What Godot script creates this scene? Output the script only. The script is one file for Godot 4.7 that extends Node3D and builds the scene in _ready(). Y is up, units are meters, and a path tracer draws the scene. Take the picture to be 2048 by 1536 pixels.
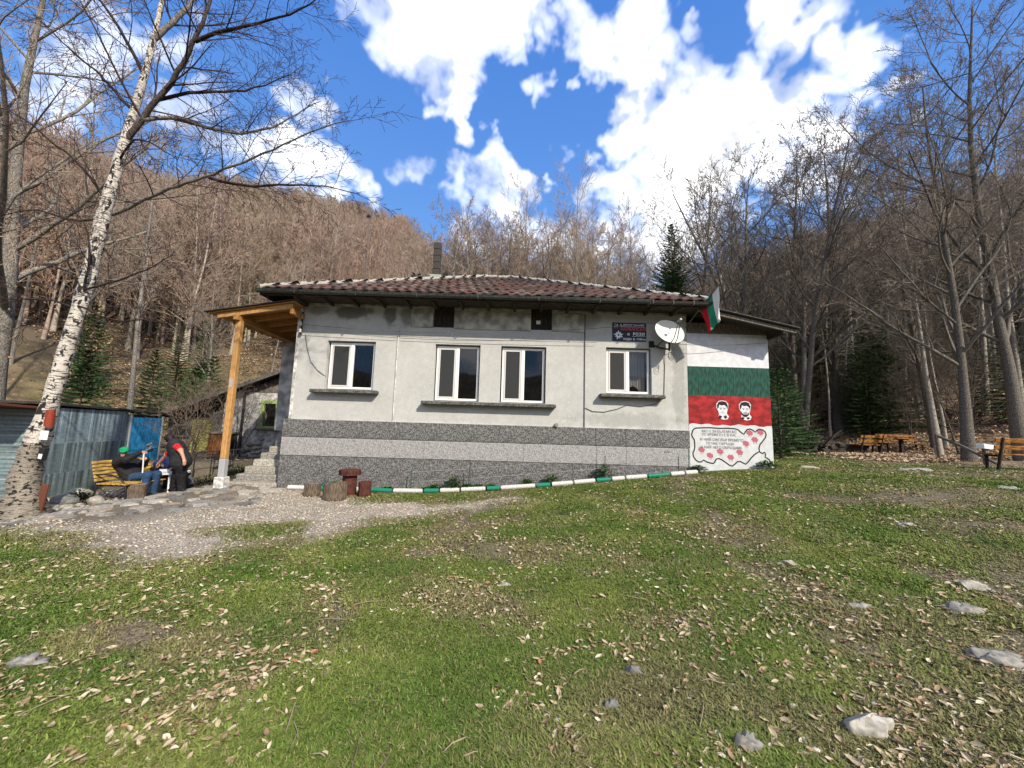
extends Node3D
# A mountain lodge in a clearing, early spring: bare beech woods, a birch, people at a table.

const CAM_H := 1.6
var rng := RandomNumberGenerator.new()
var used := {}
var M := {}
var nz := FastNoiseLite.new()
var nz2 := FastNoiseLite.new()

func _ready() -> void:
	rng.seed = 7
	nz.seed = 11; nz.frequency = 1.0; nz.fractal_octaves = 4
	nz2.seed = 23; nz2.frequency = 1.0; nz2.fractal_octaves = 3
	setup_view()
	make_materials()
	build_ground()
	build_lodge()
	build_outbuildings()
	build_paving()
	build_trees()
	build_furniture()
	build_people()
	build_small_things()
	build_lawn()

func setup_view() -> void:
	var cam := Camera3D.new()
	cam.name = "camera"
	cam.fov = 89.85
	cam.near = 0.05
	cam.far = 2000.0
	add_child(cam)
	cam.position = Vector3(0, CAM_H, 0)
	cam.rotation_degrees = Vector3(6.8, 0, 1.7)
	cam.current = true
	var env := Environment.new()
	env.background_mode = Environment.BG_SKY
	env.tonemap_mode = Environment.TONE_MAPPER_LINEAR
	env.tonemap_exposure = 1.98
	env.sdfgi_enabled = true
	env.ssao_enabled = true
	env.ssil_enabled = true
	var sky := Sky.new()
	var pano := PanoramaSkyMaterial.new()
	pano.panorama = ImageTexture.create_from_image(sky_image())
	sky.sky_material = pano
	env.sky = sky
	env.background_energy_multiplier = 1.0
	var we := WorldEnvironment.new()
	we.name = "world_environment"
	we.environment = env
	add_child(we)
	var sun := DirectionalLight3D.new()
	sun.name = "sun"
	sun.light_energy = 1.02
	sun.light_color = Color(1.0, 0.95, 0.87)
	sun.light_angular_distance = 1.2
	sun.shadow_enabled = true
	add_child(sun)
	sun.look_at_from_position(Vector3.ZERO, Vector3(-0.74, -0.95, -1.0), Vector3.UP)

# ---------------------------------------------------------------- sky: air and clouds
# clouds in view, as azimuth (right of north), elevation, radius (degrees), strength
const CLOUDS := [[-15.4,49.9,4.4,1.1],[-24.4,48.6,3.1,0.8],[-7.1,49.1,4.1,1.15],[-0.5,50.8,2.8,0.9],[-11.4,46.2,2.5,1],[-9.4,42.7,1.8,1],[-8.4,40.0,1.6,0.9],[-0.1,44.4,1.4,0.6],[3.6,43.0,1.2,0.5],[10.4,49.3,2.6,0.8],[11.2,46.9,2.5,0.8],[16.7,46.4,2.9,1.05],[19.8,48.8,2.3,0.8],[22.6,42.3,3.8,1.25],[27.9,39.1,4.0,1.25],[18.2,40.6,3.2,1.1],[21.7,37.0,3.3,1.1],[34.4,36.8,3.3,1.15],[39.3,42.8,2.2,1.1],[37.0,45.2,2.0,0.9],[38.0,40.3,1.9,0.8],[43.8,39.1,1.8,1.05],[46.0,39.1,1.1,0.8],[39.8,37.1,2.2,0.9],[12.9,33.7,2.7,0.95],[19.5,31.9,3.6,0.95],[27.0,33.9,4.0,1.15],[22.2,28.5,4.2,0.9],[43.3,33.2,2.1,1.0],[47.1,33.1,1.8,0.95],[49.1,33.5,1.1,0.7],[33.1,32.5,3.8,1.05],[38.5,32.9,2.8,0.9],[26.8,27.2,4.0,0.8],[42.1,29.6,2.2,0.7],[1.9,34.2,2.1,1.05],[-1.3,35.3,1.9,0.75],[-2.8,32.9,2.6,0.6],[-8.3,32.2,2.3,0.55],[-16.0,33.0,1.9,0.5],[-19.0,33.4,1.4,0.4],[-28.9,30.9,2.8,1.0],[-33.1,30.5,2.5,0.95],[-23.7,31.0,1.7,0.9],[-32.7,37.0,1.6,0.6],[-32.4,38.8,1.2,0.5],[-37.0,30.7,2.5,0.7],[-41.0,33.6,1.8,0.5],[-46.4,38.8,2.1,0.5],[-51.0,35.3,2.3,0.7],[-53.2,31.5,2.1,0.7],[-54.4,27.5,2.1,0.7],[2.1,28.0,4.0,0.8],[9.2,25.9,4.0,0.8],[16.6,25.5,3.9,0.8],[-6.5,27.7,3.0,0.6]]
func sky_image() -> Image:
	var w := 2400
	var h := 1200
	var im := Image.create(w, h, false, Image.FORMAT_RGBF)
	var a := FastNoiseLite.new()
	a.seed = 5; a.frequency = 1.0; a.noise_type = FastNoiseLite.TYPE_SIMPLEX_SMOOTH
	a.fractal_type = FastNoiseLite.FRACTAL_FBM; a.fractal_octaves = 6; a.fractal_gain = 0.58
	var b := FastNoiseLite.new()
	b.seed = 9; b.frequency = 1.0; b.noise_type = FastNoiseLite.TYPE_SIMPLEX_SMOOTH
	b.fractal_type = FastNoiseLite.FRACTAL_FBM; b.fractal_octaves = 4
	var bd: Array[Vector3] = []
	var br := PackedFloat32Array()
	var bs := PackedFloat32Array()
	for c in CLOUDS:
		var az := deg_to_rad(c[0]); var el := deg_to_rad(c[1])
		bd.append(Vector3(sin(az) * cos(el), sin(el), -cos(az) * cos(el)))
		br.append(pow(deg_to_rad(c[2]) * 1.62, 2.0)); bs.append(c[3])
	var nb := bd.size()
	var frame_mid := Vector3(0.0, 0.42, -1.0).normalized()
	im.fill(Color(0.16, 0.15, 0.12))
	for j in range(0, h / 2 + 2):
		var el := PI * 0.5 - (j + 0.5) / h * PI
		var ce := cos(el); var se := sin(el)
		var t := pow(1.0 - clampf(se, 0.0, 1.0), 1.7)
		var base := Color(0.030, 0.108, 0.355).lerp(Color(0.18, 0.36, 0.62), t)
		for i in w:
			var az := (float(i) + 0.5) / w * TAU
			var d := Vector3(sin(az) * ce, se, -cos(az) * ce)
			var inside := d.dot(frame_mid)
			var n2 := b.get_noise_3dv(d * 2.2 + Vector3(7, 3, 1))
			var cov := 0.0
			if inside > 0.35:
				var wd := d + Vector3(n2, b.get_noise_3dv(d * 5.0), -n2) * 0.08 + Vector3(b.get_noise_3dv(d * 11.0), b.get_noise_3dv(d * 11.0 + Vector3(5, 5, 5)), 0.0) * 0.075
				for k in nb:
					var dd := wd.distance_squared_to(bd[k])
					if dd < br[k]:
						var q := 1.0 - dd / br[k]
						cov = maxf(cov, bs[k] * q)
			if inside < 0.55:
				cov = maxf(cov, clampf(n2 * 2.2 + 0.45, 0.0, 1.1) * (1.0 - smoothstep(0.35, 0.55, inside)))
			var c := base
			if cov > 0.01:
				var n1 := a.get_noise_3dv(d * 6.5) + 0.55 * a.get_noise_3dv(Vector3(d.x * 17.0 + d.y * 8.0, d.y * 22.0, d.z * 15.0))
				var edge := cov * 1.42 - 0.50 + n1 * 0.85
				var dens := smoothstep(-0.18, 1.0, edge)
				dens = maxf(dens, 0.42 * smoothstep(-0.50, 0.35, edge))
				var shade := 1.0 - 0.5 * clampf(b.get_noise_3dv(d * 6.0 + Vector3(2, 9, 4)) * 1.5 + 0.12, 0.0, 1.0)
				c = base.lerp(Color(1.0, 1.01, 1.04) * shade, dens)
			im.set_pixel(i, j, c)
	return im

# ---------------------------------------------------------------- mesh buffer
class MB:
	var v := PackedVector3Array()
	var n := PackedVector3Array()
	var uv := PackedVector2Array()
	var c := PackedColorArray()
	var i := PackedInt32Array()
	var col := Color.WHITE
	func quad(a: Vector3, b: Vector3, cc: Vector3, d: Vector3, ua := Vector2(0, 1), ub := Vector2(1, 1), uc := Vector2(1, 0), ud := Vector2(0, 0)) -> void:
		var nn := (b - a).cross(cc - a).normalized()
		if nn == Vector3.ZERO:
			nn = (cc - a).cross(d - a).normalized()
		var s := v.size()
		v.append_array([a, b, cc, d]); n.append_array([nn, nn, nn, nn]); uv.append_array([ua, ub, uc, ud]); c.append_array([col, col, col, col])
		i.append_array([s, s + 2, s + 1, s, s + 3, s + 2])
	func tri(a: Vector3, b: Vector3, cc: Vector3) -> void:
		var nn := (b - a).cross(cc - a).normalized()
		var s := v.size()
		v.append_array([a, b, cc]); n.append_array([nn, nn, nn]); uv.append_array([Vector2.ZERO, Vector2.RIGHT, Vector2.ONE]); c.append_array([col, col, col])
		i.append_array([s, s + 2, s + 1])
	# box centred at o, size s, turned by b, edges chamfered by e
	func box(o: Vector3, s: Vector3, b := Basis(), e := 0.0) -> void:
		var h := s * 0.5
		e = minf(e, minf(h.x, minf(h.y, h.z)) * 0.45)
		for ax in 3:
			for sg in [-1.0, 1.0]:
				var u := (ax + 1) % 3; var w := (ax + 2) % 3
				var p := Vector3.ZERO
				p[ax] = h[ax] * sg
				var du := Vector3.ZERO; du[u] = h[u] - e
				var dw := Vector3.ZERO; dw[w] = h[w] - e
				var q := [p - du - dw, p + du - dw, p + du + dw, p - du + dw]
				var su := s[u]; var sw := s[w]
				if sg < 0.0: q = [q[3], q[2], q[1], q[0]]
				quad(o + b * q[0], o + b * q[1], o + b * q[2], o + b * q[3], Vector2(0, 0), Vector2(su, 0), Vector2(su, sw), Vector2(0, sw))
		if e <= 0.0: return
		for ax in 3:
			var u := (ax + 1) % 3; var w := (ax + 2) % 3
			for su in [-1.0, 1.0]:
				for sw in [-1.0, 1.0]:
					var l := Vector3.ZERO; l[ax] = h[ax] - e
					var p := Vector3.ZERO; p[u] = su * h[u]; p[w] = sw * (h[w] - e)
					var r := Vector3.ZERO; r[u] = su * (h[u] - e); r[w] = sw * h[w]
					var q := [p - l, p + l, r + l, r - l]
					if su * sw < 0.0: q = [q[3], q[2], q[1], q[0]]
					q = [q[3], q[2], q[1], q[0]]
					quad(o + b * q[0], o + b * q[1], o + b * q[2], o + b * q[3])
		for sx in [-1.0, 1.0]:
			for sy in [-1.0, 1.0]:
				for sz in [-1.0, 1.0]:
					var p := Vector3(sx * h.x, sy * (h.y - e), sz * (h.z - e))
					var q := Vector3(sx * (h.x - e), sy * h.y, sz * (h.z - e))
					var r := Vector3(sx * (h.x - e), sy * (h.y - e), sz * h.z)
					if sx * sy * sz > 0.0: tri(o + b * p, o + b * q, o + b * r)
					else: tri(o + b * p, o + b * r, o + b * q)
	func span(a: Vector3, bb: Vector3, e := 0.0) -> void:
		box((a + bb) * 0.5, (bb - a).abs(), Basis(), e)
	# a bar of width w and height h from a to b
	func bar(a: Vector3, bb: Vector3, w: float, h: float, e := 0.0, up := Vector3.UP) -> void:
		var z := (bb - a).normalized()
		var x := up.cross(z)
		if x.length() < 0.01: x = Vector3.RIGHT
		x = x.normalized()
		var y := z.cross(x)
		box((a + bb) * 0.5, Vector3(w, h, a.distance_to(bb)), Basis(x, y, z), e)
	func tube(p: PackedVector3Array, r: PackedFloat32Array, sides: int, cap := false, vs := 1.0) -> void:
		var m := p.size()
		if m < 2: return
		var t0 := (p[1] - p[0]).normalized()
		var x := t0.cross(Vector3(0.31, 0.17, 0.93))
		if x.length() < 0.05: x = t0.cross(Vector3.RIGHT)
		x = x.normalized()
		var s := v.size()
		var dist := 0.0
		for k in m:
			var t := (p[mini(k + 1, m - 1)] - p[maxi(k - 1, 0)]).normalized()
			x = (x - t * x.dot(t)).normalized()
			var y := t.cross(x)
			if k > 0: dist += p[k].distance_to(p[k - 1])
			for q in sides + 1:
				var an := TAU * q / sides
				var o := x * cos(an) + y * sin(an)
				v.append(p[k] + o * r[k]); n.append(o); uv.append(Vector2(float(q) / sides, dist * vs)); c.append(col)
		for k in m - 1:
			for q in sides:
				var a := s + k * (sides + 1) + q
				var b2 := a + sides + 1
				i.append_array([a, b2, a + 1, a + 1, b2, b2 + 1])
		if cap:
			for e in [0, m - 1]:
				var cs := v.size()
				var nn := (p[0] - p[1]).normalized() if e == 0 else (p[m - 1] - p[m - 2]).normalized()
				v.append(p[e]); n.append(nn); uv.append(Vector2(0.5, 0.5)); c.append(col)
				for q in sides + 1:
					v.append(v[s + e * (sides + 1) + q]); n.append(nn); uv.append(Vector2(0.5 + 0.5 * cos(TAU * q / sides), 0.5 + 0.5 * sin(TAU * q / sides))); c.append(col)
				for q in sides:
					if e == 0: i.append_array([cs, cs + 1 + q, cs + 2 + q])
					else: i.append_array([cs, cs + 2 + q, cs + 1 + q])
	func rod(a: Vector3, b2: Vector3, r: float, sides := 8, cap := true) -> void:
		tube(PackedVector3Array([a, b2]), PackedFloat32Array([r, r]), sides, cap)
	# flat polygon pushed out by depth d along the z axis of t
	func plate(poly: PackedVector2Array, t: Transform3D, d: float) -> void:
		var ix := Geometry2D.triangulate_polygon(poly)
		var area := 0.0
		for k in poly.size():
			var p := poly[k]; var q := poly[(k + 1) % poly.size()]
			area += p.x * q.y - q.x * p.y
		for k in range(0, ix.size(), 3):
			var a := poly[ix[k]]; var b2 := poly[ix[k + 1]]; var c2 := poly[ix[k + 2]]
			if (b2 - a).cross(c2 - a) < 0.0:
				var tmp := b2; b2 = c2; c2 = tmp
			tri(t * Vector3(a.x, a.y, d), t * Vector3(b2.x, b2.y, d), t * Vector3(c2.x, c2.y, d))
			tri(t * Vector3(a.x, a.y, 0), t * Vector3(c2.x, c2.y, 0), t * Vector3(b2.x, b2.y, 0))
		for k in poly.size():
			var p := poly[k]; var q := poly[(k + 1) % poly.size()]
			if area < 0.0:
				var tmp := p; p = q; q = tmp
			quad(t * Vector3(p.x, p.y, 0), t * Vector3(q.x, q.y, 0), t * Vector3(q.x, q.y, d), t * Vector3(p.x, p.y, d))
	func add(o: MB, t: Transform3D) -> void:
		var s := v.size()
		for k in o.v.size():
			v.append(t * o.v[k]); n.append((t.basis * o.n[k]).normalized())
		uv.append_array(o.uv); c.append_array(o.c)
		for k in o.i: i.append(k + s)
	func mesh() -> ArrayMesh:
		var arr := []
		arr.resize(Mesh.ARRAY_MAX)
		arr[Mesh.ARRAY_VERTEX] = v; arr[Mesh.ARRAY_NORMAL] = n; arr[Mesh.ARRAY_TEX_UV] = uv; arr[Mesh.ARRAY_COLOR] = c; arr[Mesh.ARRAY_INDEX] = i
		var m := ArrayMesh.new()
		m.add_surface_from_arrays(Mesh.PRIMITIVE_TRIANGLES, arr)
		return m

# ---------------------------------------------------------------- naming and placing
func numbered(s: String) -> String:
	if not used.has(s):
		used[s] = 0
		return s
	used[s] += 1
	return "%s_%03d" % [s, used[s]]

func tag(o: Node, label: String, category: String, group := "") -> Node:
	o.set_meta("label", label)
	o.set_meta("category", category)
	if group: o.set_meta("group", group)
	return o

func thing(called: String, label: String, category: String, at := Vector3.ZERO, turn := 0.0, group := "") -> Node3D:
	var o := Node3D.new()
	o.name = numbered(called)
	add_child(o)
	o.position = at
	o.rotation.y = turn
	tag(o, label, category, group)
	return o

func part(called: String, mesh: Variant, mat: Material, parent: Node, at := Transform3D()) -> MeshInstance3D:
	var o := MeshInstance3D.new()
	o.name = numbered(called) if parent == self else called
	o.mesh = mesh.mesh() if mesh is MB else mesh
	o.material_override = mat
	o.transform = at
	parent.add_child(o, true)
	return o

func structure(called: String, mesh: Variant, mat: Material) -> MeshInstance3D:
	var o := part(called, mesh, mat, self)
	o.set_meta("kind", "structure")
	return o

func single(called: String, mesh: Variant, mat: Material, label: String, category: String, at := Transform3D(), group := "") -> MeshInstance3D:
	var o := part(called, mesh, mat, self, at)
	tag(o, label, category, group)
	return o

func lin(r: float, g: float, b: float) -> Color:
	return Color(r, g, b).linear_to_srgb()

# ---------------------------------------------------------------- materials
func noise_tex(seed_: int, freq: float, oct: int, dark: float, light: float, type := FastNoiseLite.TYPE_SIMPLEX_SMOOTH, bumpy := false, power := 1.0) -> ImageTexture:
	var f := FastNoiseLite.new()
	f.seed = seed_; f.frequency = freq; f.noise_type = type; f.fractal_octaves = oct
	if oct <= 1: f.fractal_type = FastNoiseLite.FRACTAL_NONE
	var im := f.get_seamless_image(512, 512)
	im.convert(Image.FORMAT_RGB8)
	if bumpy:
		im.bump_map_to_normal_map(4.0)
		return ImageTexture.create_from_image(im)
	var out := Image.create(512, 512, false, Image.FORMAT_RGB8)
	var d := im.get_data()
	var od := PackedByteArray()
	od.resize(512 * 512 * 3)
	var lut := PackedByteArray()
	lut.resize(256)
	for k in 256:
		lut[k] = clampi(int(255.0 * lerpf(dark, light, pow(clampf((k / 255.0 - 0.25) * 2.0, 0.0, 1.0), power))), 0, 255)
	for k in d.size(): od[k] = lut[d[k]]
	out.set_data(512, 512, false, Image.FORMAT_RGB8, od)
	return ImageTexture.create_from_image(out)

# a mosaic of small stone chips, each of one grey
func chip_tex(seed_: int, dark: float, light: float) -> ImageTexture:
	var f := FastNoiseLite.new()
	f.seed = seed_; f.noise_type = FastNoiseLite.TYPE_CELLULAR; f.frequency = 0.11
	f.cellular_return_type = FastNoiseLite.RETURN_CELL_VALUE; f.fractal_type = FastNoiseLite.FRACTAL_NONE
	f.cellular_jitter = 1.0
	var im := Image.create(512, 512, false, Image.FORMAT_RGB8)
	for y in 512:
		for x in 512:
			var b := lerpf(dark, light, clampf(f.get_noise_2d(x, y) * 0.5 + 0.5, 0.0, 1.0))
			im.set_pixel(x, y, Color(b, b, b))
	return ImageTexture.create_from_image(im)

func mat(name_: String, c: Color, rough := 0.9, tex: Texture2D = null, scale := Vector3.ONE, bump: Texture2D = null, depth := 0.5, world := true) -> StandardMaterial3D:
	var m := StandardMaterial3D.new()
	m.resource_name = name_
	m.albedo_color = c
	m.roughness = rough
	m.metallic_specular = 0.35
	if tex:
		m.albedo_texture = tex
	if bump:
		m.normal_enabled = true; m.normal_texture = bump; m.normal_scale = depth
	if tex or bump:
		m.uv1_triplanar = true; m.uv1_world_triplanar = world; m.uv1_scale = scale
	M[name_] = m
	return m

func make_materials() -> void:
	var mott := noise_tex(3, 0.012, 5, 0.70, 1.0)
	var fine := noise_tex(4, 0.06, 4, 0.62, 1.0)
	var speck := chip_tex(5, 0.42, 1.0)
	var speck2 := chip_tex(8, 0.68, 1.0)
	var soil := noise_tex(6, 0.05, 5, 0.6, 1.0)
	var grain := noise_tex(7, 0.02, 4, 0.55, 1.0)
	var grain2 := noise_tex(16, 0.03, 4, 0.8, 1.0)
	var nb := noise_tex(14, 0.05, 5, 0, 1, FastNoiseLite.TYPE_SIMPLEX_SMOOTH, true)
	var nbf := noise_tex(15, 0.14, 3, 0, 1, FastNoiseLite.TYPE_SIMPLEX_SMOOTH, true)
	M.mott_tex = mott; M.fine_tex = fine; M.nb = nb
	var g := mat("ground", Color.WHITE, 0.97, soil, Vector3.ONE * 0.9, nb, 0.4)
	g.vertex_color_use_as_albedo = true
	mat("plaster_side", lin(0.55, 0.555, 0.555), 0.95, mott, Vector3.ONE * 0.35, nbf, 0.25)
	mat("plaster_panel", lin(0.47, 0.46, 0.40), 0.95, mott, Vector3.ONE * 0.4, nbf, 0.25)
	mat("trim_white", lin(0.70, 0.70, 0.68), 0.6, mott, Vector3.ONE * 0.9)
	mat("pvc", lin(0.76, 0.76, 0.75), 0.35)
	mat("frame_grey", lin(0.52, 0.52, 0.51), 0.5)
	mat("terrazzo_dark", lin(0.25, 0.25, 0.25), 0.85, speck, Vector3.ONE * 1.05, nbf, 0.35)
	mat("terrazzo_light", lin(0.40, 0.40, 0.40), 0.85, speck2, Vector3.ONE * 1.05, nbf, 0.3)
	mat("sill", lin(0.20, 0.20, 0.19), 0.9, speck, Vector3.ONE * 0.9, nbf, 0.4)
	mat("mortar", lin(0.50, 0.49, 0.455), 0.95, fine, Vector3.ONE * 0.9, nb, 0.8)
	for k in 5:
		var cc: Array = [[0.14, 0.088, 0.07], [0.11, 0.078, 0.066], [0.165, 0.085, 0.066], [0.095, 0.075, 0.066], [0.21, 0.165, 0.14]][k]
		mat("tile%d" % k, lin(cc[0], cc[1], cc[2]), 0.9, fine, Vector3.ONE * 1.4, nb, 0.5)
	mat("roof_dark", lin(0.075, 0.065, 0.06), 0.85, fine, Vector3.ONE * 0.8, nb, 0.5)
	mat("gutter", lin(0.075, 0.083, 0.078), 0.45, fine, Vector3.ONE * 0.5)
	mat("soffit", lin(0.085, 0.065, 0.05), 0.9, grain, Vector3(0.4, 3, 3))
	mat("dark_board", lin(0.06, 0.05, 0.042), 0.9, grain, Vector3(4, 0.4, 4), nb, 0.5)
	mat("pine", lin(0.56, 0.31, 0.115), 0.6, grain2, Vector3(4, 0.4, 4), null, 0.5, false)
	mat("pine_dark", lin(0.47, 0.235, 0.075), 0.65, grain2, Vector3(0.4, 3, 3), null, 0.5, false)
	mat("concrete", lin(0.36, 0.355, 0.33), 0.95, mott, Vector3.ONE * 0.6, nb, 0.7)
	mat("chimney_block", lin(0.085, 0.08, 0.07), 0.95, fine, Vector3.ONE * 1.2, nb, 0.8)
	var faint := noise_tex(17, 0.02, 4, 0.94, 1.0)
	mat("white_paint", lin(0.62, 0.63, 0.67), 0.8, faint, Vector3.ONE * 0.5)
	mat("green_paint", lin(0.007, 0.088, 0.062), 0.65, grain, Vector3(2.2, 0.35, 2.2), nbf, 0.15)
	mat("red_paint", lin(0.36, 0.016, 0.018), 0.65, mott, Vector3(0.5, 0.8, 0.5))
	mat("mural_white", lin(0.53, 0.55, 0.565), 0.85, faint, Vector3.ONE * 0.4)
	mat("black_paint", lin(0.012, 0.012, 0.014), 0.7)
	mat("letter_grey", lin(0.08, 0.08, 0.095), 0.8)
	mat("pink_paint", lin(0.58, 0.17, 0.22), 0.8, fine, Vector3.ONE * 3.0)
	mat("sign_blue", lin(0.012, 0.017, 0.055), 0.45)
	mat("sign_white", lin(0.75, 0.76, 0.80), 0.6)
	mat("sign_red", lin(0.55, 0.09, 0.10), 0.6)
	mat("sign_yellow", lin(0.6, 0.62, 0.25), 0.6)
	mat("dish", lin(0.66, 0.67, 0.65), 0.5)
	mat("black_metal", lin(0.02, 0.02, 0.022), 0.5)
	mat("galvanised", lin(0.33, 0.34, 0.36), 0.5)
	mat("cable", lin(0.11, 0.11, 0.11), 0.7)
	mat("porcelain", lin(0.55, 0.5, 0.47), 0.3)
	mat("room", lin(0.22, 0.2, 0.17), 0.95)
	mat("curtain", lin(0.20, 0.20, 0.20), 0.95)
	mat("insect_screen", lin(0.030, 0.032, 0.035), 0.8)
	var gl := mat("glass", Color(0.10, 0.12, 0.13, 0.10), 0.03)
	gl.transparency = BaseMaterial3D.TRANSPARENCY_ALPHA
	gl.metallic_specular = 0.6
	mat("flag_white", lin(0.78, 0.78, 0.80), 0.85)
	mat("flag_green", lin(0.02, 0.25, 0.15), 0.85)
	mat("flag_red", lin(0.50, 0.02, 0.03), 0.85)
	# sheet metal with run-down streaks
	var streak := Image.create(512, 512, false, Image.FORMAT_RGB8)
	var rs := RandomNumberGenerator.new(); rs.seed = 3
	var colv := PackedFloat32Array(); colv.resize(512)
	var endv := PackedFloat32Array(); endv.resize(512)
	for x in 512:
		colv[x] = clampf(nz.get_noise_2d(x * 0.028, 3.0) * 1.2 + nz.get_noise_2d(x * 0.16, 9.0) * 0.7, -1, 1)
		endv[x] = 0.5 + nz.get_noise_2d(x * 0.1, 55.0) * 0.9
	for y in 512:
		for x in 512:
			var t := y / 512.0
			var s := colv[x] * (1.0 if t < endv[x] else 0.35)
			var b := 0.66 + 0.34 * s + 0.10 * nz.get_noise_2d(x * 0.02, y * 0.02) + 0.05 * nz2.get_noise_2d(x * 0.2, y * 0.03)
			b = clampf(b, 0.2, 1.0)
			streak.set_pixel(x, y, Color(b * 0.93, b * 0.99, b))
	var st := ImageTexture.create_from_image(streak)
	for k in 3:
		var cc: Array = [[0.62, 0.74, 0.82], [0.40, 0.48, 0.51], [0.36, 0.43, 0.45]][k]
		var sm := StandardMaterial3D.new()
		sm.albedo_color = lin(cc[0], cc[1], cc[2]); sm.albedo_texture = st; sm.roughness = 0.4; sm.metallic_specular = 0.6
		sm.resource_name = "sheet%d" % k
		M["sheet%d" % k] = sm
	mat("blue_door", lin(0.03, 0.30, 0.66), 0.45, mott, Vector3(1.0, 0.4, 1.0))
	mat("weathered_wood", lin(0.24, 0.21, 0.18), 0.9, grain, Vector3(4, 0.4, 4), nb, 0.5)
	mat("yellow_wood", lin(0.46, 0.42, 0.16), 0.9, grain, Vector3(0.5, 3, 3), nb, 0.5)
	mat("brown_wood", lin(0.26, 0.115, 0.045), 0.8, grain, Vector3(4, 0.4, 4))
	mat("limewash", lin(0.58, 0.57, 0.55), 0.95, mott, Vector3.ONE * 0.5, nb, 0.8)
	mat("lime_green", lin(0.30, 0.40, 0.14), 0.7)
	mat("roof_slate", lin(0.10, 0.095, 0.09), 0.9, fine, Vector3.ONE * 0.7, nb, 0.8)
	for k in 5:
		var cc: Array = [[0.40, 0.375, 0.325], [0.31, 0.30, 0.275], [0.50, 0.475, 0.42], [0.20, 0.20, 0.19], [0.40, 0.32, 0.24]][k]
		mat("stone%d" % k, lin(cc[0], cc[1], cc[2]), 0.92, mott, Vector3.ONE * 2.2, nb, 0.35)
	mat("bench_yellow", lin(0.66, 0.42, 0.11), 0.55, grain, Vector3(3, 3, 0.4), null, 0.5, false)
	mat("bench_orange", lin(0.40, 0.17, 0.035), 0.55, grain, Vector3(0.4, 3, 3), null, 0.5, false)
	mat("dark_leg", lin(0.025, 0.02, 0.018), 0.7)
	mat("stump_grey", lin(0.20, 0.155, 0.115), 0.95, grain, Vector3(5, 0.5, 5), nb, 1.0, false)
	mat("stump_top", lin(0.40, 0.33, 0.24), 0.9, fine, Vector3.ONE * 3.0)
	mat("stump_red", lin(0.125, 0.042, 0.030), 0.75, grain, Vector3(5, 0.5, 5), nb, 0.8, false)
	mat("pipe_white", lin(0.76, 0.76, 0.73), 0.5, fine, Vector3.ONE * 1.3)
	mat("pipe_green", lin(0.02, 0.27, 0.18), 0.5, fine, Vector3.ONE * 1.3)
	mat("stake", lin(0.03, 0.09, 0.075), 0.6)
	mat("red_tin", lin(0.36, 0.06, 0.03), 0.5, fine, Vector3.ONE * 2.0)
	mat("rust", lin(0.20, 0.075, 0.045), 0.9, fine, Vector3.ONE * 3.0, nb, 0.6)
	mat("plastic_white", lin(0.74, 0.76, 0.77), 0.4)
	mat("skin", lin(0.50, 0.27, 0.19), 0.6)
	mat("jacket_black", lin(0.016, 0.015, 0.018), 0.8)
	mat("jeans", lin(0.035, 0.085, 0.19), 0.9, fine, Vector3.ONE * 5.0)
	mat("cap_green", lin(0.01, 0.32, 0.14), 0.8)
	mat("shirt_red", lin(0.52, 0.02, 0.03), 0.85)
	mat("trousers_black", lin(0.012, 0.012, 0.014), 0.85)
	mat("vest_dark", lin(0.022, 0.024, 0.027), 0.85)
	mat("navy", lin(0.02, 0.03, 0.11), 0.85)
	mat("trousers_grey", lin(0.07, 0.075, 0.085), 0.9)
	mat("shoe_grey", lin(0.10, 0.085, 0.075), 0.8, fine, Vector3.ONE * 8.0)
	mat("hair_dark", lin(0.02, 0.012, 0.01), 0.6)
	var bk := mat("bark", Color.WHITE, 0.95, noise_tex(31, 0.03, 5, 0.5, 1.0), Vector3(2.0, 0.8, 2.0), nb, 0.9, false)
	bk.vertex_color_use_as_albedo = true
	var tw := mat("twig", Color.WHITE, 0.9)
	tw.vertex_color_use_as_albedo = true
	var nd := mat("needles", Color.WHITE, 0.8)
	nd.vertex_color_use_as_albedo = true
	var gr := mat("grass", Color.WHITE, 0.8)
	gr.vertex_color_use_as_albedo = true
	var lf := mat("dry_leaf", Color.WHITE, 0.8)
	lf.vertex_color_use_as_albedo = true
	# birch bark: white paper with dark dashes and black diamonds
	var bi := Image.create(512, 2048, false, Image.FORMAT_RGB8)
	for y in 2048:
		for x in 512:
			var u := TAU * x / 512.0
			var cx := cos(u); var cy := sin(u)
			var n1 := nz.get_noise_3d(cx * 0.55, cy * 0.55, y * 0.060)
			var n2 := nz2.get_noise_3d(cx * 0.9 + 20.0, cy * 0.9, y * 0.010)
			var n3 := nz.get_noise_3d(cx * 5.0, cy * 5.0, y * 0.20)
			var n4 := nz2.get_noise_3d(cx * 1.2, cy * 1.2 + 9.0, y * 0.09)
			var b := 0.84 + 0.08 * n2 + 0.07 * n3
			var dash := smoothstep(0.20, 0.34, n1 + 0.20 * n3)
			var thin := smoothstep(0.26, 0.36, n4 + 0.15 * n3) * 0.5
			var blot := smoothstep(0.26, 0.33, n2 + 0.22 * n3)
			b = lerpf(b, 0.13, clampf(dash * 0.75 + thin + blot, 0.0, 1.0))
			bi.set_pixel(x, y, Color(b, b * 0.975, b * 0.94))
	var bm := StandardMaterial3D.new()
	bm.resource_name = "birch_bark"
	bm.albedo_texture = ImageTexture.create_from_image(bi)
	bm.albedo_color = lin(0.80, 0.79, 0.77)
	bm.roughness = 0.85
	bm.uv1_scale = Vector3(1, 0.2, 1)
	M.birch_bark = bm
	var bf := bm.duplicate()
	bf.resource_name = "birch_foot_bark"
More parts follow.
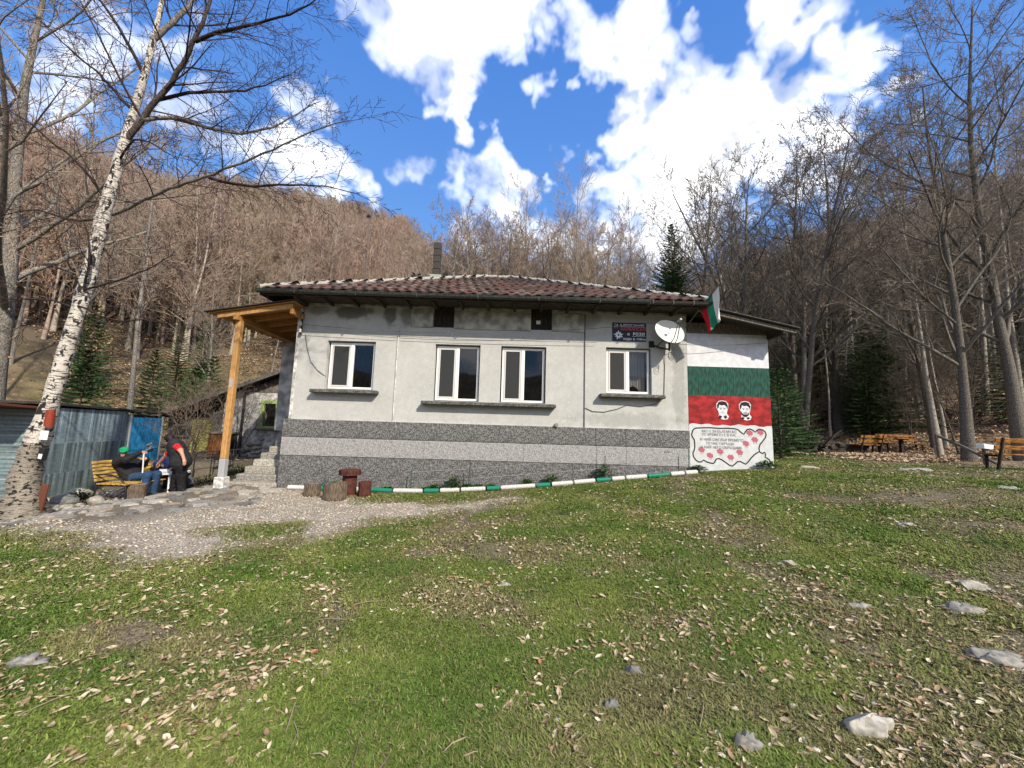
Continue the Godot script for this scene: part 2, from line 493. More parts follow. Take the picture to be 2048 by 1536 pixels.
	bf.albedo_color = lin(0.40, 0.375, 0.33)
	bf.uv1_scale = Vector3(2, 0.55, 1)
	M.birch_foot = bf
	# the lodge front: grey plaster with mottling, damp stains near the eaves and dirt along the plinth
	var fw := Image.create(1024, 320, false, Image.FORMAT_RGB8)
	for y in 320:
		for x in 1024:
			var wx := -5.7 + 10.3 * x / 1024.0
			var wy := 4.85 - 3.15 * y / 320.0
			var n1 := nz.get_noise_2d(wx * 0.9, wy * 0.9)
			var n2 := nz2.get_noise_2d(wx * 5.0, wy * 5.0)
			var n3 := nz.get_noise_2d(wx * 22.0, wy * 22.0)
			var b := 0.84 + 0.035 * n1 + 0.03 * n2 + 0.06 * n3
			var warm := 0.0
			for s in [[-4.25, 4.62, 0.55, 0.30, 0.36], [-3.3, 4.62, 0.20, 0.42, 0.34], [-2.85, 4.6, 0.24, 0.38, 0.26], [2.1, 4.6, 0.30, 0.28, 0.16], [3.0, 1.95, 1.5, 0.22, 0.08], [1.5, 4.62, 0.4, 0.25, 0.18], [4.35, 3.0, 0.2, 1.4, 0.10], [-5.2, 4.66, 0.3, 0.22, 0.2]]:
				var q := Vector2((wx - s[0]) / s[2], (wy - s[1]) / s[3]).length() + 0.35 * n1 + 0.18 * n2
				var k: float = (1.0 - smoothstep(0.55, 1.05, q)) * s[4]
				b *= 1.0 - k
				warm += k
			var low := 1.0 - smoothstep(1.70, 1.78 + 0.06 * n2 + 0.1 * n1, wy)
			b = lerpf(b, 0.93, low * 0.6)
			fw.set_pixel(x, y, Color(b, b * (1.0 - 0.02 * warm), b * (0.99 - 0.09 * warm)))
	var fm := StandardMaterial3D.new()
	fm.resource_name = "plaster_front"
	fm.albedo_texture = ImageTexture.create_from_image(fw)
	fm.albedo_color = lin(0.63, 0.635, 0.63)
	fm.roughness = 0.95
	fm.metallic_specular = 0.2
	M.plaster_front = fm

# ---------------------------------------------------------------- the lie of the land
func hill_height(x: float, z: float) -> float:
	var dx := x; var dz := z + 8.0
	var r := sqrt(dx * dx + dz * dz)
	var az := rad_to_deg(atan2(dx, -dz))
	# how high the land climbs in each direction, and how far off the slope begins
	var amp: float
	var r0: float
	if az < -10.0:
		amp = lerpf(lerpf(0.57, 0.45, smoothstep(-26.0, -52.0, az)), 0.25, smoothstep(-19.0, -8.0, az))
		if az < -100.0: amp = lerpf(0.45, 0.20, smoothstep(-100.0, -150.0, az))
		r0 = lerpf(12.0, 15.0, smoothstep(-35.0, -12.0, az))
		if az < -60.0: r0 = lerpf(12.0, 14.5, smoothstep(-60.0, -80.0, az))
		if az < -100.0: r0 = lerpf(14.5, 34.0, smoothstep(-100.0, -140.0, az))
	else:
		amp = lerpf(0.25, 0.46, smoothstep(10.0, 42.0, az))
		if az < 10.0: amp = lerpf(0.25, 0.20, smoothstep(-10.0, 2.0, az)); 
		if az >= 2.0 and az < 42.0: amp = lerpf(0.20, 0.46, smoothstep(10.0, 42.0, az))
		r0 = lerpf(15.0, 22.5, smoothstep(0.0, 45.0, az))
		if az > 75.0:
			amp = lerpf(0.46, 0.2, smoothstep(75.0, 130.0, az))
			r0 = lerpf(22.5, 34.0, smoothstep(75.0, 130.0, az))
	var t := maxf(0.0, r - r0)
	var h := amp * (sqrt(t * t + 25.0) - 5.0)
	var top := amp * 152.0
	var over := maxf(0.0, h - top * 0.9)
	h -= over * 0.9
	if t > 1.0:
		h += nz.get_noise_2d(x * 0.022, z * 0.022) * minf(t * 0.06, 5.0)
	return h

func ground_h(x: float, z: float) -> float:
	var b := 0.85 * smoothstep(-3.0, 8.0, x) * smoothstep(0.5, -9.0, z)
	b += 0.10 * smoothstep(11.0, 20.0, x) * smoothstep(-8.0, -16.0, z)
	b -= 0.33 * smoothstep(-6.9, -9.2, x) * smoothstep(-1.0, -7.0, z)
	b += 0.62 * smoothstep(-10.6, -12.6, z) * smoothstep(-5.5, -7.5, x) * smoothstep(-14.0, -11.5, x) * smoothstep(-24.0, -17.0, z)
	var calm := 1.0 - 0.85 * smoothstep(-8.2, -9.2, z) * smoothstep(-20.0, -19.0, z)
	b += (nz2.get_noise_2d(x * 0.35, z * 0.35) * 0.06 + nz.get_noise_2d(x * 1.6 + 40.0, z * 1.6) * 0.018) * calm
	return b + hill_height(x, z)

func in_poly(p: Vector2, poly: PackedVector2Array) -> float:
	# signed distance to the polygon's edge, positive inside
	var d := 1e9
	for k in poly.size():
		var q := Geometry2D.get_closest_point_to_segment(p, poly[k], poly[(k + 1) % poly.size()])
		d = minf(d, p.distance_to(q))
	return d if Geometry2D.is_point_in_polygon(p, poly) else -d

var GRAVEL := PackedVector2Array([Vector2(-9.6, -6.6), Vector2(-7.4, -5.55), Vector2(-6.0, -5.2), Vector2(-5.15, -5.05), Vector2(-4.2, -4.35), Vector2(-3.5, -4.55), Vector2(-3.4, -5.2), Vector2(-2.6, -5.6), Vector2(-2.1, -6.6), Vector2(-0.6, -7.45), Vector2(0.6, -7.9), Vector2(0.3, -8.4), Vector2(-2.9, -8.5), Vector2(-4.0, -9.4), Vector2(-5.6, -10.0), Vector2(-9.6, -10.6)])
var TONGUE := PackedVector2Array([Vector2(-4.5, -6.0), Vector2(-4.25, -6.6), Vector2(-3.4, -6.3), Vector2(-3.1, -5.7), Vector2(-3.7, -5.5)])

# 0 bare .. 1 full turf
func turf(x: float, z: float) -> float:
	var p := Vector2(x, z)
	var wob := nz.get_noise_2d(x * 1.1, z * 1.1) * 0.55 + nz2.get_noise_2d(x * 4.0, z * 4.0) * 0.2
	var g := 1.0
	if x < 1.2 and z < -3.9 and z > -11.5:
		var d := in_poly(p, GRAVEL) + wob * 0.9
		g = 1.0 - smoothstep(-0.75, 0.45, d + nz2.get_noise_2d(x * 7.0, z * 7.0) * 0.35)
		var td := in_poly(p, TONGUE) + wob * 0.5
		g = maxf(g, 0.75 * smoothstep(-0.1, 0.25, td))
	var n := nz2.get_noise_2d(x * 0.55 + 9.0, z * 0.55) + 0.5 * nz.get_noise_2d(x * 1.7, z * 1.7 + 5.0)
	var bare := smoothstep(0.05, 0.40, n)
	# worn spots seen in the lawn
	for s in [[0.9, -2.5, 0.9, 0.45], [2.2, -2.2, 1.1, 0.45], [3.8, -2.9, 0.8, 0.8], [-0.3, -3.7, 0.8, 0.5], [7.5, -6.6, 2.6, 0.9], [0.1, -5.1, 1.2, 0.6], [12.5, -9.8, 4.0, 1.4], [16.0, -13.5, 5.0, 2.4], [5.6, -3.9, 1.5, 0.6], [3.2, -2.4, 1.2, 0.5], [2.6, -3.0, 0.8, 0.35], [6.4, -5.2, 1.4, 0.5], [2.9, -5.6, 1.0, 0.35], [-2.6, -3.0, 0.9, 0.35], [1.4, -3.3, 0.7, 0.3]]:
		var q := Vector2((x - s[0]) / s[2], (z - s[1]) / s[3]).length() + wob
		bare = maxf(bare, (1.0 - smoothstep(0.5, 1.15, q)) * 0.9)
	g *= 1.0 - bare * 0.9
	# the clearing gives way to leaf litter under the trees
	var r := Vector2(x, z + 8.0).length()
	var lim := 17.0 + wob * 3.0
	if x > 6.0: lim = 19.0 + wob * 3.0
	g *= 1.0 - smoothstep(lim - 3.0, lim + 1.5, r)
	if x < -7.0: g *= 1.0 - 0.8 * smoothstep(-7.0, -9.0, x) * smoothstep(-5.2, -6.2, z)
	return clampf(g, 0.0, 1.0)

func gravelly(x: float, z: float) -> float:
	if x > 1.2 or z > -3.9 or z < -11.5 or x < -12.0: return 0.0
	return smoothstep(-0.3, 0.3, in_poly(Vector2(x, z), GRAVEL) + nz.get_noise_2d(x * 1.1, z * 1.1) * 0.45)

func build_ground() -> void:
	var mb := MB.new()
	var rings := 250
	var cols := 440
	var rad := PackedFloat32Array()
	for k in rings + 1:
		rad.append(0.35 * pow(420.0 / 0.35, float(k) / rings))
	var hs := PackedFloat32Array()
	for k in rings + 1:
		for q in cols:
			var an := TAU * q / cols
			# angles packed more tightly in front
			an = an + 0.45 * sin(an)
			var x := sin(an + PI) * rad[k]
			var z := -cos(an + PI) * rad[k]
			var y := ground_h(x, z)
			mb.v.append(Vector3(x, y, z))
			var n1 := nz.get_noise_2d(x * 0.8, z * 0.8)
			var n2 := nz2.get_noise_2d(x * 3.5, z * 3.5)
			var g := turf(x, z)
			var r := Vector2(x, z + 8.0).length()
			var soil := Color(0.17, 0.135, 0.10).lerp(Color(0.26, 0.21, 0.155), clampf(0.5 + n1, 0, 1))
			var gv := gravelly(x, z)
			soil = soil.lerp(Color(0.47, 0.43, 0.365).lerp(Color(0.36, 0.31, 0.245), clampf(0.5 + n2 * 0.9 + n1 * 0.5, 0, 1)), gv)
			soil = soil.lerp(Color(0.17, 0.145, 0.11), 0.8 * gv * smoothstep(-5.4, -6.6, x) * smoothstep(-5.4, -6.4, z))
			var litter := Color(0.20, 0.16, 0.12).lerp(Color(0.125, 0.098, 0.074), clampf(0.5 + n1 + n2 * 0.4, 0, 1))
			if x < -4.0 and z < -14.0:
				# the sunny bank behind the sheds: straw-coloured grass
				var band := 1.0 - smoothstep(20.0, 34.0, r)
				litter = litter.lerp(Color(0.34, 0.26, 0.135).lerp(Color(0.19, 0.19, 0.075), clampf(0.2 + n1 * 1.2 + n2 * 0.5, 0, 1)), band * 0.8)
			elif r < 60.0 and x > 4.0:
				litter = litter.lerp(Color(0.52, 0.39, 0.265), clampf(0.55 + n1, 0.0, 0.9))
			var grassy := Color(0.052, 0.075, 0.022).lerp(Color(0.10, 0.10, 0.042), clampf(0.5 + n1 * 0.8 + n2 * 0.5, 0, 1))
			var c := soil.lerp(litter, smoothstep(15.0, 20.0, r))
			c = c.lerp(grassy, g)
			mb.c.append(c)
			mb.uv.append(Vector2(x, z))
	for k in rings + 1:
		for q in cols:
			var a := mb.v[k * cols + (q + 1) % cols] - mb.v[k * cols + (q + cols - 1) % cols]
			var b := mb.v[mini(k + 1, rings) * cols + q] - mb.v[maxi(k - 1, 0) * cols + q]
			var nn := a.cross(b).normalized()
			mb.n.append(nn if nn.y > 0.0 else -nn)
	for k in rings:
		for q in cols:
			var a := k * cols + q
			var b := k * cols + (q + 1) % cols
			mb.i.append_array([a, a + cols, b, b, a + cols, b + cols])
	# close the middle under the camera
	var s := mb.v.size()
	mb.v.append(Vector3(0, ground_h(0, 0), 0)); mb.n.append(Vector3.UP); mb.c.append(Color(0.09, 0.13, 0.03)); mb.uv.append(Vector2.ZERO)
	for q in cols:
		mb.i.append_array([s, q, (q + 1) % cols])
	structure("ground", mb, M.ground)

# ---------------------------------------------------------------- the lodge
const FZ := -10.0        # plane of the lodge front
var lodge: Node3D

# front sheet at z with rectangular openings [x0, x1, y0, y1], reveals going back by dep
func wall_sheet(mb: MB, x0: float, x1: float, y0: float, y1: float, z: float, holes: Array, dep: float) -> void:
	var xs := [x0, x1]; var ys := [y0, y1]
	for h in holes:
		for a in [h[0], h[1]]:
			if not xs.has(a): xs.append(a)
		for a in [h[2], h[3]]:
			if not ys.has(a): ys.append(a)
	xs.sort(); ys.sort()
	for a in xs.size() - 1:
		for b in ys.size() - 1:
			var cx: float = (xs[a] + xs[a + 1]) / 2.0; var cy: float = (ys[b] + ys[b + 1]) / 2.0
			var open := false
			for h in holes:
				if cx > h[0] and cx < h[1] and cy > h[2] and cy < h[3]: open = true
			if open: continue
			var u := func(x: float, y: float) -> Vector2: return Vector2((x - x0) / (x1 - x0), 1.0 - (y - y0) / (y1 - y0))
			mb.quad(Vector3(xs[a], ys[b], z), Vector3(xs[a + 1], ys[b], z), Vector3(xs[a + 1], ys[b + 1], z), Vector3(xs[a], ys[b + 1], z), u.call(xs[a], ys[b]), u.call(xs[a + 1], ys[b]), u.call(xs[a + 1], ys[b + 1]), u.call(xs[a], ys[b + 1]))
			mb.quad(Vector3(xs[a + 1], ys[b], z - dep), Vector3(xs[a], ys[b], z - dep), Vector3(xs[a], ys[b + 1], z - dep), Vector3(xs[a + 1], ys[b + 1], z - dep), u.call(xs[a + 1], ys[b]), u.call(xs[a], ys[b]), u.call(xs[a], ys[b + 1]), u.call(xs[a + 1], ys[b + 1]))
	var f := Vector2(0.3, 0.45)
	for h in holes:
		var a := Vector3(h[0], h[2], z); var b := Vector3(h[1], h[2], z); var c := Vector3(h[1], h[3], z); var d := Vector3(h[0], h[3], z)
		var k := Vector3(0, 0, -dep)
		for e in [[b, a], [c, b], [d, c], [a, d]]:
			var p: Vector3 = e[0]; var q: Vector3 = e[1]
			mb.quad(q, p, p + k, q + k, f, f + Vector2(0.08, 0), f + Vector2(0.08, 0.02), f + Vector2(0, 0.02))

func window_unit(x0: float, x1: float, y0: float, y1: float, leaf: String, curtains: int, label: String) -> void:
	var w := Node3D.new()
	w.name = "window"
	lodge.add_child(w, true)
	w.set_meta("label", label)
	var z := FZ - 0.10
	var t := 0.055
	var mid := (x0 + x1) / 2.0 - 0.01
	var fr := MB.new()
	var e := 0.006
	fr.span(Vector3(x0, y0, z - 0.06), Vector3(x0 + t, y1, z), e)
	fr.span(Vector3(x1 - t, y0, z - 0.06), Vector3(x1, y1, z), e)
	fr.span(Vector3(x0 + t, y1 - t, z - 0.06), Vector3(x1 - t, y1, z), e)
	fr.span(Vector3(x0 + t, y0, z - 0.06), Vector3(x1 - t, y0 + t, z), e)
	part("frame", fr, M.pvc, w)
	var mu := MB.new()
	mu.span(Vector3(mid - 0.045, y0 + t, z - 0.055), Vector3(mid + 0.045, y1 - t, z + 0.012), e)
	part("mullion", mu, M.pvc, w)
	for s in 2:
		var a := x0 + t if s == 0 else mid + 0.045
		var b := mid - 0.045 if s == 0 else x1 - t
		var gl := MB.new()
		gl.quad(Vector3(a, y0 + t, z - 0.03), Vector3(b, y0 + t, z - 0.03), Vector3(b, y1 - t, z - 0.03), Vector3(a, y1 - t, z - 0.03))
		part("pane", gl, M.glass, w)
		if s == 0 and leaf == "screen":
			# an insect screen in a slim grey frame outside the left leaf
			var sf := MB.new()
			var q := 0.045
			sf.span(Vector3(a + 0.004, y0 + t, z - 0.012), Vector3(a + q, y1 - t, z + 0.008), 0.003)
			sf.span(Vector3(b - q, y0 + t, z - 0.012), Vector3(b - 0.004, y1 - t, z + 0.008), 0.003)
			sf.span(Vector3(a + q, y1 - t - q, z - 0.012), Vector3(b - q, y1 - t, z + 0.008), 0.003)
			sf.span(Vector3(a + q, y0 + t, z - 0.012), Vector3(b - q, y0 + t + q, z + 0.008), 0.003)
			part("screen_frame", sf, M.frame_grey, w)
			var sc := MB.new()
			sc.span(Vector3(a + q, y0 + t + q, z - 0.006), Vector3(b - q, y1 - t - q, z - 0.003))
			part("insect_screen", sc, M.insect_screen, w)
		# curtains hang 12 cm inside
		if curtains > s:
			var cu := MB.new()
			var n := 26
			for k in n:
				var f0 := float(k) / n; var f1 := float(k + 1) / n
				var zz := func(f: float, yy: float) -> float: return z - 0.17 + 0.022 * sin(f * 34.0 + 2.0 * s) + 0.012 * sin(f * 71.0 + yy * 2.0)
				var bot := y0 + 0.12 + 0.10 * sin(f0 * 5.0)
				cu.quad(Vector3(lerpf(a, b, f0), bot, zz.call(f0, bot)), Vector3(lerpf(a, b, f1), y0 + 0.12 + 0.10 * sin(f1 * 5.0), zz.call(f1, bot)), Vector3(lerpf(a, b, f1), y1 - 0.03, zz.call(f1, y1)), Vector3(lerpf(a, b, f0), y1 - 0.03, zz.call(f0, y1)))
			part("curtain", cu, M.curtain, w)

func sill(x0: float, x1: float, y: float) -> void:
	var mb := MB.new()
	mb.box(Vector3((x0 + x1) / 2.0, y - 0.05, FZ + 0.085), Vector3(x1 - x0, 0.095, 0.27), Basis(), 0.018)
	part("window_sill", mb, M.sill, lodge)

func text_part(txt: String, size: float, m: Material, parent: Node, at: Vector3, depth := 0.003, bold := false, wide := 1.0) -> void:
	var t := TextMesh.new()
	t.text = txt
	var f := SystemFont.new()
	f.font_names = PackedStringArray(["Droid Sans"])
	f.font_weight = 700 if bold else 400
	t.font = f
	t.font_size = 64
	t.pixel_size = size / 64.0
	t.depth = depth
	t.horizontal_alignment = HORIZONTAL_ALIGNMENT_CENTER
	var o := part("lettering", t, m, parent)
	o.position = at
	o.scale = Vector3(wide, 1, 1)

func roof_plane_y(d: float) -> float:
	return 4.93 + 0.492 * d

func build_lodge() -> void:
	lodge = thing("mountain_lodge", "long low grey plastered lodge with red tiled hip roof and terrazzo plinth", "building", Vector3.ZERO)
	var holes := [[-4.90, -3.63, 2.52, 3.81], [-2.05, -0.86, 2.30, 3.80], [-0.31, 0.88, 2.30, 3.80], [2.46, 3.66, 2.62, 3.85], [-2.15, -1.59, 4.25, 4.85], [0.46, 1.02, 4.26, 4.85]]
	var w := MB.new()
	wall_sheet(w, -5.7, 4.6, 1.70, 4.85, FZ, holes, 0.32)
	part("front_wall", w, M.plaster_front, lodge)
	var ww := MB.new()
	ww.span(Vector3(-5.7, 0.0, -19.0), Vector3(-5.4, 4.85, FZ - 0.322))
	ww.span(Vector3(4.3, 0.3, -19.0), Vector3(4.6, 4.85, FZ - 0.322))
	ww.span(Vector3(-5.4, 0.0, -19.0), Vector3(4.3, 4.85, -18.7))
	part("side_walls", ww, M.plaster_side, lodge)
	var fl := MB.new()
	fl.span(Vector3(-5.4, 1.5, -18.7), Vector3(4.3, 1.69, FZ - 0.33))
	part("floor_slab", fl, M.room, lodge)
	var ce := MB.new()
	ce.span(Vector3(-5.72, 4.86, -19.02), Vector3(4.62, 4.92, FZ + 0.02))
	part("ceiling_slab", ce, M.room, lodge)
	# corner and joint strips
	var cs := MB.new()
	cs.span(Vector3(-5.745, 1.72, FZ - 0.05), Vector3(-5.665, 4.84, FZ + 0.012), 0.006)
	part("corner_strip", cs, M.trim_white, lodge)
	var pj := MB.new()
	pj.tube(PackedVector3Array([Vector3(-3.05, 1.71, FZ + 0.012), Vector3(-3.05, 4.24, FZ + 0.012)]), PackedFloat32Array([0.018, 0.018]), 8, true)
	part("conduit", pj, M.trim_white, lodge)
	var cj := MB.new()
	cj.rod(Vector3(1.895, 1.71, FZ + 0.012), Vector3(1.895, 4.75, FZ + 0.012), 0.016)
	part("conduit", cj, M.cable, lodge)
	# proud lintel panels under the eaves, a frieze strip above them
	for q in [[-2.74, -2.15, 4.24, 4.72], [-1.59, 0.46, 4.22, 4.71], [1.02, 1.88, 4.23, 4.72]]:
		var lp := MB.new()
		lp.box(Vector3((q[0] + q[1]) / 2.0, (q[2] + q[3]) / 2.0, FZ + 0.016), Vector3(q[1] - q[0] - 0.006, q[3] - q[2], 0.032), Basis(), 0.006)
		part("lintel_panel", lp, M.plaster_panel, lodge)
	for q in [[-5.66, -2.155], [-1.585, 0.455], [1.025, 4.6]]:
		var fs := MB.new()
		fs.box(Vector3((q[0] + q[1]) / 2.0, 4.785, FZ + 0.025), Vector3(q[1] - q[0], 0.09, 0.05), Basis(), 0.008)
		part("frieze", fs, M.plaster_panel, lodge)
	# boarded attic openings
	for q in [[-2.15, -1.59], [0.46, 1.02]]:
		for k in 5:
			var bd := MB.new()
			var bw: float = (q[1] - q[0]) / 5.0
			bd.box(Vector3(q[0] + bw * (k + 0.5), 4.555, FZ - 0.10 - 0.008 * (k % 2)), Vector3(bw - 0.008, 0.59, 0.02), Basis(), 0.003)
			part("board", bd, M.dark_board, lodge)
	var note := MB.new()
	note.box(Vector3(0.66, 4.49, FZ - 0.080), Vector3(0.11, 0.10, 0.006), Basis(Vector3(0, 0, 1), 0.05))
	single("paper_notice", note, M.sign_white, "small white paper notice on the dark boards under the eaves", "notice")
	# plinth in three courses of washed terrazzo, cut into slabs by fine joints
	var cuts := [[-5.85, -3.1, -0.3, 2.17, 2.95, 4.6], [-5.85, -2.2, 0.35, 2.2, 2.96, 4.6], [-5.85, -1.0, 1.6, 4.6]]
	var rows := [[1.265, 1.715], [0.80, 1.257], [-0.15, 0.792]]
	for r in 3:
		var c: Array = cuts[r]
		for k in c.size() - 1:
			var sl := MB.new()
			var bulge := 0.0 if r != 0 else 0.004
			sl.span(Vector3(c[k] + 0.002, rows[r][0], FZ - 0.2), Vector3(c[k + 1] - 0.002, rows[r][1], FZ + 0.055 + bulge), 0.008)
			part("plinth_slab", sl, M.terrazzo_light if r == 1 else M.terrazzo_dark, lodge)
	var pc := MB.new()
	pc.span(Vector3(-5.84, -0.2, -19.0), Vector3(4.59, 1.49, FZ - 0.21))
	part("foundation", pc, M.concrete, lodge)
	var vp := MB.new()
	vp.rod(Vector3(1.17, 1.76, FZ + 0.0), Vector3(1.17, 1.76, FZ + 0.11), 0.05, 12)
	part("vent_pipe", vp, M.concrete, lodge)
	text_part("5200", 0.075, M.letter_grey, lodge, Vector3(4.0, 1.155, FZ + 0.0575), 0.003)
	# windows
	window_unit(-4.86, -3.66, 2.54, 3.78, "screen", 0, "single square window above its own short sill, nearest the porch")
	window_unit(-2.02, -0.89, 2.32, 3.77, "screen", 0, "tall window, left of the pair on the long sill")
	window_unit(-0.28, 0.85, 2.32, 3.77, "screen", 0, "tall window, right of the pair on the long sill")
	window_unit(2.49, 3.63, 2.64, 3.82, "screen", 2, "curtained window under the blue sign")
	sill(-5.17, -3.46, 2.50)
	sill(-2.31, 1.14, 2.28)
	sill(2.27, 3.94, 2.60)
	# ---------------- roof: one hip roof, eaves 0.7 m out
	var roof := Node3D.new()
	roof.name = "roof"
	lodge.add_child(roof)
	var ex0 := -6.35; var ex1 := 5.0; var ez0 := -9.28; var ez1 := -19.72
	var dpt := (ez0 - ez1) / 2.0
	var ridge_y := roof_plane_y(dpt)
	var ra := Vector3(ex0 + dpt, ridge_y, ez0 - dpt); var rb := Vector3(ex1 - dpt, ridge_y, ez0 - dpt)
	var A := Vector3(ex0, 4.93, ez0); var B := Vector3(ex1, 4.93, ez0); var C := Vector3(ex1, 4.93, ez1); var D := Vector3(ex0, 4.93, ez1)
	var dk := MB.new()
	var dn := Vector3(0, -0.03, 0)
	dk.quad(A + dn, B + dn, rb + dn, ra + dn); dk.tri(B + dn, C + dn, rb + dn); dk.quad(C + dn, D + dn, ra + dn, rb + dn); dk.tri(D + dn, A + dn, ra + dn)
	part("roof_deck", dk, M.roof_dark, roof)
	var so := MB.new()
	so.span(Vector3(ex0 + 0.03, 4.80, FZ + 0.06), Vector3(ex1 - 0.03, 4.855, ez0 + -0.03 + 0.0))
	so.span(Vector3(ex0 + 0.03, 4.80, ez1), Vector3(-5.75, 4.855, FZ + 0.06))
	so.span(Vector3(4.62, 4.80, ez1), Vector3(ex1 - 0.03, 4.855, FZ + 0.06))
	part("soffit", so, M.soffit, roof)
	for k in 17:
		var rf := MB.new()
		var x := lerpf(ex0 + 0.15, ex1 - 0.15, k / 16.0)
		rf.span(Vector3(x - 0.03, 4.72, FZ + 0.05), Vector3(x + 0.03, 4.798, ez0 - 0.05))
		part("rafter_end", rf, M.soffit, roof)
	var fa := MB.new()
	fa.span(Vector3(ex0, 4.76, ez0 - 0.02), Vector3(ex1, 4.90, ez0 + 0.005))
	fa.span(Vector3(ex0, 4.76, ez1), Vector3(ex0 + 0.025, 4.90, ez0 - 0.021))
	fa.span(Vector3(ex1 - 0.025, 4.76, ez1), Vector3(ex1, 4.90, ez0 - 0.021))
	part("fascia", fa, M.soffit, roof)
	# tiles: a curved pan-and-roll tile, shared by all
	var tw := 0.27; var tl := 0.36
	var tm := MB.new()
	var prof := [[-0.5, 0.0], [-0.32, 0.003], [-0.12, 0.008], [0.05, 0.028], [0.22, 0.036], [0.38, 0.028], [0.54, 0.004]]
	for k in prof.size() - 1:
		var p: Array = prof[k]; var q: Array = prof[k + 1]
		var a := Vector3(p[0] * tw, p[1] + 0.022, 0.02); var b := Vector3(q[0] * tw, q[1] + 0.022, 0.02)
		var c := Vector3(q[0] * tw, q[1] + 0.002, -tl - 0.03); var d := Vector3(p[0] * tw, p[1] + 0.002, -tl - 0.03)
		tm.quad(a, b, c, d)
		tm.quad(a + Vector3(0, -0.03, 0), b + Vector3(0, -0.03, 0), b, a)
	var tmesh := tm.mesh()
	var slope := atan(0.492)
	var sl_len := dpt / cos(slope)
	var rr := RandomNumberGenerator.new(); rr.seed = 71
	var count := 0
	var rest := MB.new()
	for side in 4:
		var nrm_yaw: float = [0.0, PI / 2.0, PI, -PI / 2.0][side]
		var wide := ex1 - ex0 if side % 2 == 0 else ez0 - ez1
		var mid := Vector3((ex0 + ex1) / 2.0, 4.93, (ez0 + ez1) / 2.0)
		var half := dpt if side % 2 == 0 else (ex1 - ex0) / 2.0
		for row in int(sl_len / tl):
			var s := row * tl
			var inset := s * cos(slope)
			var span_ := wide - 2.0 * inset
			var n := int(span_ / tw)
			for k in n:
				var u := (k - (n - 1) / 2.0) * tw
				var jit := Basis.from_euler(Vector3(rr.randf_range(-0.02, 0.02), rr.randf_range(-0.025, 0.025), rr.randf_range(-0.015, 0.015)))
				var tl_ := Transform3D(Basis(Vector3.RIGHT, slope) * jit, Vector3(u, s * sin(slope) + 0.01 + rr.randf() * 0.008, half - s * cos(slope) + rr.randf_range(-0.01, 0.01)))
				var t := Transform3D(Basis(Vector3.UP, nrm_yaw), mid) * tl_
				var pick := rr.randi() % 5
				if nz.get_noise_2d(t.origin.x * 0.6, t.origin.z * 0.6 + 30.0) > 0.15: pick = 2 if rr.randf() < 0.6 else 0
				if side == 0 and count < 300:
					part("roof_tile", tmesh, M["tile%d" % pick], roof, t)
					count += 1
				else:
					rest.add(tm, t)
	var ro := part("tile_field", rest, M.tile1, roof)
	ro.set_meta("kind", "stuff")
	# hip and ridge caps bedded in pale mortar
	var cap := MB.new()
	var cp := PackedVector3Array(); var cr := PackedFloat32Array()
	for k in 7:
		cp.append(Vector3(0, 0.012 * sin(k * 2.1), -0.19 + 0.38 * k / 6.0)); cr.append(0.088 - 0.02 * k / 6.0 + 0.010 * sin(k * 3.7))
	cap.tube(cp, cr, 9, true)
	var cap2 := MB.new()
	var cr2 := PackedFloat32Array()
	for k in 7: cr2.append(0.08 - 0.012 * k / 6.0 + 0.013 * sin(k * 2.3 + 1.0))
	cap2.tube(cp, cr2, 9, true)
	var caps := [cap.mesh(), cap2.mesh()]
	for h in [[A, ra], [B, rb], [C, rb], [D, ra], [ra, rb]]:
		var p: Vector3 = h[0]; var q: Vector3 = h[1]
		var n := maxi(2, int(p.distance_to(q) / 0.34))
		for k in n:
			var c := p.lerp(q, (k + 0.5) / n) + Vector3(0, 0.03 + 0.015 * rr.randf(), 0)
			var z := (p - q).normalized()
			var x := Vector3.UP.cross(z).normalized()
			part("ridge_cap", caps[k % 2], M.mortar, roof, Transform3D(Basis(x, z.cross(x), z) * Basis(Vector3(0, 0, 1), rr.randf() * 6.0), c))
	# half-round gutter in lengths, with brackets
	var gp := MB.new()
	for seg in [[ex0 - 0.02, -4.6], [-4.6, -1.8], [-1.8, 1.0], [1.0, 3.35]]:
		var gm := MB.new()
		gutter_run(gm, seg[0] + 0.003, seg[1] - 0.003, 4.86, ez0 + 0.085, 0.075)
		part("gutter", gm, M.gutter, roof)
	var gm2 := MB.new()
	gutter_run(gm2, 3.36, ex1 + 0.02, 4.845, ez0 + 0.085, 0.068)
	part("gutter", gm2, M.roof_dark, roof)
	for x in [-5.4, -3.9, -2.4, -0.9, 0.6, 2.1, 3.4, 3.9, 4.4]:
		var bm := MB.new()
		bm.span(Vector3(x - 0.012, 4.775, ez0 + 0.006), Vector3(x + 0.012, 4.785, ez0 + 0.165))
		bm.span(Vector3(x - 0.012, 4.786, ez0 + 0.162), Vector3(x + 0.012, 4.875, ez0 + 0.168))
		part("gutter_bracket", bm, M.gutter, roof)
	# chimney of stacked blocks on a rendered foot
	var ch := Node3D.new()
	ch.name = "chimney"
	roof.add_child(ch)
	var cx := -2.88; var cz := -13.5
	var foot := MB.new()
	foot.span(Vector3(cx - 0.22, 6.3, cz - 0.22), Vector3(cx + 0.22, 7.08, cz + 0.22), 0.03)
	part("chimney_foot", foot, M.mortar, ch)
	for k in 5:
		var cb := MB.new()
		cb.span(Vector3(cx - 0.125 + 0.006 * (k % 2), 7.08 + k * 0.252, cz - 0.125), Vector3(cx + 0.125 + 0.006 * (k % 2), 7.08 + k * 0.252 + 0.244, cz + 0.125), 0.01)
		part("block", cb, M.chimney_block, ch)
	var vent := MB.new()
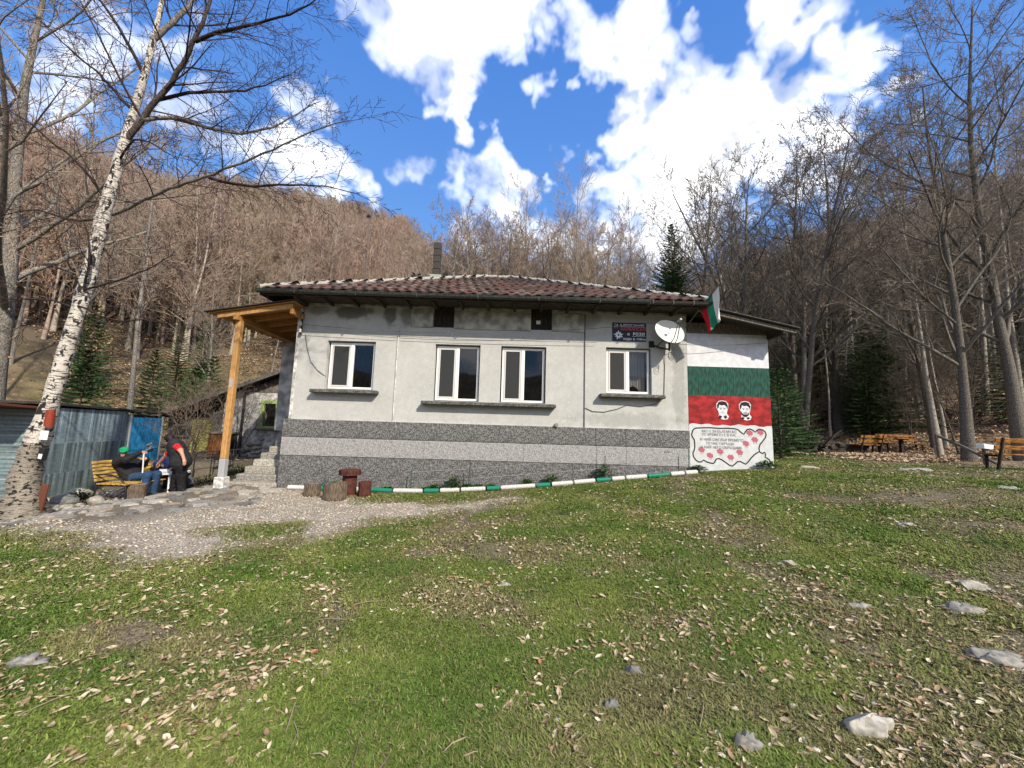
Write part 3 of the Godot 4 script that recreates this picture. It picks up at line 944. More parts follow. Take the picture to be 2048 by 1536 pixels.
	vent.rod(Vector3(-2.55, 6.5, -13.5), Vector3(-2.55, 6.98, -13.5), 0.12, 12)
	vent.tube(PackedVector3Array([Vector3(-2.55, 6.98, -13.5), Vector3(-2.47, 7.12, -13.45), Vector3(-2.38, 7.14, -13.4)]), PackedFloat32Array([0.13, 0.14, 0.10]), 12, true)
	part("roof_vent", vent, M.roof_dark, roof)
	var cowl := MB.new()
	cowl.rod(Vector3(-3.62, 6.2, -13.5), Vector3(-3.62, 6.95, -13.5), 0.075, 10)
	cowl.tube(PackedVector3Array([Vector3(-3.62, 6.93, -13.5), Vector3(-3.62, 6.98, -13.5), Vector3(-3.62, 7.07, -13.5), Vector3(-3.62, 7.10, -13.5)]), PackedFloat32Array([0.10, 0.16, 0.13, 0.05]), 12, true)
	for k in 4:
		var an := k * PI / 2.0 + 0.4
		cowl.bar(Vector3(-3.62, 7.08, -13.5), Vector3(-3.62 + 0.2 * cos(an), 7.13, -13.5 + 0.2 * sin(an)), 0.07, 0.015)
	part("stove_cowl", cowl, M.roof_dark, roof)
	build_annex()
	build_porch()

func gutter_run(mb: MB, x0: float, x1: float, y: float, z: float, r: float) -> void:
	var n := 8
	for k in n:
		var a0 := PI + PI * k / n; var a1 := PI + PI * (k + 1) / n
		var p := Vector3(0, y + r * sin(a0), z + r * cos(a0)); var q := Vector3(0, y + r * sin(a1), z + r * cos(a1))
		var pi_ := Vector3(0, y + r * 0.93 * sin(a0), z + r * 0.93 * cos(a0)); var qi := Vector3(0, y + r * 0.93 * sin(a1), z + r * 0.93 * cos(a1))
		var X0 := Vector3(x0, 0, 0); var X1 := Vector3(x1, 0, 0)
		mb.quad(X0 + p, X0 + q, X1 + q, X1 + p)
		mb.quad(X0 + qi, X0 + pi_, X1 + pi_, X1 + qi)
		mb.quad(X0 + pi_, X0 + qi, X0 + q, X0 + p); mb.quad(X1 + p, X1 + q, X1 + qi, X1 + pi_)
	mb.tube(PackedVector3Array([Vector3(x0, y + 0.006, z + r), Vector3(x1, y + 0.006, z + r)]), PackedFloat32Array([0.011, 0.011]), 6, true)

func ribbon(pts: Array, w: float, z: float, mb: MB) -> void:
	# a painted line of width w through 2-D points on a wall facing +z, a hair proud of it
	var n := pts.size()
	for k in n - 1:
		var a: Vector2 = pts[k]; var b: Vector2 = pts[k + 1]
		var pa: Vector2 = pts[maxi(k - 1, 0)]; var nb: Vector2 = pts[mini(k + 2, n - 1)]
		var ta := (b - pa).normalized().orthogonal() * w * 0.5; var tb := (nb - a).normalized().orthogonal() * w * 0.5
		mb.quad(Vector3(a.x + ta.x, a.y + ta.y, z), Vector3(b.x + tb.x, b.y + tb.y, z), Vector3(b.x - tb.x, b.y - tb.y, z), Vector3(a.x - ta.x, a.y - ta.y, z))

func mural_pt(px: float, py: float) -> Vector2:
	# the lower panel, measured on the panel itself: 0..1 across, 0..1 down
	return Vector2(4.63 + 2.13 * px, 1.85 - 1.06 * py)

func build_annex() -> void:
	var an := Node3D.new()
	an.name = "annex"
	lodge.add_child(an)
	an.set_meta("label", "small side annex painted with a white, green and red mural")
	var z := FZ - 0.02
	var wl := MB.new()
	wl.span(Vector3(4.615, 0.0, -15.5), Vector3(6.76, 4.30, z - 0.006))
	part("annex_wall", wl, M.mural_white, an)
	var bands := [[3.41, 4.22, "white_paint"], [2.64, 3.41, "green_paint"], [1.86, 2.64, "red_paint"], [0.2, 1.86, "mural_white"]]
	for b in bands:
		var mb := MB.new()
		mb.span(Vector3(4.612, b[0] + 0.001, z - 0.004), Vector3(6.765, b[1] - 0.001, z + (0.004 if b[2] != "mural_white" else 0.012)))
		part("mural_band", mb, M[b[2]], an)
	# wobbly white brush edge where the red meets the white
	var ed := MB.new()
	for k in 20:
		var x0 := 4.62 + 2.14 * k / 20.0; var x1 := 4.62 + 2.14 * (k + 1) / 20.0
		var h0 := 0.02 + 0.018 * sin(k * 1.7) + 0.012 * sin(k * 0.6); var h1 := 0.02 + 0.018 * sin((k + 1) * 1.7) + 0.012 * sin((k + 1) * 0.6)
		ed.quad(Vector3(x0, 1.855, z + 0.0085), Vector3(x1, 1.855, z + 0.0085), Vector3(x1, 1.87 + h1, z + 0.0085), Vector3(x0, 1.87 + h0, z + 0.0085))
	part("brush_edge", ed, M.mural_white, an)
	var zz := z + 0.0155
	# the outline of the country, drawn in black
	var ol := [[0.07, 0.06], [0.04, 0.10], [0.03, 0.15], [0.02, 0.22], [0.03, 0.28], [0.05, 0.34], [0.055, 0.42], [0.055, 0.52], [0.045, 0.60], [0.03, 0.66], [0.035, 0.74], [0.06, 0.82], [0.095, 0.87], [0.13, 0.865], [0.155, 0.82], [0.19, 0.86], [0.23, 0.885], [0.275, 0.895], [0.29, 0.86], [0.31, 0.79], [0.34, 0.775], [0.375, 0.80], [0.42, 0.86], [0.46, 0.92], [0.50, 0.945], [0.53, 0.90], [0.565, 0.835], [0.60, 0.83], [0.63, 0.86], [0.66, 0.89], [0.69, 0.84], [0.73, 0.74], [0.77, 0.66], [0.81, 0.605], [0.835, 0.58], [0.83, 0.50], [0.845, 0.41], [0.875, 0.34], [0.91, 0.25], [0.925, 0.17], [0.915, 0.10], [0.885, 0.055], [0.845, 0.04], [0.815, 0.07], [0.795, 0.115], [0.765, 0.07], [0.73, 0.04], [0.695, 0.06], [0.675, 0.11], [0.655, 0.175], [0.62, 0.13], [0.585, 0.065], [0.54, 0.045], [0.46, 0.04], [0.36, 0.05], [0.26, 0.04], [0.17, 0.045], [0.07, 0.06]]
	var pts := []
	for q in ol: pts.append(mural_pt(q[0], q[1]))
	var om := MB.new()
	ribbon(pts, 0.032, zz, om)
	part("outline", om, M.black_paint, an)
	var tail := []
	for q in [[0.835, 0.58], [0.855, 0.61], [0.875, 0.625], [0.885, 0.595], [0.90, 0.60], [0.905, 0.66], [0.90, 0.71], [0.925, 0.735], [0.95, 0.77], [0.965, 0.83], [0.985, 0.88], [1.0, 0.90]]: tail.append(mural_pt(q[0], q[1]))
	var tm := MB.new()
	ribbon(tail, 0.030, zz + 0.001, tm)
	part("outline", tm, M.black_paint, an)
	var lines := [["АКО Е ЗА БЪЛГАРСКО", 0.355, 0.125], ["ТО ВРЕМЕТО Е В НАС", 0.355, 0.205], ["И НИЙ СМЕ ВЪВ ВРЕМЕТО,", 0.39, 0.325], ["ТО НАС ОБРЪЩА", 0.36, 0.415], ["И НИЙ НЕГО ОБРЪЩАМЕ", 0.375, 0.51]]
	for l in lines:
		var p := mural_pt(l[1], l[2])
		text_part(l[0], 0.092, M.letter_grey, an, Vector3(p.x, p.y, zz), 0.002)
	for q in [[0.725, 0.135], [0.855, 0.115], [0.785, 0.295], [0.675, 0.395], [0.135, 0.575], [0.235, 0.705], [0.36, 0.605], [0.485, 0.735], [0.595, 0.61]]:
		var p := mural_pt(q[0], q[1])
		var rs := MB.new()
		var poly := PackedVector2Array()
		for k in 14:
			var a := TAU * k / 14.0
			var r := 0.088 * (1.0 + 0.16 * sin(k * 2.7 + q[0] * 40.0))
			poly.append(Vector2(cos(a) * r, sin(a) * r * 0.75))
		rs.plate(poly, Transform3D(Basis(Vector3(0, 0, 1), -0.3), Vector3(p.x, p.y, zz - 0.003)), 0.002)
		for k in 3:
			rs.box(Vector3(p.x - 0.03 + 0.035 * k, p.y - 0.085 - 0.012 * (k % 2), zz - 0.002), Vector3(0.008, 0.05, 0.002))
		part("painted_rose", rs, M.pink_paint, an)
	# two stencilled heads in black on white
	for k in 2:
		var hd := Node3D.new()
		hd.name = "stencilled_head"
		an.add_child(hd, true)
		var cx: float = [5.50, 6.09][k]
		var T := Transform3D(Basis(), Vector3(cx, 2.28, z + 0.005))
		var ow := MB.new()
		var poly := PackedVector2Array()
		for q in [[-0.07, -0.235], [-0.115, -0.19], [-0.10, -0.10], [-0.125, -0.02], [-0.165, 0.06], [-0.16, 0.16], [-0.10, 0.235], [0.0, 0.255], [0.10, 0.235], [0.16, 0.16], [0.15, 0.05], [0.125, -0.03], [0.11, -0.10], [0.165, -0.17], [0.13, -0.245], [0.02, -0.265]]:
			poly.append(Vector2(q[0], q[1]) * 0.97)
		ow.plate(poly, T, 0.002)
		part("head_ground", ow, M.white_paint, hd)
		var bk := MB.new()
		var T2 := T.translated(Vector3(0, 0, 0.003))
		var hair := PackedVector2Array()
		for q in [[-0.135, 0.02], [-0.145, 0.12], [-0.10, 0.205], [0.0, 0.23], [0.10, 0.205], [0.14, 0.11], [0.125, 0.01], [0.10, 0.09], [0.05, 0.125], [-0.03, 0.115], [-0.085, 0.135], [-0.10, 0.06]]:
			hair.append(Vector2(q[0], q[1]))
		bk.plate(hair, T2, 0.001)
		for sx in [-0.048, 0.048]:
			bk.box(T2 * Vector3(sx, 0.045, 0.0007), Vector3(0.062, 0.013, 0.001))
			bk.box(T2 * Vector3(sx, 0.018, 0.0007), Vector3(0.040, 0.012, 0.001))
		bk.box(T2 * Vector3(0.01, -0.035, 0.0007), Vector3(0.03, 0.010, 0.001))
		bk.box(T2 * Vector3(0.0, -0.075 if k == 0 else -0.065, 0.0007), Vector3(0.07 if k == 0 else 0.105, 0.011 if k == 0 else 0.024, 0.001))
		if k == 1:
			var beard := PackedVector2Array()
			for q in [[-0.115, 0.0], [-0.105, -0.10], [-0.05, -0.165], [0.03, -0.17], [0.09, -0.115], [0.11, 0.0], [0.085, -0.06], [0.05, -0.098], [-0.05, -0.098], [-0.09, -0.06]]:
				beard.append(Vector2(q[0], q[1]))
			bk.plate(beard, T2, 0.001)
		for s in [-1.0, 1.0]:
			var lap := PackedVector2Array([Vector2(s * 0.015, -0.17 - 0.02 * k), Vector2(s * 0.085, -0.135 - 0.03 * k), Vector2(s * 0.12, -0.20), Vector2(s * 0.06, -0.235)])
			bk.plate(lap, T2, 0.0012)
		part("head_print", bk, M.black_paint, hd)
	# lean-to roof: boards on rafters, falling away from the lodge
	var p0 := Vector3(4.62, 4.82, 0); var p1 := Vector3(7.10, 4.30, 0)
	var along := (p1 - p0).normalized()
	var zb := Basis(along, Vector3(0, 0, 1).cross(along), Vector3(0, 0, 1))
	for k in 7:
		var bd := MB.new()
		var zc := -9.30 - 0.93 * (k + 0.5)
		bd.box((p0 + p1) / 2.0 + Vector3(0, 0.035 + 0.01 * (k % 2), zc), Vector3((p1 - p0).length() + 0.06, 0.03, 0.92), zb, 0.006)
		part("roof_sheet", bd, M.roof_slate, an)
	for k in 6:
		var rf := MB.new()
		rf.box((p0 + p1) / 2.0 + Vector3(0, -0.05, -9.42 - 1.15 * k), Vector3((p1 - p0).length() - 0.02, 0.10, 0.06), zb, 0.008)
		part("rafter", rf, M.dark_board if k > 0 else M.weathered_wood, an)
	var bo := MB.new()
	bo.box(Vector3(5.68, 4.42, z - 0.03), Vector3(2.1, 0.36, 0.03))
	part("gable_board", bo, M.weathered_wood, an)
	var pl := MB.new()
	pl.box(Vector3(6.80, 4.25, -12.5), Vector3(0.10, 0.12, 6.2), Basis(), 0.01)
	part("wall_plate", pl, M.dark_board, an)

func build_porch() -> void:
	var po := Node3D.new()
	po.name = "porch"
	lodge.add_child(po)
	po.set_meta("label", "new pine porch roof on a single post over the side steps")
	# roof falls from the lodge wall towards the left
	var hi := Vector3(-5.55, 4.60, 0); var lo := Vector3(-7.72, 4.235, 0)
	var al := (lo - hi).normalized()
	var ba := Basis(-al, Vector3(0, 0, 1).cross(-al), Vector3(0, 0, 1))
	var L := (lo - hi).length()
	for k in 22:
		var bd := MB.new()
		# boards lie lengthwise over the rafters
		var c := hi + al * (L * (k + 0.5) / 22.0) + Vector3(0, 0.075, -11.0)
		bd.box(c, Vector3(L / 22.0 - 0.004, 0.022, 3.1), ba, 0.003)
		part("roof_board", bd, M.pine_dark, po)
	for k in 6:
		var sh := MB.new()
		var c := (hi + lo) / 2.0 + Vector3(0, 0.11 + 0.012 * (k % 2), -9.68 - 0.53 * k)
		sh.box(c, Vector3(L + 0.14, 0.025, 0.56), ba, 0.004)
		part("roof_sheet", sh, M.roof_dark, po)
	for k in 6:
		var rf := MB.new()
		rf.box((hi + lo) / 2.0 + Vector3(0.05, 0.0, -9.55 - 0.56 * k), Vector3(L - 0.28, 0.13, 0.07), ba, 0.008)
		part("rafter", rf, M.pine if k == 0 else M.pine_dark, po)
	var be := MB.new()
	be.box(Vector3(-7.0, 4.21, -10.9), Vector3(0.11, 0.13, 2.95), Basis(), 0.01)
	part("beam", be, M.pine_dark, po)
	var wb := MB.new()
	wb.box(Vector3(-5.62, 4.42, -10.9), Vector3(0.09, 0.14, 2.9), Basis(), 0.01)
	part("ledger", wb, M.pine_dark, po)
	var ps := MB.new()
	ps.box(Vector3(-6.99, 2.42, -9.60), Vector3(0.135, 3.45, 0.135), Basis(), 0.012)
	part("post", ps, M.pine, po)
	var pw := MB.new()
	pw.box(Vector3(-6.99, 0.475, -9.60), Vector3(0.145, 0.44, 0.145), Basis(), 0.012)
	part("post_shoe", pw, M.galvanised, po)
	var pb := MB.new()
	pb.box(Vector3(-6.99, 0.05, -9.60), Vector3(0.24, 0.42, 0.24), Basis(), 0.02)
	part("post_base", pb, M.trim_white, po)
	var pp := MB.new()
	pp.box(Vector3(-6.99, 2.55, -9.529), Vector3(0.08, 0.22, 0.006))
	part("post_plate", pp, M.galvanised, po)
	# the landing wall behind, standing on a dark recess
	var lw := MB.new()
	lw.span(Vector3(-7.55, 1.36, -12.62), Vector3(-5.72, 4.30, -12.4), 0.01)
	part("landing_wall", lw, M.plaster_side, po)
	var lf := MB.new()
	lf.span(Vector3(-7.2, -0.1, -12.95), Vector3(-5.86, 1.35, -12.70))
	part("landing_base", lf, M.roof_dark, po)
	# stone steps climb along the side of the plinth
	var st := thing("stone_steps", "worn grey stone steps climbing beside the plinth under the porch", "steps", Vector3(-6.50, 0, -10.0))
	for k in 8:
		var sp := MB.new()
		var wd := 1.26 - 0.03 * k
		sp.box(Vector3(0.0 + 0.02 * sin(k * 3.0), 0.05 + 0.165 * k - 0.08, -0.12 - 0.29 * k), Vector3(wd, 0.24, 0.36), Basis(Vector3.UP, 0.03 * sin(k * 5.0)), 0.03)
		part("step", sp, M["stone%d" % [0, 1, 0, 2, 1, 0, 1, 1][k]], st)
	# rubble beside the steps

# ---------------------------------------------------------------- sheds on the left
func build_outbuildings() -> void:
	# corrugated-free sheet-metal shed with a blue door
	var X := Vector3(-0.2338, 0, -0.9723)
	var T := Transform3D(Basis(X, Vector3.UP, Vector3(0.9723, 0, -0.2338)), Vector3(-11.03, 0, -9.2))
	var sh := thing("metal_shed", "low shed clad in streaked blue-grey sheet metal with a bright blue door", "shed")
	sh.transform = T
	var core := MB.new()
	core.span(Vector3(0.03, -0.6, -3.2), Vector3(4.3, 1.72, -0.03))
	part("shed_core", core, M.roof_dark, sh)
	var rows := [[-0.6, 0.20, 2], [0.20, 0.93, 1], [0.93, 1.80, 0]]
	var cols := [0.0, 1.45, 2.76]
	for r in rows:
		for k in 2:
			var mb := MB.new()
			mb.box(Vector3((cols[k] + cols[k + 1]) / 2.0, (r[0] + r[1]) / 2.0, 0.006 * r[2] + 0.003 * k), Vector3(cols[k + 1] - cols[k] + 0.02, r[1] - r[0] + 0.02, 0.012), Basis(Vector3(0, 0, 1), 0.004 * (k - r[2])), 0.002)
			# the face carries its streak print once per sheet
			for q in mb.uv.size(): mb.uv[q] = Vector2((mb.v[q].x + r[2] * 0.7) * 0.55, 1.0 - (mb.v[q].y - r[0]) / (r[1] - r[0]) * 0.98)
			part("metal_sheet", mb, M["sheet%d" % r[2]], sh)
	var dr := Node3D.new()
	dr.name = "door"
	sh.add_child(dr)
	for k in 2:
		var mb := MB.new()
		mb.box(Vector3(3.54, 0.05 if k == 0 else 1.13, 0.02), Vector3(1.44, 1.12 if k == 0 else 1.02, 0.03), Basis(), 0.006)
		part("door_leaf", mb, M.blue_door, dr)
	var df := MB.new()
	df.span(Vector3(2.77, -0.5, 0.0), Vector3(2.81, 1.7, 0.045)); df.span(Vector3(4.27, -0.5, 0.0), Vector3(4.32, 1.7, 0.045))
	part("door_frame", df, M.galvanised, dr)
	var lk := MB.new()
	lk.box(Vector3(3.72, 0.78, 0.06), Vector3(0.22, 0.05, 0.04), Basis(Vector3(0, 0, 1), 0.2), 0.006)
	lk.box(Vector3(3.79, 0.68, 0.06), Vector3(0.10, 0.12, 0.05), Basis(), 0.01)
	lk.rod(Vector3(3.59, 0.6, 0.07), Vector3(3.92, 0.66, 0.07), 0.014)
	part("padlock_bar", lk, M.galvanised, dr)
	var rf := MB.new()
	rf.box(Vector3(2.15, 1.86, -1.77), Vector3(4.6, 0.07, 3.7), Basis(Vector3(0, 0, 1), -0.02), 0.01)
	part("shed_roof", rf, M.roof_dark, sh)
	# open-fronted lean-to that faces the lawn
	var fr := MB.new()
	fr.box(Vector3(-0.42, 1.80, -2.65), Vector3(1.3, 0.06, 5.2), Basis(Vector3(0, 0, 1), -0.03), 0.01)
	part("lean_to_roof", fr, M.rust, sh)
	var back := MB.new()
	back.span(Vector3(-0.02, -0.6, -3.0), Vector3(0.02, 1.75, -0.06))
	part("front_board", back, M.sheet1, sh)
	for q in [[-0.10, -0.05, 0.62, -1.9, "sheet2"], [-0.12, 0.60, 0.68, -1.95, "dark_board"], [-0.11, 0.68, 1.15, -1.9, "limewash"]]:
		var mb := MB.new()
		mb.span(Vector3(q[0], q[1] - 0.4 if q[1] < 0.0 else q[1], -3.4), Vector3(q[0] + 0.04, q[2], q[3] + 0.9))
		part("cupboard_panel", mb, M[q[4]], sh)

	# limewashed outbuilding on the bank, its roof falling to the left
	var ob := thing("stone_outbuilding", "old limewashed outbuilding with lime green window behind the porch post", "outbuilding")
	var z := -15.0
	var slope := func(x: float) -> float: return 1.74 + 0.402 * (x + 13.4)
	var wl := MB.new()
	wl.plate(PackedVector2Array([Vector2(-11.15, -0.2), Vector2(-9.72, -0.2), Vector2(-9.72, 2.75), Vector2(-10.87, 2.75), Vector2(-11.15, 2.62)]), Transform3D(Basis(), Vector3(0, 0, z - 0.4)), 0.4)
	wl.plate(PackedVector2Array([Vector2(-9.72, -0.2), Vector2(-6.0, -0.2), Vector2(-6.0, 1.38), Vector2(-9.72, 1.38)]), Transform3D(Basis(), Vector3(0, 0, z - 0.4)), 0.4)
	wl.plate(PackedVector2Array([Vector2(-9.72, 2.47), Vector2(-6.0, 2.47), Vector2(-6.0, 2.75), Vector2(-9.72, 2.75)]), Transform3D(Basis(), Vector3(0, 0, z - 0.4)), 0.4)
	wl.plate(PackedVector2Array([Vector2(-9.02, 1.38), Vector2(-6.0, 1.38), Vector2(-6.0, 2.47), Vector2(-9.02, 2.47)]), Transform3D(Basis(), Vector3(0, 0, z - 0.4)), 0.4)
	wl.span(Vector3(-11.15, -0.2, -19.0), Vector3(-10.8, 2.6, z - 0.402))
	part("wall", wl, M.limewash, ob)
	for k in 30:
		var x := -10.8 + 0.16 * k
		var top: float = slope.call(x) - 0.06
		if top < 2.85: continue
		var bd := MB.new()
		bd.span(Vector3(x + 0.004, 2.76, z - 0.03 - 0.01 * (k % 2)), Vector3(x + 0.152, top, z + 0.0 - 0.01 * (k % 2)), 0.004)
		part("board", bd, M.weathered_wood, ob)
	var wi := Node3D.new()
	wi.name = "window"
	ob.add_child(wi)
	var wf := MB.new()
	wf.span(Vector3(-9.72, 1.38, z - 0.08), Vector3(-9.60, 2.47, z + 0.03), 0.008)
	wf.span(Vector3(-9.14, 1.38, z - 0.08), Vector3(-9.02, 2.47, z + 0.03), 0.008)
	wf.span(Vector3(-9.60, 2.33, z - 0.08), Vector3(-9.14, 2.47, z + 0.03), 0.008)
	wf.span(Vector3(-9.60, 1.38, z - 0.08), Vector3(-9.14, 1.46, z + 0.03), 0.008)
	part("frame", wf, M.lime_green, wi)
	var wp := MB.new()
	wp.quad(Vector3(-9.60, 1.46, z - 0.05), Vector3(-9.14, 1.46, z - 0.05), Vector3(-9.14, 2.33, z - 0.05), Vector3(-9.60, 2.33, z - 0.05))
	part("pane", wp, M.glass, wi)
	var ws := MB.new()
	ws.box(Vector3(-9.37, 1.34, z + 0.05), Vector3(0.9, 0.06, 0.2), Basis(), 0.01)
	part("sill", ws, M.weathered_wood, wi)
	var dp := MB.new()
	dp.rod(Vector3(-10.35, -0.1, z + 0.07), Vector3(-10.35, 2.85, z + 0.07), 0.05)
	part("downpipe", dp, M.black_metal, ob)
	# roof courses of slate
	var p0 := Vector3(-13.55, slope.call(-13.55), 0); var p1 := Vector3(-5.6, slope.call(-5.6), 0)
	var al := (p1 - p0).normalized()
	var bs := Basis(al, Vector3(0, 0, 1).cross(al), Vector3(0, 0, 1))
	for k in 12:
		var c := p0.lerp(p1, (k + 0.5) / 12.0) + Vector3(0, 0.04 + 0.015 * (k % 2), -17.1)
		var rm := MB.new()
		rm.box(c, Vector3((p1 - p0).length() / 12.0 + 0.05, 0.06, 4.9 + 0.1 * sin(k * 2.0)), bs * Basis(Vector3(0, 0, 1), -0.03), 0.012)
		part("roof_course", rm, M.roof_slate, ob)
	var tr := MB.new()
	tr.bar(p0 + Vector3(0, 0.0, -14.58), p1 + Vector3(0, 0.0, -14.58), 0.05, 0.14, 0.01)
	part("barge_board", tr, M.weathered_wood, ob)
	# masonry showing low on the wall
	var rr := RandomNumberGenerator.new(); rr.seed = 5
	for k in 60:
		var x := rr.randf_range(-10.2, -8.6); var y := rr.randf_range(0.35, 1.25)
		if y > 0.45 + 0.55 * (1.0 - absf(x + 9.6)): continue
		var mb := rock_mesh(rr, 0.5)
		part("stone", mb, M["stone%d" % (rr.randi() % 5)], ob, Transform3D(Basis(Vector3.UP, rr.randf() * 0.4).scaled(Vector3(0.15, 0.055, 0.12)), Vector3(x, y, z + 0.02)))

	# boarded hut under the low end of that roof
	var hu := thing("boarded_hut", "small hut of grey and yellowed boards with a little window, under the low roof", "hut")
	var hz := -15.15
	for k in 12:
		var bd := MB.new()
		var y := 0.3 + 0.115 * k
		bd.box(Vector3(-12.05, y, hz), Vector3(0.72, 0.108, 0.03), Basis(Vector3(0, 0, 1), 0.01 * sin(k * 3.0)), 0.004)
		part("yellow_board", bd, M.yellow_wood, hu)
	var hb := MB.new()
	hb.span(Vector3(-13.4, -0.1, hz - 2.2), Vector3(-11.17, 1.72, hz - 0.05))
	part("hut_body", hb, M.weathered_wood, hu)
	for k in 4:
		var bd := MB.new()
		bd.span(Vector3(-11.67 + 0.125 * k, 0.1, hz - 0.04), Vector3(-11.55 + 0.125 * k, 1.95 + 0.05 * k, hz + 0.01), 0.004)
		part("board", bd, M.weathered_wood, hu)
	var hw := Node3D.new()
	hw.name = "window"
	hu.add_child(hw)
	var hf := MB.new()
	hf.span(Vector3(-13.15, 0.95, hz - 0.05), Vector3(-13.08, 1.45, hz + 0.03)); hf.span(Vector3(-12.60, 0.95, hz - 0.05), Vector3(-12.53, 1.45, hz + 0.03))
	hf.span(Vector3(-13.08, 1.39, hz - 0.05), Vector3(-12.60, 1.45, hz + 0.03)); hf.span(Vector3(-13.08, 0.95, hz - 0.05), Vector3(-12.60, 1.01, hz + 0.03))
	part("frame", hf, M.weathered_wood, hw)
	var hp := MB.new()
	hp.span(Vector3(-13.08, 1.01, hz - 0.04), Vector3(-12.60, 1.39, hz - 0.03))
	part("pane", hp, M.roof_dark, hw)
	# wooden chest by the wall
	var ch := thing("wooden_chest", "upright brown plank chest against the limewashed wall", "chest", Vector3(-10.85, 0.30, -14.72))
	for k in 6:
		var bd := MB.new()
		bd.box(Vector3(-0.33 + 0.132 * k, 0.45, 0.2), Vector3(0.126, 0.78, 0.025), Basis(), 0.005)
		part("plank", bd, M.brown_wood, ch)
	var cb := MB.new()
	cb.span(Vector3(-0.40, -0.1, -0.2), Vector3(0.40, 0.84, 0.185))
	part("chest_body", cb, M.dark_board, ch)
	var cl := MB.new()
	cl.box(Vector3(0, 0.87, 0.0), Vector3(0.9, 0.04, 0.5), Basis(Vector3.RIGHT, 0.12), 0.008)
	part("lid", cl, M.weathered_wood, ch)

# a lump of stone: a squashed, dented icosphere
func rock_mesh(r: RandomNumberGenerator, rough := 0.35, rows := 6, cols := 9) -> ArrayMesh:
	var mb := MB.new()
	var off := r.randf() * 100.0
	var cutn: Array[Vector3] = []
	for k in 7: cutn.append(Vector3(r.randfn(), r.randfn() * 0.7 + 0.3, r.randfn()).normalized())
	for a in rows + 1:
		for b in cols + 1:
			var th := PI * a / rows; var ph := TAU * (b % cols) / cols
			var d := Vector3(sin(th) * cos(ph), cos(th), sin(th) * sin(ph))
			var e := d * (1.0 + rough * nz.get_noise_3d(d.x * 1.1 + off, d.y * 1.1, d.z * 1.1) + rough * 0.3 * nz2.get_noise_3d(d.x * 4.0 + off, d.y * 4.0, d.z * 4.0))
			for q in cutn:
				var over := e.dot(q) - 0.74
				if over > 0.0: e -= q * over * 0.85
			mb.v.append(e); mb.uv.append(Vector2(b, a)); mb.c.append(Color.WHITE); mb.n.append(d)
	for a in rows:
		for b in cols:
			var p := a * (cols + 1) + b
			if a > 0: mb.i.append_array([p, p + cols + 1, p + 1])
			if a < rows - 1: mb.i.append_array([p + 1, p + cols + 1, p + cols + 2])
	# facet-weighted normals
	var nn := PackedVector3Array(); nn.resize(mb.v.size())
	for k in range(0, mb.i.size(), 3):
		var f := (mb.v[mb.i[k + 2]] - mb.v[mb.i[k]]).cross(mb.v[mb.i[k + 1]] - mb.v[mb.i[k]])
		for q in 3: nn[mb.i[k + q]] += f
	for a in rows + 1:
		var s := nn[a * (cols + 1)] + nn[a * (cols + 1) + cols]
		nn[a * (cols + 1)] = s; nn[a * (cols + 1) + cols] = s
	for k in nn.size():
		var v := nn[k].normalized() if nn[k].length() > 1e-6 else mb.n[k]
		mb.n[k] = v
	return mb.mesh()

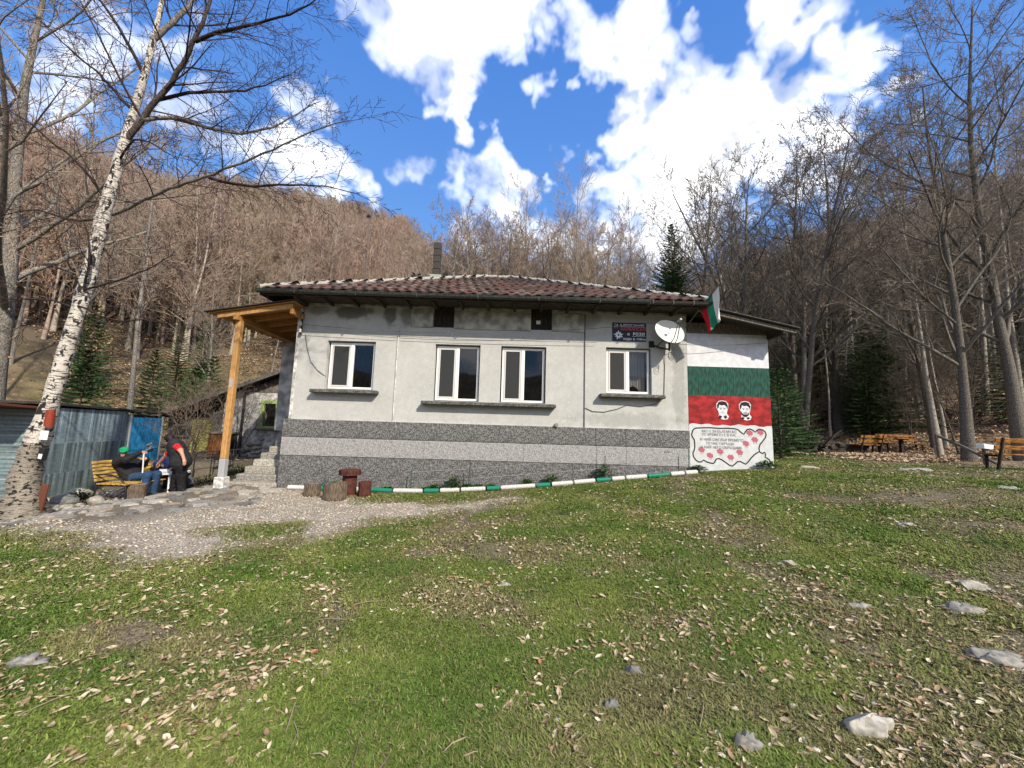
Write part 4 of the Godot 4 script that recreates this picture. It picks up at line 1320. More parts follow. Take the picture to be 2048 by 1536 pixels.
# ---------------------------------------------------------------- flagstones
func build_paving() -> void:
	var holder := Node3D.new()
	holder.name = "stone_path"
	holder.set_meta("kind", "structure")
	add_child(holder)
	var rr := RandomNumberGenerator.new(); rr.seed = 42
	var flags: Array[ArrayMesh] = []
	for k in 8:
		var mb := MB.new()
		var poly := PackedVector2Array()
		var n := rr.randi_range(5, 8)
		for q in n:
			var a := TAU * (q + rr.randf_range(-0.28, 0.28)) / n
			poly.append(Vector2(cos(a), sin(a)) * rr.randf_range(0.78, 1.08))
		mb.plate(poly, Transform3D(Basis(Vector3.RIGHT, -PI / 2.0), Vector3(0, -1.0, 0)), 1.0)
		# a slightly bevelled upper face
		flags.append(mb.mesh())
	var poly := PackedVector2Array([Vector2(-8.9, -6.1), Vector2(-7.2, -5.75), Vector2(-6.4, -6.6), Vector2(-5.0, -7.4), Vector2(-5.5, -9.9), Vector2(-7.3, -10.5), Vector2(-8.2, -10.4), Vector2(-8.5, -9.2), Vector2(-9.6, -8.3), Vector2(-10.0, -7.2)])
	var placed: Array = []
	for k in 5000:
		if placed.size() >= 240: break
		var p := Vector2(rr.randf_range(-10.2, -4.9), rr.randf_range(-10.6, -5.6))
		var d := in_poly(p, poly)
		if d < 0.0: continue
		# the stones thin out towards the gravel
		if p.x > -6.6 and rr.randf() < 0.55: continue
		var r := rr.randf_range(0.13, 0.30)
		var ok := true
		for q in placed:
			if p.distance_to(q[0]) < (r + q[1]) * 0.86: ok = false; break
		if not ok or p.distance_to(Vector2(-9.1, -7.5)) < 0.6 or p.distance_to(Vector2(-6.99, -9.6)) < 0.35: continue
		placed.append([p, r])
		var y := ground_h(p.x, p.y)
		var b := Basis.from_euler(Vector3(rr.randf_range(-0.05, 0.05), rr.randf() * TAU, rr.randf_range(-0.05, 0.05))) * Basis().scaled(Vector3(r * rr.randf_range(0.9, 1.3), 0.09, r * rr.randf_range(0.75, 1.0)))
		part("flagstone", flags[rr.randi() % 8], M["stone%d" % [0, 0, 1, 2, 2, 1, 3, 4][rr.randi() % 8]], holder, Transform3D(b, Vector3(p.x, y + rr.randf_range(0.018, 0.045), p.y)))
	# loose stones heaped along the foot of the shed and beside the steps
	var heap := [[-9.75, -8.75, 0.26, 3, "dark grey angular rock at the foot of the birch"], [-10.1, -9.35, 0.30, 2, "pale rounded rock beside the metal shed wall"], [-10.0, -9.0, 0.24, 0, "buff rock in front of the pale one by the shed"], [-9.7, -9.9, 0.26, 2, "pale flat rock behind the slatted bench"], [-9.35, -9.0, 0.2, 0, "small grey-buff rock behind the bench back"]]
	for h in heap:
		var b := Basis(Vector3.UP, rr.randf() * 6.0).scaled(Vector3(h[2] * 1.15, h[2] * 0.62, h[2] * 0.85))
		single("rock", rock_mesh(rr), M["stone%d" % h[3]], h[4], "rock", Transform3D(b, Vector3(h[0], ground_h(h[0], h[1]) + h[2] * 0.28, h[1])), "rocks heaped by the shed")
	var rub := MB.new()
	var rms := []
	for k in 5:
		var q := MB.new()
		var am := rock_mesh(rr)
		var arr := am.surface_get_arrays(0)
		q.v = arr[0]; q.n = arr[1]; q.uv = arr[4]; q.c = arr[3]; q.i = arr[12]
		rms.append(q)
	for k in 420:
		var p := Vector2.ZERO
		if k < 120: p = Vector2(rr.randf_range(-7.6, -6.85), rr.randf_range(-12.3, -10.2))
		elif k < 260: p = Vector2(rr.randf_range(-10.6, -8.9), rr.randf_range(-10.5, -8.2))
		else: p = Vector2(rr.randf_range(-9.6, -7.4), rr.randf_range(-7.4, -5.4))
		var s := rr.randf_range(0.025, 0.09)
		rub.add(rms[rr.randi() % 5], Transform3D(Basis.from_euler(Vector3(rr.randf(), rr.randf() * 6, rr.randf())).scaled(Vector3(s * 1.4, s * 0.6, s)), Vector3(p.x, ground_h(p.x, p.y) + s * 0.25, p.y)))
	var ru := part("rubble", rub, M.stone0, self)
	ru.set_meta("kind", "stuff")
	tag(ru, "small broken stones scattered between the flagstones and the shed", "rubble")

# ---------------------------------------------------------------- trees
# P: depth, seg[], side[], n[], t0[], ang[], len[], rad[], up[], wob[], tip, c0 (bark), c1 (twig)
func grow(tr: MB, tw: MB, p: Vector3, d: Vector3, L: float, r: float, lev: int, P: Dictionary, g: RandomNumberGenerator) -> void:
	var seg: int = P.seg[lev]
	var pts := PackedVector3Array([p])
	var rad := PackedFloat32Array([r])
	var dir := d
	var up: float = P.up[lev]
	var wob: float = P.wob[lev]
	var tip: float = P.tip if lev > 0 else P.top
	for k in seg:
		dir = (dir + Vector3(g.randf_range(-wob, wob), up / seg + g.randf_range(-wob, wob) * 0.6, g.randf_range(-wob, wob))).normalized()
		pts.append(pts[k] + dir * (L / seg))
		rad.append(maxf(P.rmin, lerpf(r, r * tip, float(k + 1) / seg)))
	if lev == 0:
		rad[0] = r * 1.45
		if seg > 6: rad[1] = r * 1.08
	var mb := tr if lev < P.split else tw
	var c: Color = P.c0 if lev < P.split else P.c1
	var j := g.randf_range(0.85, 1.15)
	mb.col = Color(c.r * j, c.g * j, c.b * j)
	mb.tube(pts, rad, P.side[lev], false)
	if lev >= P.depth: return
	var n: int = P.n[lev]
	var az := g.randf() * TAU
	for k in n:
		var t: float = lerpf(P.t0[lev], 0.98, (k + g.randf()) / n)
		var f := t * seg
		var a := mini(int(f), seg - 1)
		var q := pts[a].lerp(pts[a + 1], f - a)
		var ax := (pts[a + 1] - pts[a]).normalized()
		var side := ax.cross(Vector3(0.2, 0.9, 0.37))
		if side.length() < 0.1: side = ax.cross(Vector3.RIGHT)
		side = side.normalized()
		az += 2.4 + g.randf_range(-0.5, 0.5)
		var o := side * cos(az) + ax.cross(side) * sin(az)
		var an := deg_to_rad(P.ang[lev] * g.randf_range(0.75, 1.25))
		var nd := (ax * cos(an) + o * sin(an)).normalized()
		var ll: float = L * P.len[lev] * lerpf(1.0, P.fade[lev], t) * g.randf_range(0.7, 1.15)
		var rr: float = maxf(P.rmin, lerpf(r, r * tip, t) * P.rad[lev])
		grow(tr, tw, q, nd, ll, rr, lev + 1, P, g)

func beech_params(kind: int) -> Dictionary:
	var P := {"depth": 4, "split": 3, "seg": [10, 8, 5, 3, 2], "side": [9, 6, 4, 3, 3], "n": [17, 7, 6, 5], "t0": [0.28, 0.18, 0.15, 0.1], "ang": [48.0, 40.0, 38.0, 36.0],
		"len": [0.50, 0.50, 0.48, 0.5], "fade": [0.35, 0.5, 0.6, 0.7], "rad": [0.48, 0.55, 0.6, 0.65], "up": [0.10, 0.35, 0.22, 0.12, 0.1], "wob": [0.05, 0.17, 0.19, 0.18, 0.16],
		"tip": 0.3, "top": 0.14, "rmin": 0.007, "c0": Color(0.34, 0.31, 0.265), "c1": Color(0.33, 0.26, 0.205)}
	if kind == 1:   # slender forest-grown tree, clear stem
		P.merge({"depth": 3, "split": 2, "seg": [8, 4, 3, 2], "side": [7, 4, 3, 3], "n": [20, 8, 7], "t0": [0.38, 0.15, 0.1], "ang": [42.0, 36.0, 34.0], "len": [0.26, 0.46, 0.48], "fade": [0.5, 0.55, 0.7], "rad": [0.34, 0.5, 0.6], "up": [0.06, 0.40, 0.25, 0.2], "rmin": 0.0085, "c0": Color(0.42, 0.39, 0.34), "c1": Color(0.35, 0.275, 0.215)}, true)
	elif kind == 2:   # hillside tree seen far off: fewer, stouter twigs
		P.merge({"depth": 3, "split": 2, "seg": [5, 3, 2, 1], "side": [5, 3, 3, 3], "n": [18, 7, 6], "t0": [0.18, 0.15, 0.1], "ang": [45.0, 40.0, 38.0], "len": [0.36, 0.5, 0.55], "fade": [0.45, 0.55, 0.7], "rad": [0.36, 0.55, 0.7], "up": [0.05, 0.35, 0.25, 0.2], "rmin": 0.017, "c0": Color(0.36, 0.32, 0.28), "c1": Color(0.345, 0.262, 0.21)}, true)
	elif kind == 3:   # young many-branched sapling or bare shrub
		P.merge({"depth": 3, "split": 2, "seg": [5, 4, 3, 2], "side": [5, 4, 3, 3], "n": [9, 6, 5], "t0": [0.12, 0.15, 0.1], "ang": [40.0, 40.0, 38.0], "len": [0.62, 0.5, 0.5], "fade": [0.5, 0.55, 0.7], "rad": [0.55, 0.55, 0.6], "up": [0.05, 0.25, 0.1, 0.1], "wob": [0.12, 0.16, 0.16, 0.16], "rmin": 0.004, "c0": Color(0.21, 0.185, 0.15), "c1": Color(0.20, 0.155, 0.115)}, true)
	return P

func tree_meshes(kind: int, h: float, r: float, seed_: int, lean := Vector3.ZERO, over := {}) -> Array:
	var g := RandomNumberGenerator.new()
	g.seed = seed_
	var tr := MB.new(); var tw := MB.new()
	var P := beech_params(kind)
	P.merge(over, true)
	if P.has("stems"):
		var n: int = P.stems
		for k in n:
			var a := TAU * k / n + g.randf()
			grow(tr, tw, Vector3(cos(a), 0, sin(a)) * r * 0.9 + Vector3(0, -0.15, 0), (Vector3.UP + Vector3(cos(a), 0, sin(a)) * g.randf_range(0.05, P.spread)).normalized(), h * g.randf_range(0.8, 1.0), r * g.randf_range(0.7, 1.0), 0, P, g)
	else:
		grow(tr, tw, Vector3(0, -0.2, 0), (Vector3.UP + lean).normalized(), h, r, 0, P, g)
	return [tr.mesh(), tw.mesh()]

func plant_tree(called: String, label: String, ms: Array, at: Vector3, turn: float, s: Vector3, group := "", bark: Material = null) -> Node3D:
	var t := thing(called, label, "tree", at, turn, group)
	t.scale = s
	part("trunk", ms[0], bark if bark else M.bark, t)
	part("crown", ms[1], M.twig if not called.contains("spruce") else M.needles, t)
	return t

func spruce_meshes(h: float, r: float, seed_: int, dens := 1.0) -> Array:
	var g := RandomNumberGenerator.new(); g.seed = seed_
	var tr := MB.new(); var cr := MB.new()
	tr.col = Color(0.12, 0.095, 0.075)
	tr.tube(PackedVector3Array([Vector3(0, -0.2, 0), Vector3(0, h * 0.5, 0), Vector3(0.02, h * 0.98, 0)]), PackedFloat32Array([h * 0.014, h * 0.008, 0.008]), 6)
	var whorls := int(h * 3.0 * dens) + 6
	for k in whorls:
		var t := (k + 0.5) / whorls
		var y := h * lerpf(0.06, 0.985, t)
		var len0 := r * pow(1.0 - t, 0.85) + 0.06
		var n := 7 if t < 0.8 else 5
		var a0 := g.randf() * TAU
		for q in n:
			var a := a0 + TAU * q / n + g.randf_range(-0.25, 0.25)
			var out := Vector3(cos(a), 0, sin(a))
			var L := len0 * g.randf_range(0.65, 1.1)
			var droop := lerpf(-0.32, 0.45, t) + g.randf_range(-0.1, 0.1)
			var p := Vector3(0, y, 0)
			var st := maxi(3, int(L / 0.16))
			var dir := (out + Vector3(0, droop, 0)).normalized()
			var sd := dir.cross(Vector3.UP).normalized()
			for e in st:
				var f := float(e + 1) / st
				var b := p + dir * L * f + Vector3(0, 0.18 * L * f * f, 0)
				var j := g.randf_range(0.65, 1.35)
				cr.col = Color(0.042 * j, 0.078 * j, 0.026 * j)
				var wl := (0.10 + 0.26 * L * (1.0 - f)) * g.randf_range(0.7, 1.2)
				for s in [-1.0, 1.0]:
					var tipp: Vector3 = b + (sd * s + dir * 0.9 + Vector3(0, g.randf_range(-0.35, 0.15), 0)).normalized() * wl
					var wdt := dir * 0.045 + Vector3(0, 0.02, 0)
					cr.tri(b - wdt, tipp, b + wdt)
					var tip2: Vector3 = b + (sd * s * 0.6 + dir + Vector3(0, g.randf_range(-0.5, 0.3), 0)).normalized() * wl * 0.8
					cr.tri(b - Vector3(0, 0.035, 0), tip2, b + Vector3(0, 0.035, 0))
				cr.tri(b - Vector3(0, 0.03, 0) - dir * 0.1, b + dir * 0.16, b + Vector3(0, 0.03, 0) - dir * 0.1)
	return [tr.mesh(), cr.mesh()]

func limb(tr: MB, tw: MB, pts: Array, r0: float, r1: float, twigs: int, tl: float, g: RandomNumberGenerator, col: Color) -> void:
	var pv := PackedVector3Array(); var rv := PackedFloat32Array()
	# smooth the traced points
	var cv := Curve3D.new()
	for k in pts.size():
		var p: Vector3 = pts[k]
		var tan_: Vector3 = (pts[mini(k + 1, pts.size() - 1)] - pts[maxi(k - 1, 0)]) / 6.0
		cv.add_point(p, -tan_, tan_)
	var total := cv.get_baked_length()
	var n := maxi(6, int(total / 0.22))
	for k in n + 1:
		var f := float(k) / n
		pv.append(cv.sample_baked(total * f) + Vector3(g.randf_range(-1, 1), g.randf_range(-1, 1), g.randf_range(-1, 1)) * 0.018)
		rv.append(lerpf(r0, r1, f))
	tr.col = col
	tr.tube(pv, rv, 6)
	var P := {"depth": 3, "split": 0, "seg": [1, 5, 4, 3], "side": [4, 4, 3, 3], "n": [1, 6, 5], "t0": [0.1, 0.12, 0.1], "ang": [45.0, 42.0, 38.0], "len": [1.0, 0.55, 0.55], "fade": [0.6, 0.6, 0.7],
		"rad": [0.5, 0.55, 0.65], "up": [0.0, 0.10, -0.18, -0.30], "wob": [0.1, 0.14, 0.15, 0.16], "tip": 0.35, "top": 0.3, "rmin": 0.0036, "c0": Color(0.05, 0.035, 0.03), "c1": Color(0.055, 0.037, 0.032)}
	var az := g.randf() * TAU
	for k in twigs:
		var f := lerpf(0.10, 1.0, (k + g.randf()) / twigs)
		var q := cv.sample_baked(total * minf(f, 0.995))
		var ax := (cv.sample_baked(total * minf(f + 0.02, 1.0)) - cv.sample_baked(total * maxf(f - 0.02, 0.0))).normalized()
		var sd := ax.cross(Vector3.UP)
		if sd.length() < 0.1: sd = Vector3.RIGHT
		sd = sd.normalized()
		az += 2.4 + g.randf_range(-0.5, 0.5)
		var o := sd * cos(az) + ax.cross(sd) * sin(az)
		var an := deg_to_rad(g.randf_range(30.0, 60.0)) if f < 0.97 else 0.2
		grow(tr, tw, q, (ax * cos(an) + o * sin(an)).normalized(), tl * lerpf(1.0, 0.7, f) * g.randf_range(0.6, 1.2), maxf(0.006, lerpf(r0, r1, f) * 0.42), 1, P, g)

func build_birch() -> void:
	var g := RandomNumberGenerator.new(); g.seed = 101
	var b := thing("birch_tree", "tall leaning birch with white flaking bark beside the metal shed", "tree", Vector3(-9.12, -0.35, -7.5))
	var o := b.position
	var tk := MB.new()
	var line := [[-9.1, -0.6, -7.5, 0.42], [-9.09, -0.25, -7.48, 0.33], [-9.13, 0.1, -7.48, 0.23], [-9.17, 0.67, -7.5, 0.171], [-8.99, 1.62, -7.5, 0.133], [-8.81, 3.01, -7.5, 0.114], [-8.63, 4.35, -7.5, 0.119], [-8.51, 5.86, -7.5, 0.108], [-8.35, 7.21, -7.5, 0.089], [-8.2, 8.38, -7.5, 0.071], [-8.09, 9.47, -7.5, 0.056], [-8.02, 10.58, -7.5, 0.045], [-8.01, 11.61, -7.5, 0.034], [-8.06, 12.92, -7.5, 0.022], [-8.1, 14.5, -7.5, 0.009]]
	var cv := Curve3D.new()
	for k in line.size():
		var p := Vector3(line[k][0], line[k][1], line[k][2]) - o
		var pa: Array = line[maxi(k - 1, 0)]; var pb: Array = line[mini(k + 1, line.size() - 1)]
		var tn := (Vector3(pb[0], pb[1], pb[2]) - Vector3(pa[0], pa[1], pa[2])) / 6.0
		cv.add_point(p, -tn, tn)
	var pv := PackedVector3Array(); var rv := PackedFloat32Array()
	var tot := cv.get_baked_length()
	for k in 91:
		var p := cv.sample_baked(tot * k / 90.0)
		var y := p.y + o.y
		var r := 0.01
		for q in line.size() - 1:
			if y >= line[q][1] and y <= line[q + 1][1]:
				r = lerpf(line[q][3], line[q + 1][3], (y - line[q][1]) / (line[q + 1][1] - line[q][1]))
		pv.append(p); rv.append(r * (1.0 + 0.05 * sin(k * 1.9) + 0.04 * sin(k * 0.7)))
	tk.tube(pv, rv, 20, false, 0.2)
	# fluted, lumpy lower stem
	for k in tk.v.size():
		var ring := k / 21
		var f := clampf(1.0 - (pv[ring].y + o.y) / 2.5, 0.0, 1.0)
		tk.v[k] += tk.n[k] * (0.08 * f * nz.get_noise_3dv(tk.v[k] * 2.2) + 0.05 * f * sin(tk.uv[k].x * TAU * 5.0) + 0.016 * nz.get_noise_3dv(tk.v[k] * 6.0))
	for k in tk.uv.size(): tk.uv[k].y *= 5.0
	# the oldest bark at the foot is cracked and grey: a part of its own
	var cut := 10 * 20 * 6
	var foot := MB.new()
	foot.v = tk.v; foot.n = tk.n; foot.uv = tk.uv; foot.c = tk.c; foot.i = tk.i.slice(0, cut)
	tk.i = tk.i.slice(cut)
	part("trunk", tk, M.birch_bark, b)
	part("trunk_foot", foot, M.birch_foot, b)
	var tr := MB.new(); var tw := MB.new()
	var V := func(a: Array) -> Array:
		var out := []
		for q in a: out.append(Vector3(q[0], q[1], q[2]) - o)
		return out
	var dark := Color(0.06, 0.045, 0.04); var pale := Color(0.30, 0.27, 0.24)
	limb(tr, tw, V.call([[-8.30, 7.4, -7.5], [-7.81, 8.13, -7.40], [-7.32, 8.69, -7.30], [-6.78, 9.42, -7.10], [-6.49, 10.26, -7.00], [-6.31, 11.08, -6.90], [-6.2, 12.2, -6.8]]), 0.062, 0.016, 24, 1.7, g, Color(0.15, 0.125, 0.11))
	limb(tr, tw, V.call([[-6.76, 9.40, -7.10], [-6.10, 9.57, -7.00], [-5.13, 9.71, -6.90], [-4.38, 9.90, -6.80], [-3.9, 10.2, -6.7]]), 0.04, 0.008, 16, 1.3, g, dark)
	limb(tr, tw, V.call([[-7.97, 7.86, -7.45], [-7.54, 8.17, -7.70], [-6.78, 8.12, -8.00], [-6.36, 8.25, -8.20], [-5.71, 8.68, -8.40], [-4.93, 9.52, -8.60]]), 0.045, 0.008, 17, 1.4, g, pale)
	limb(tr, tw, V.call([[-8.35, 5.75, -7.5], [-7.13, 6.09, -7.20], [-5.93, 6.30, -6.90], [-4.87, 6.59, -6.70], [-4.03, 6.82, -6.50], [-3.13, 7.02, -6.30]]), 0.036, 0.009, 22, 1.35, g, pale)
	limb(tr, tw, V.call([[-5.95, 6.25, -6.90], [-5.33, 6.09, -6.90], [-4.63, 6.20, -7.00], [-3.81, 6.27, -7.10], [-3.15, 6.17, -7.20]]), 0.032, 0.007, 14, 1.1, g, dark)
	limb(tr, tw, V.call([[-8.09, 9.80, -7.5], [-7.76, 10.46, -7.60], [-7.63, 11.23, -7.80], [-7.64, 12.31, -8.00], [-7.5, 13.4, -8.2]]), 0.06, 0.012, 14, 1.5, g, pale)
	limb(tr, tw, V.call([[-7.68, 8.30, -7.4], [-7.31, 8.68, -7.60], [-6.92, 8.99, -7.90], [-6.37, 9.38, -8.20], [-5.60, 9.98, -8.40]]), 0.04, 0.008, 16, 1.4, g, dark)
	limb(tr, tw, V.call([[-8.25, 8.10, -7.5], [-9.34, 9.14, -7.70], [-10.50, 10.08, -7.90], [-11.61, 11.07, -8.10]]), 0.035, 0.008, 16, 1.5, g, dark)
	limb(tr, tw, V.call([[-8.48, 6.05, -7.5], [-8.94, 6.70, -7.30], [-9.51, 7.16, -7.20], [-9.95, 7.5, -7.00], [-10.6, 7.7, -6.9]]), 0.03, 0.007, 12, 1.3, g, dark)
	limb(tr, tw, V.call([[-8.55, 4.10, -7.4], [-8.37, 4.69, -7.25], [-8.51, 5.36, -7.20], [-8.87, 5.96, -7.00]]), 0.026, 0.006, 9, 0.9, g, dark)
	limb(tr, tw, V.call([[-8.55, 4.12, -7.4], [-7.66, 4.26, -7.20], [-6.92, 4.45, -7.00], [-6.34, 4.62, -6.80]]), 0.022, 0.006, 10, 0.9, g, dark)
	limb(tr, tw, V.call([[-8.70, 3.70, -7.5], [-9.09, 3.89, -7.40], [-9.6, 3.81, -7.20], [-10.2, 3.9, -7.1]]), 0.022, 0.006, 8, 0.9, g, dark)
	limb(tr, tw, V.call([[-8.59, 5.65, -7.5], [-9.56, 5.78, -7.80], [-10.61, 6.10, -8.00], [-11.64, 6.06, -8.20]]), 0.028, 0.007, 12, 1.1, g, dark)
	limb(tr, tw, V.call([[-8.62, 3.78, -7.4], [-7.63, 3.46, -7.20], [-6.77, 3.43, -7.00], [-5.65, 3.22, -6.80]]), 0.02, 0.006, 9, 0.7, g, dark)
	limb(tr, tw, V.call([[-8.30, 7.0, -7.45], [-7.6, 7.05, -7.0], [-6.9, 6.75, -6.7], [-6.2, 6.3, -6.5]]), 0.025, 0.006, 10, 1.0, g, dark)
	limb(tr, tw, V.call([[-8.15, 9.0, -7.5], [-8.6, 9.9, -7.2], [-9.2, 10.8, -7.0], [-9.5, 11.9, -6.9]]), 0.035, 0.008, 14, 1.4, g, dark)
	part("limbs", tr, M.bark, b)
	part("crown", tw, M.twig, b)
	# what hangs on its stem
	var tin := thing("red_tin", "rust-red tin canister hung on the birch stem", "tin", Vector3(-8.77, 1.40, -7.38))
	var tm := MB.new()
	tm.tube(PackedVector3Array([Vector3(0, 0, 0), Vector3(0, 0.02, 0), Vector3(0, 0.30, 0), Vector3(0, 0.32, 0)]), PackedFloat32Array([0.058, 0.065, 0.065, 0.06]), 18, true)
	part("canister", tm, M.red_tin, tin)
	var rm := MB.new()
	rm.tube(PackedVector3Array([Vector3(-0.06, 0.30, 0), Vector3(-0.05, 0.36, -0.03), Vector3(-0.03, 0.39, -0.08), Vector3(0.03, 0.39, -0.08), Vector3(0.05, 0.36, -0.03), Vector3(0.06, 0.30, 0)]), PackedFloat32Array([0.006, 0.006, 0.006, 0.006, 0.006, 0.006]), 5)
	part("wire_handle", rm, M.black_metal, tin)
	var nt := MB.new()
	nt.box(Vector3(-8.80, 1.24, -7.36), Vector3(0.15, 0.17, 0.012), Basis(Vector3(0, 0, 1), -0.05), 0.002)
	single("pale_notice", nt, M.sign_white, "pale green-white board on the birch under the red tin", "notice")
	var bx := thing("black_box", "small black box with a white tag on the birch below the pale board", "box", Vector3(-8.90, 0.88, -7.48))
	var bm := MB.new()
	bm.box(Vector3(0, 0, 0), Vector3(0.10, 0.24, 0.10), Basis(Vector3(0, 0, 1), -0.12), 0.01)
	part("case", bm, M.black_metal, bx)
	var bt := MB.new()
	bt.box(Vector3(0.015, -0.04, 0.054), Vector3(0.07, 0.09, 0.004), Basis(Vector3(0, 0, 1), -0.12))
	part("tag", bt, M.sign_white, bx)
	var pl := MB.new()
	pl.box(Vector3(-8.86, 0.06, -7.55), Vector3(0.13, 0.50, 0.04), Basis(Vector3(0, 0, 1), -0.12), 0.006)
	single("rusty_plank", pl, M.rust, "rust-red plank leaning on the foot of the birch", "plank", Transform3D())

func build_trees() -> void:
	build_birch()
	var rr := RandomNumberGenerator.new(); rr.seed = 2024
	# --- the big grey beech at the left edge
	var big := tree_meshes(0, 17.5, 0.25, 301, Vector3(-0.03, 0, 0.02), {"n": [20, 8, 6, 5]})
	plant_tree("beech_tree", "massive grey beech at the left edge, behind the birch and shed", big, Vector3(-14.9, ground_h(-14.9, -11.2), -11.2), 0.6, Vector3.ONE)
	# its old brown leaves still on the lower twigs
	var lv := MB.new()
	var lr := RandomNumberGenerator.new(); lr.seed = 88
	for k in 1500:
		var p := Vector3(lr.randfn(0.0, 0.9), lr.randfn(0.0, 1.0), lr.randfn(0.0, 0.8))
		if k % 3 == 0: p += Vector3(0.9, -2.6, 0.2)
		if nz.get_noise_3dv(p * 0.9) < -0.05: continue
		var j := lr.randf_range(0.6, 1.2)
		lv.col = Color(0.30 * j, 0.19 * j, 0.09 * j)
		var a := Vector3(lr.randfn(), lr.randfn(), lr.randfn()).normalized() * 0.035
		var b := a.cross(Vector3(lr.randfn(), lr.randfn(), lr.randfn()).normalized()).normalized() * 0.02
		lv.quad(p - a, p + b, p + a, p - b)
	var lg := part("brown_leaves", lv, M.dry_leaf, get_node("beech_tree"), Transform3D(Basis(), Vector3(0.9, 6.6, 1.6)))
	lg.set_meta("kind", "stuff")
	# --- forest kinds, each mesh shared by many trees
	var slim := []
	for k in 4: slim.append(tree_meshes(1, 15.0 + k, 0.095 + 0.012 * k, 400 + k, Vector3(rr.randf_range(-0.05, 0.05), 0, rr.randf_range(-0.05, 0.05))))
	# drawn-up poles of the right-hand wood: pale stems, thin high crowns
	var pole := []
	for k in 5: pole.append(tree_meshes(1, 14.5 + 0.8 * k, 0.085 + 0.012 * k, 450 + k, Vector3(rr.randf_range(-0.05, 0.05), 0, rr.randf_range(-0.05, 0.05)), {"n": [17, 7, 6], "t0": [0.52, 0.15, 0.1], "len": [0.20, 0.46, 0.48], "c0": Color(0.50, 0.47, 0.41), "c1": Color(0.26, 0.215, 0.17)}))
	var dark := []
	for k in 3: dark.append(tree_meshes(0, 13.0 + k, 0.17, 520 + k, Vector3(rr.randf_range(-0.06, 0.06), 0, 0), {"n": [22, 8, 7, 5], "t0": [0.20, 0.15, 0.12, 0.1], "c0": Color(0.24, 0.22, 0.19), "c1": Color(0.19, 0.16, 0.13)}))
	var wide := []
	for k in 3: wide.append(tree_meshes(0, 13.0 + k, 0.17, 500 + k, Vector3(rr.randf_range(-0.06, 0.06), 0, 0), {"n": [20, 8, 7, 5]}))
	var forked := tree_meshes(0, 15.0, 0.20, 611, Vector3.ZERO, {"stems": 3, "spread": 0.34, "n": [15, 8, 6, 5], "c0": Color(0.22, 0.20, 0.175), "c1": Color(0.18, 0.15, 0.122)})
	var saps := []
	for k in 3: saps.append(tree_meshes(3, 2.6 + 0.6 * k, 0.03, 700 + k, Vector3.ZERO, {"stems": 4, "spread": 0.5}))
	var spr := []
	for k in 3: spr.append(spruce_meshes([9.0, 5.0, 3.0][k], [2.0, 1.45, 1.1][k], 800 + k))
	var spr_big := spruce_meshes(15.0, 4.2, 820, 1.5)
	var P := func(x: float, z: float) -> Vector3: return Vector3(x, ground_h(x, z), z)
	# --- trees one can pick out
	plant_tree("beech_tree", "three-stemmed dark beech rising just right of the flag mural", forked, P.call(15.6, -21.0), 0.9, Vector3(1.2, 1.25, 1.2))
	plant_tree("beech_tree", "spreading beech left of the three-stemmed one, leaning over the annex roof", dark[0], P.call(13.4, -22.0), 2.0, Vector3(1.3, 1.36, 1.3))
	plant_tree("beech_tree", "dark grey beech with low forking limbs behind the near orange bench", dark[1], P.call(17.2, -14.6), 4.1, Vector3(0.95, 1.12, 0.95))
	plant_tree("beech_tree", "tall dark beech at the right edge reaching the top of the picture", tree_meshes(0, 20.0, 0.21, 640, Vector3(-0.02, 0, 0.0), {"n": [26, 9, 8, 6], "t0": [0.22, 0.15, 0.12, 0.1], "c0": Color(0.22, 0.20, 0.175), "c1": Color(0.18, 0.15, 0.122)}), P.call(20.6, -15.6), 1.0, Vector3.ONE)
	plant_tree("beech_tree", "tall grey beech rising behind the gap between spruce and flag", dark[2], P.call(12.6, -26.5), 3.3, Vector3(1.2, 1.3, 1.2))
	plant_tree("beech_tree", "tall grey beech close behind the three-stemmed one", dark[1], P.call(18.4, -24.5), 0.2, Vector3(1.3, 1.4, 1.3))
	plant_tree("beech_tree", "broad grey beech behind the far picnic table", dark[0], P.call(21.6, -25.5), 5.5, Vector3(1.35, 1.45, 1.35))
	plant_tree("beech_tree", "leaning beech between the picnic benches and the right edge", dark[2], P.call(22.0, -20.0), 5.2, Vector3(1.0, 1.2, 1.0))
	plant_tree("bare_tree", "many-branched bare tree standing up behind the porch roof", wide[1], P.call(-9.2, -22.5), 0.4, Vector3(0.62, 0.66, 0.62))
	plant_tree("bare_tree", "pale bare tree on the bank above the outbuilding roof", slim[1], P.call(-11.6, -20.8), 1.7, Vector3(0.62, 0.60, 0.62))
	plant_tree("bare_tree", "bare tree behind the blue door, forked low", wide[2], P.call(-15.5, -19.5), 2.9, Vector3(0.5, 0.52, 0.5))
	plant_tree("spruce_tree", "tall dark spruce rising behind the right end of the roof", spr_big, P.call(10.2, -24.0), 0.0, Vector3(0.92, (15.6 - ground_h(10.2, -24.0)) / 15.0, 0.92))
	plant_tree("bare_shrub", "bare straggling shrub in front of the boarded hut", saps[1], P.call(-10.6, -13.0), 0.3, Vector3(0.95, 0.95, 0.95))
	plant_tree("bare_shrub", "bare shrub arching over the outbuilding eaves", saps[2], P.call(-9.6, -13.6), 1.3, Vector3(0.75, 0.8, 0.75))
	plant_tree("bare_shrub", "bare shrub on the bank behind the blue door", saps[0], P.call(-12.5, -16.9), 2.3, Vector3(1.0, 1.1, 1.0))
	# --- the woods
	var wood := {"left": [], "mid": [], "right": []}
	var taken: Array[Vector2] = [Vector2(15.6, -21), Vector2(14.2, -22.5), Vector2(17.2, -14.6), Vector2(20.6, -15.6), Vector2(-9.2, -22.5), Vector2(-11.6, -20.8)]
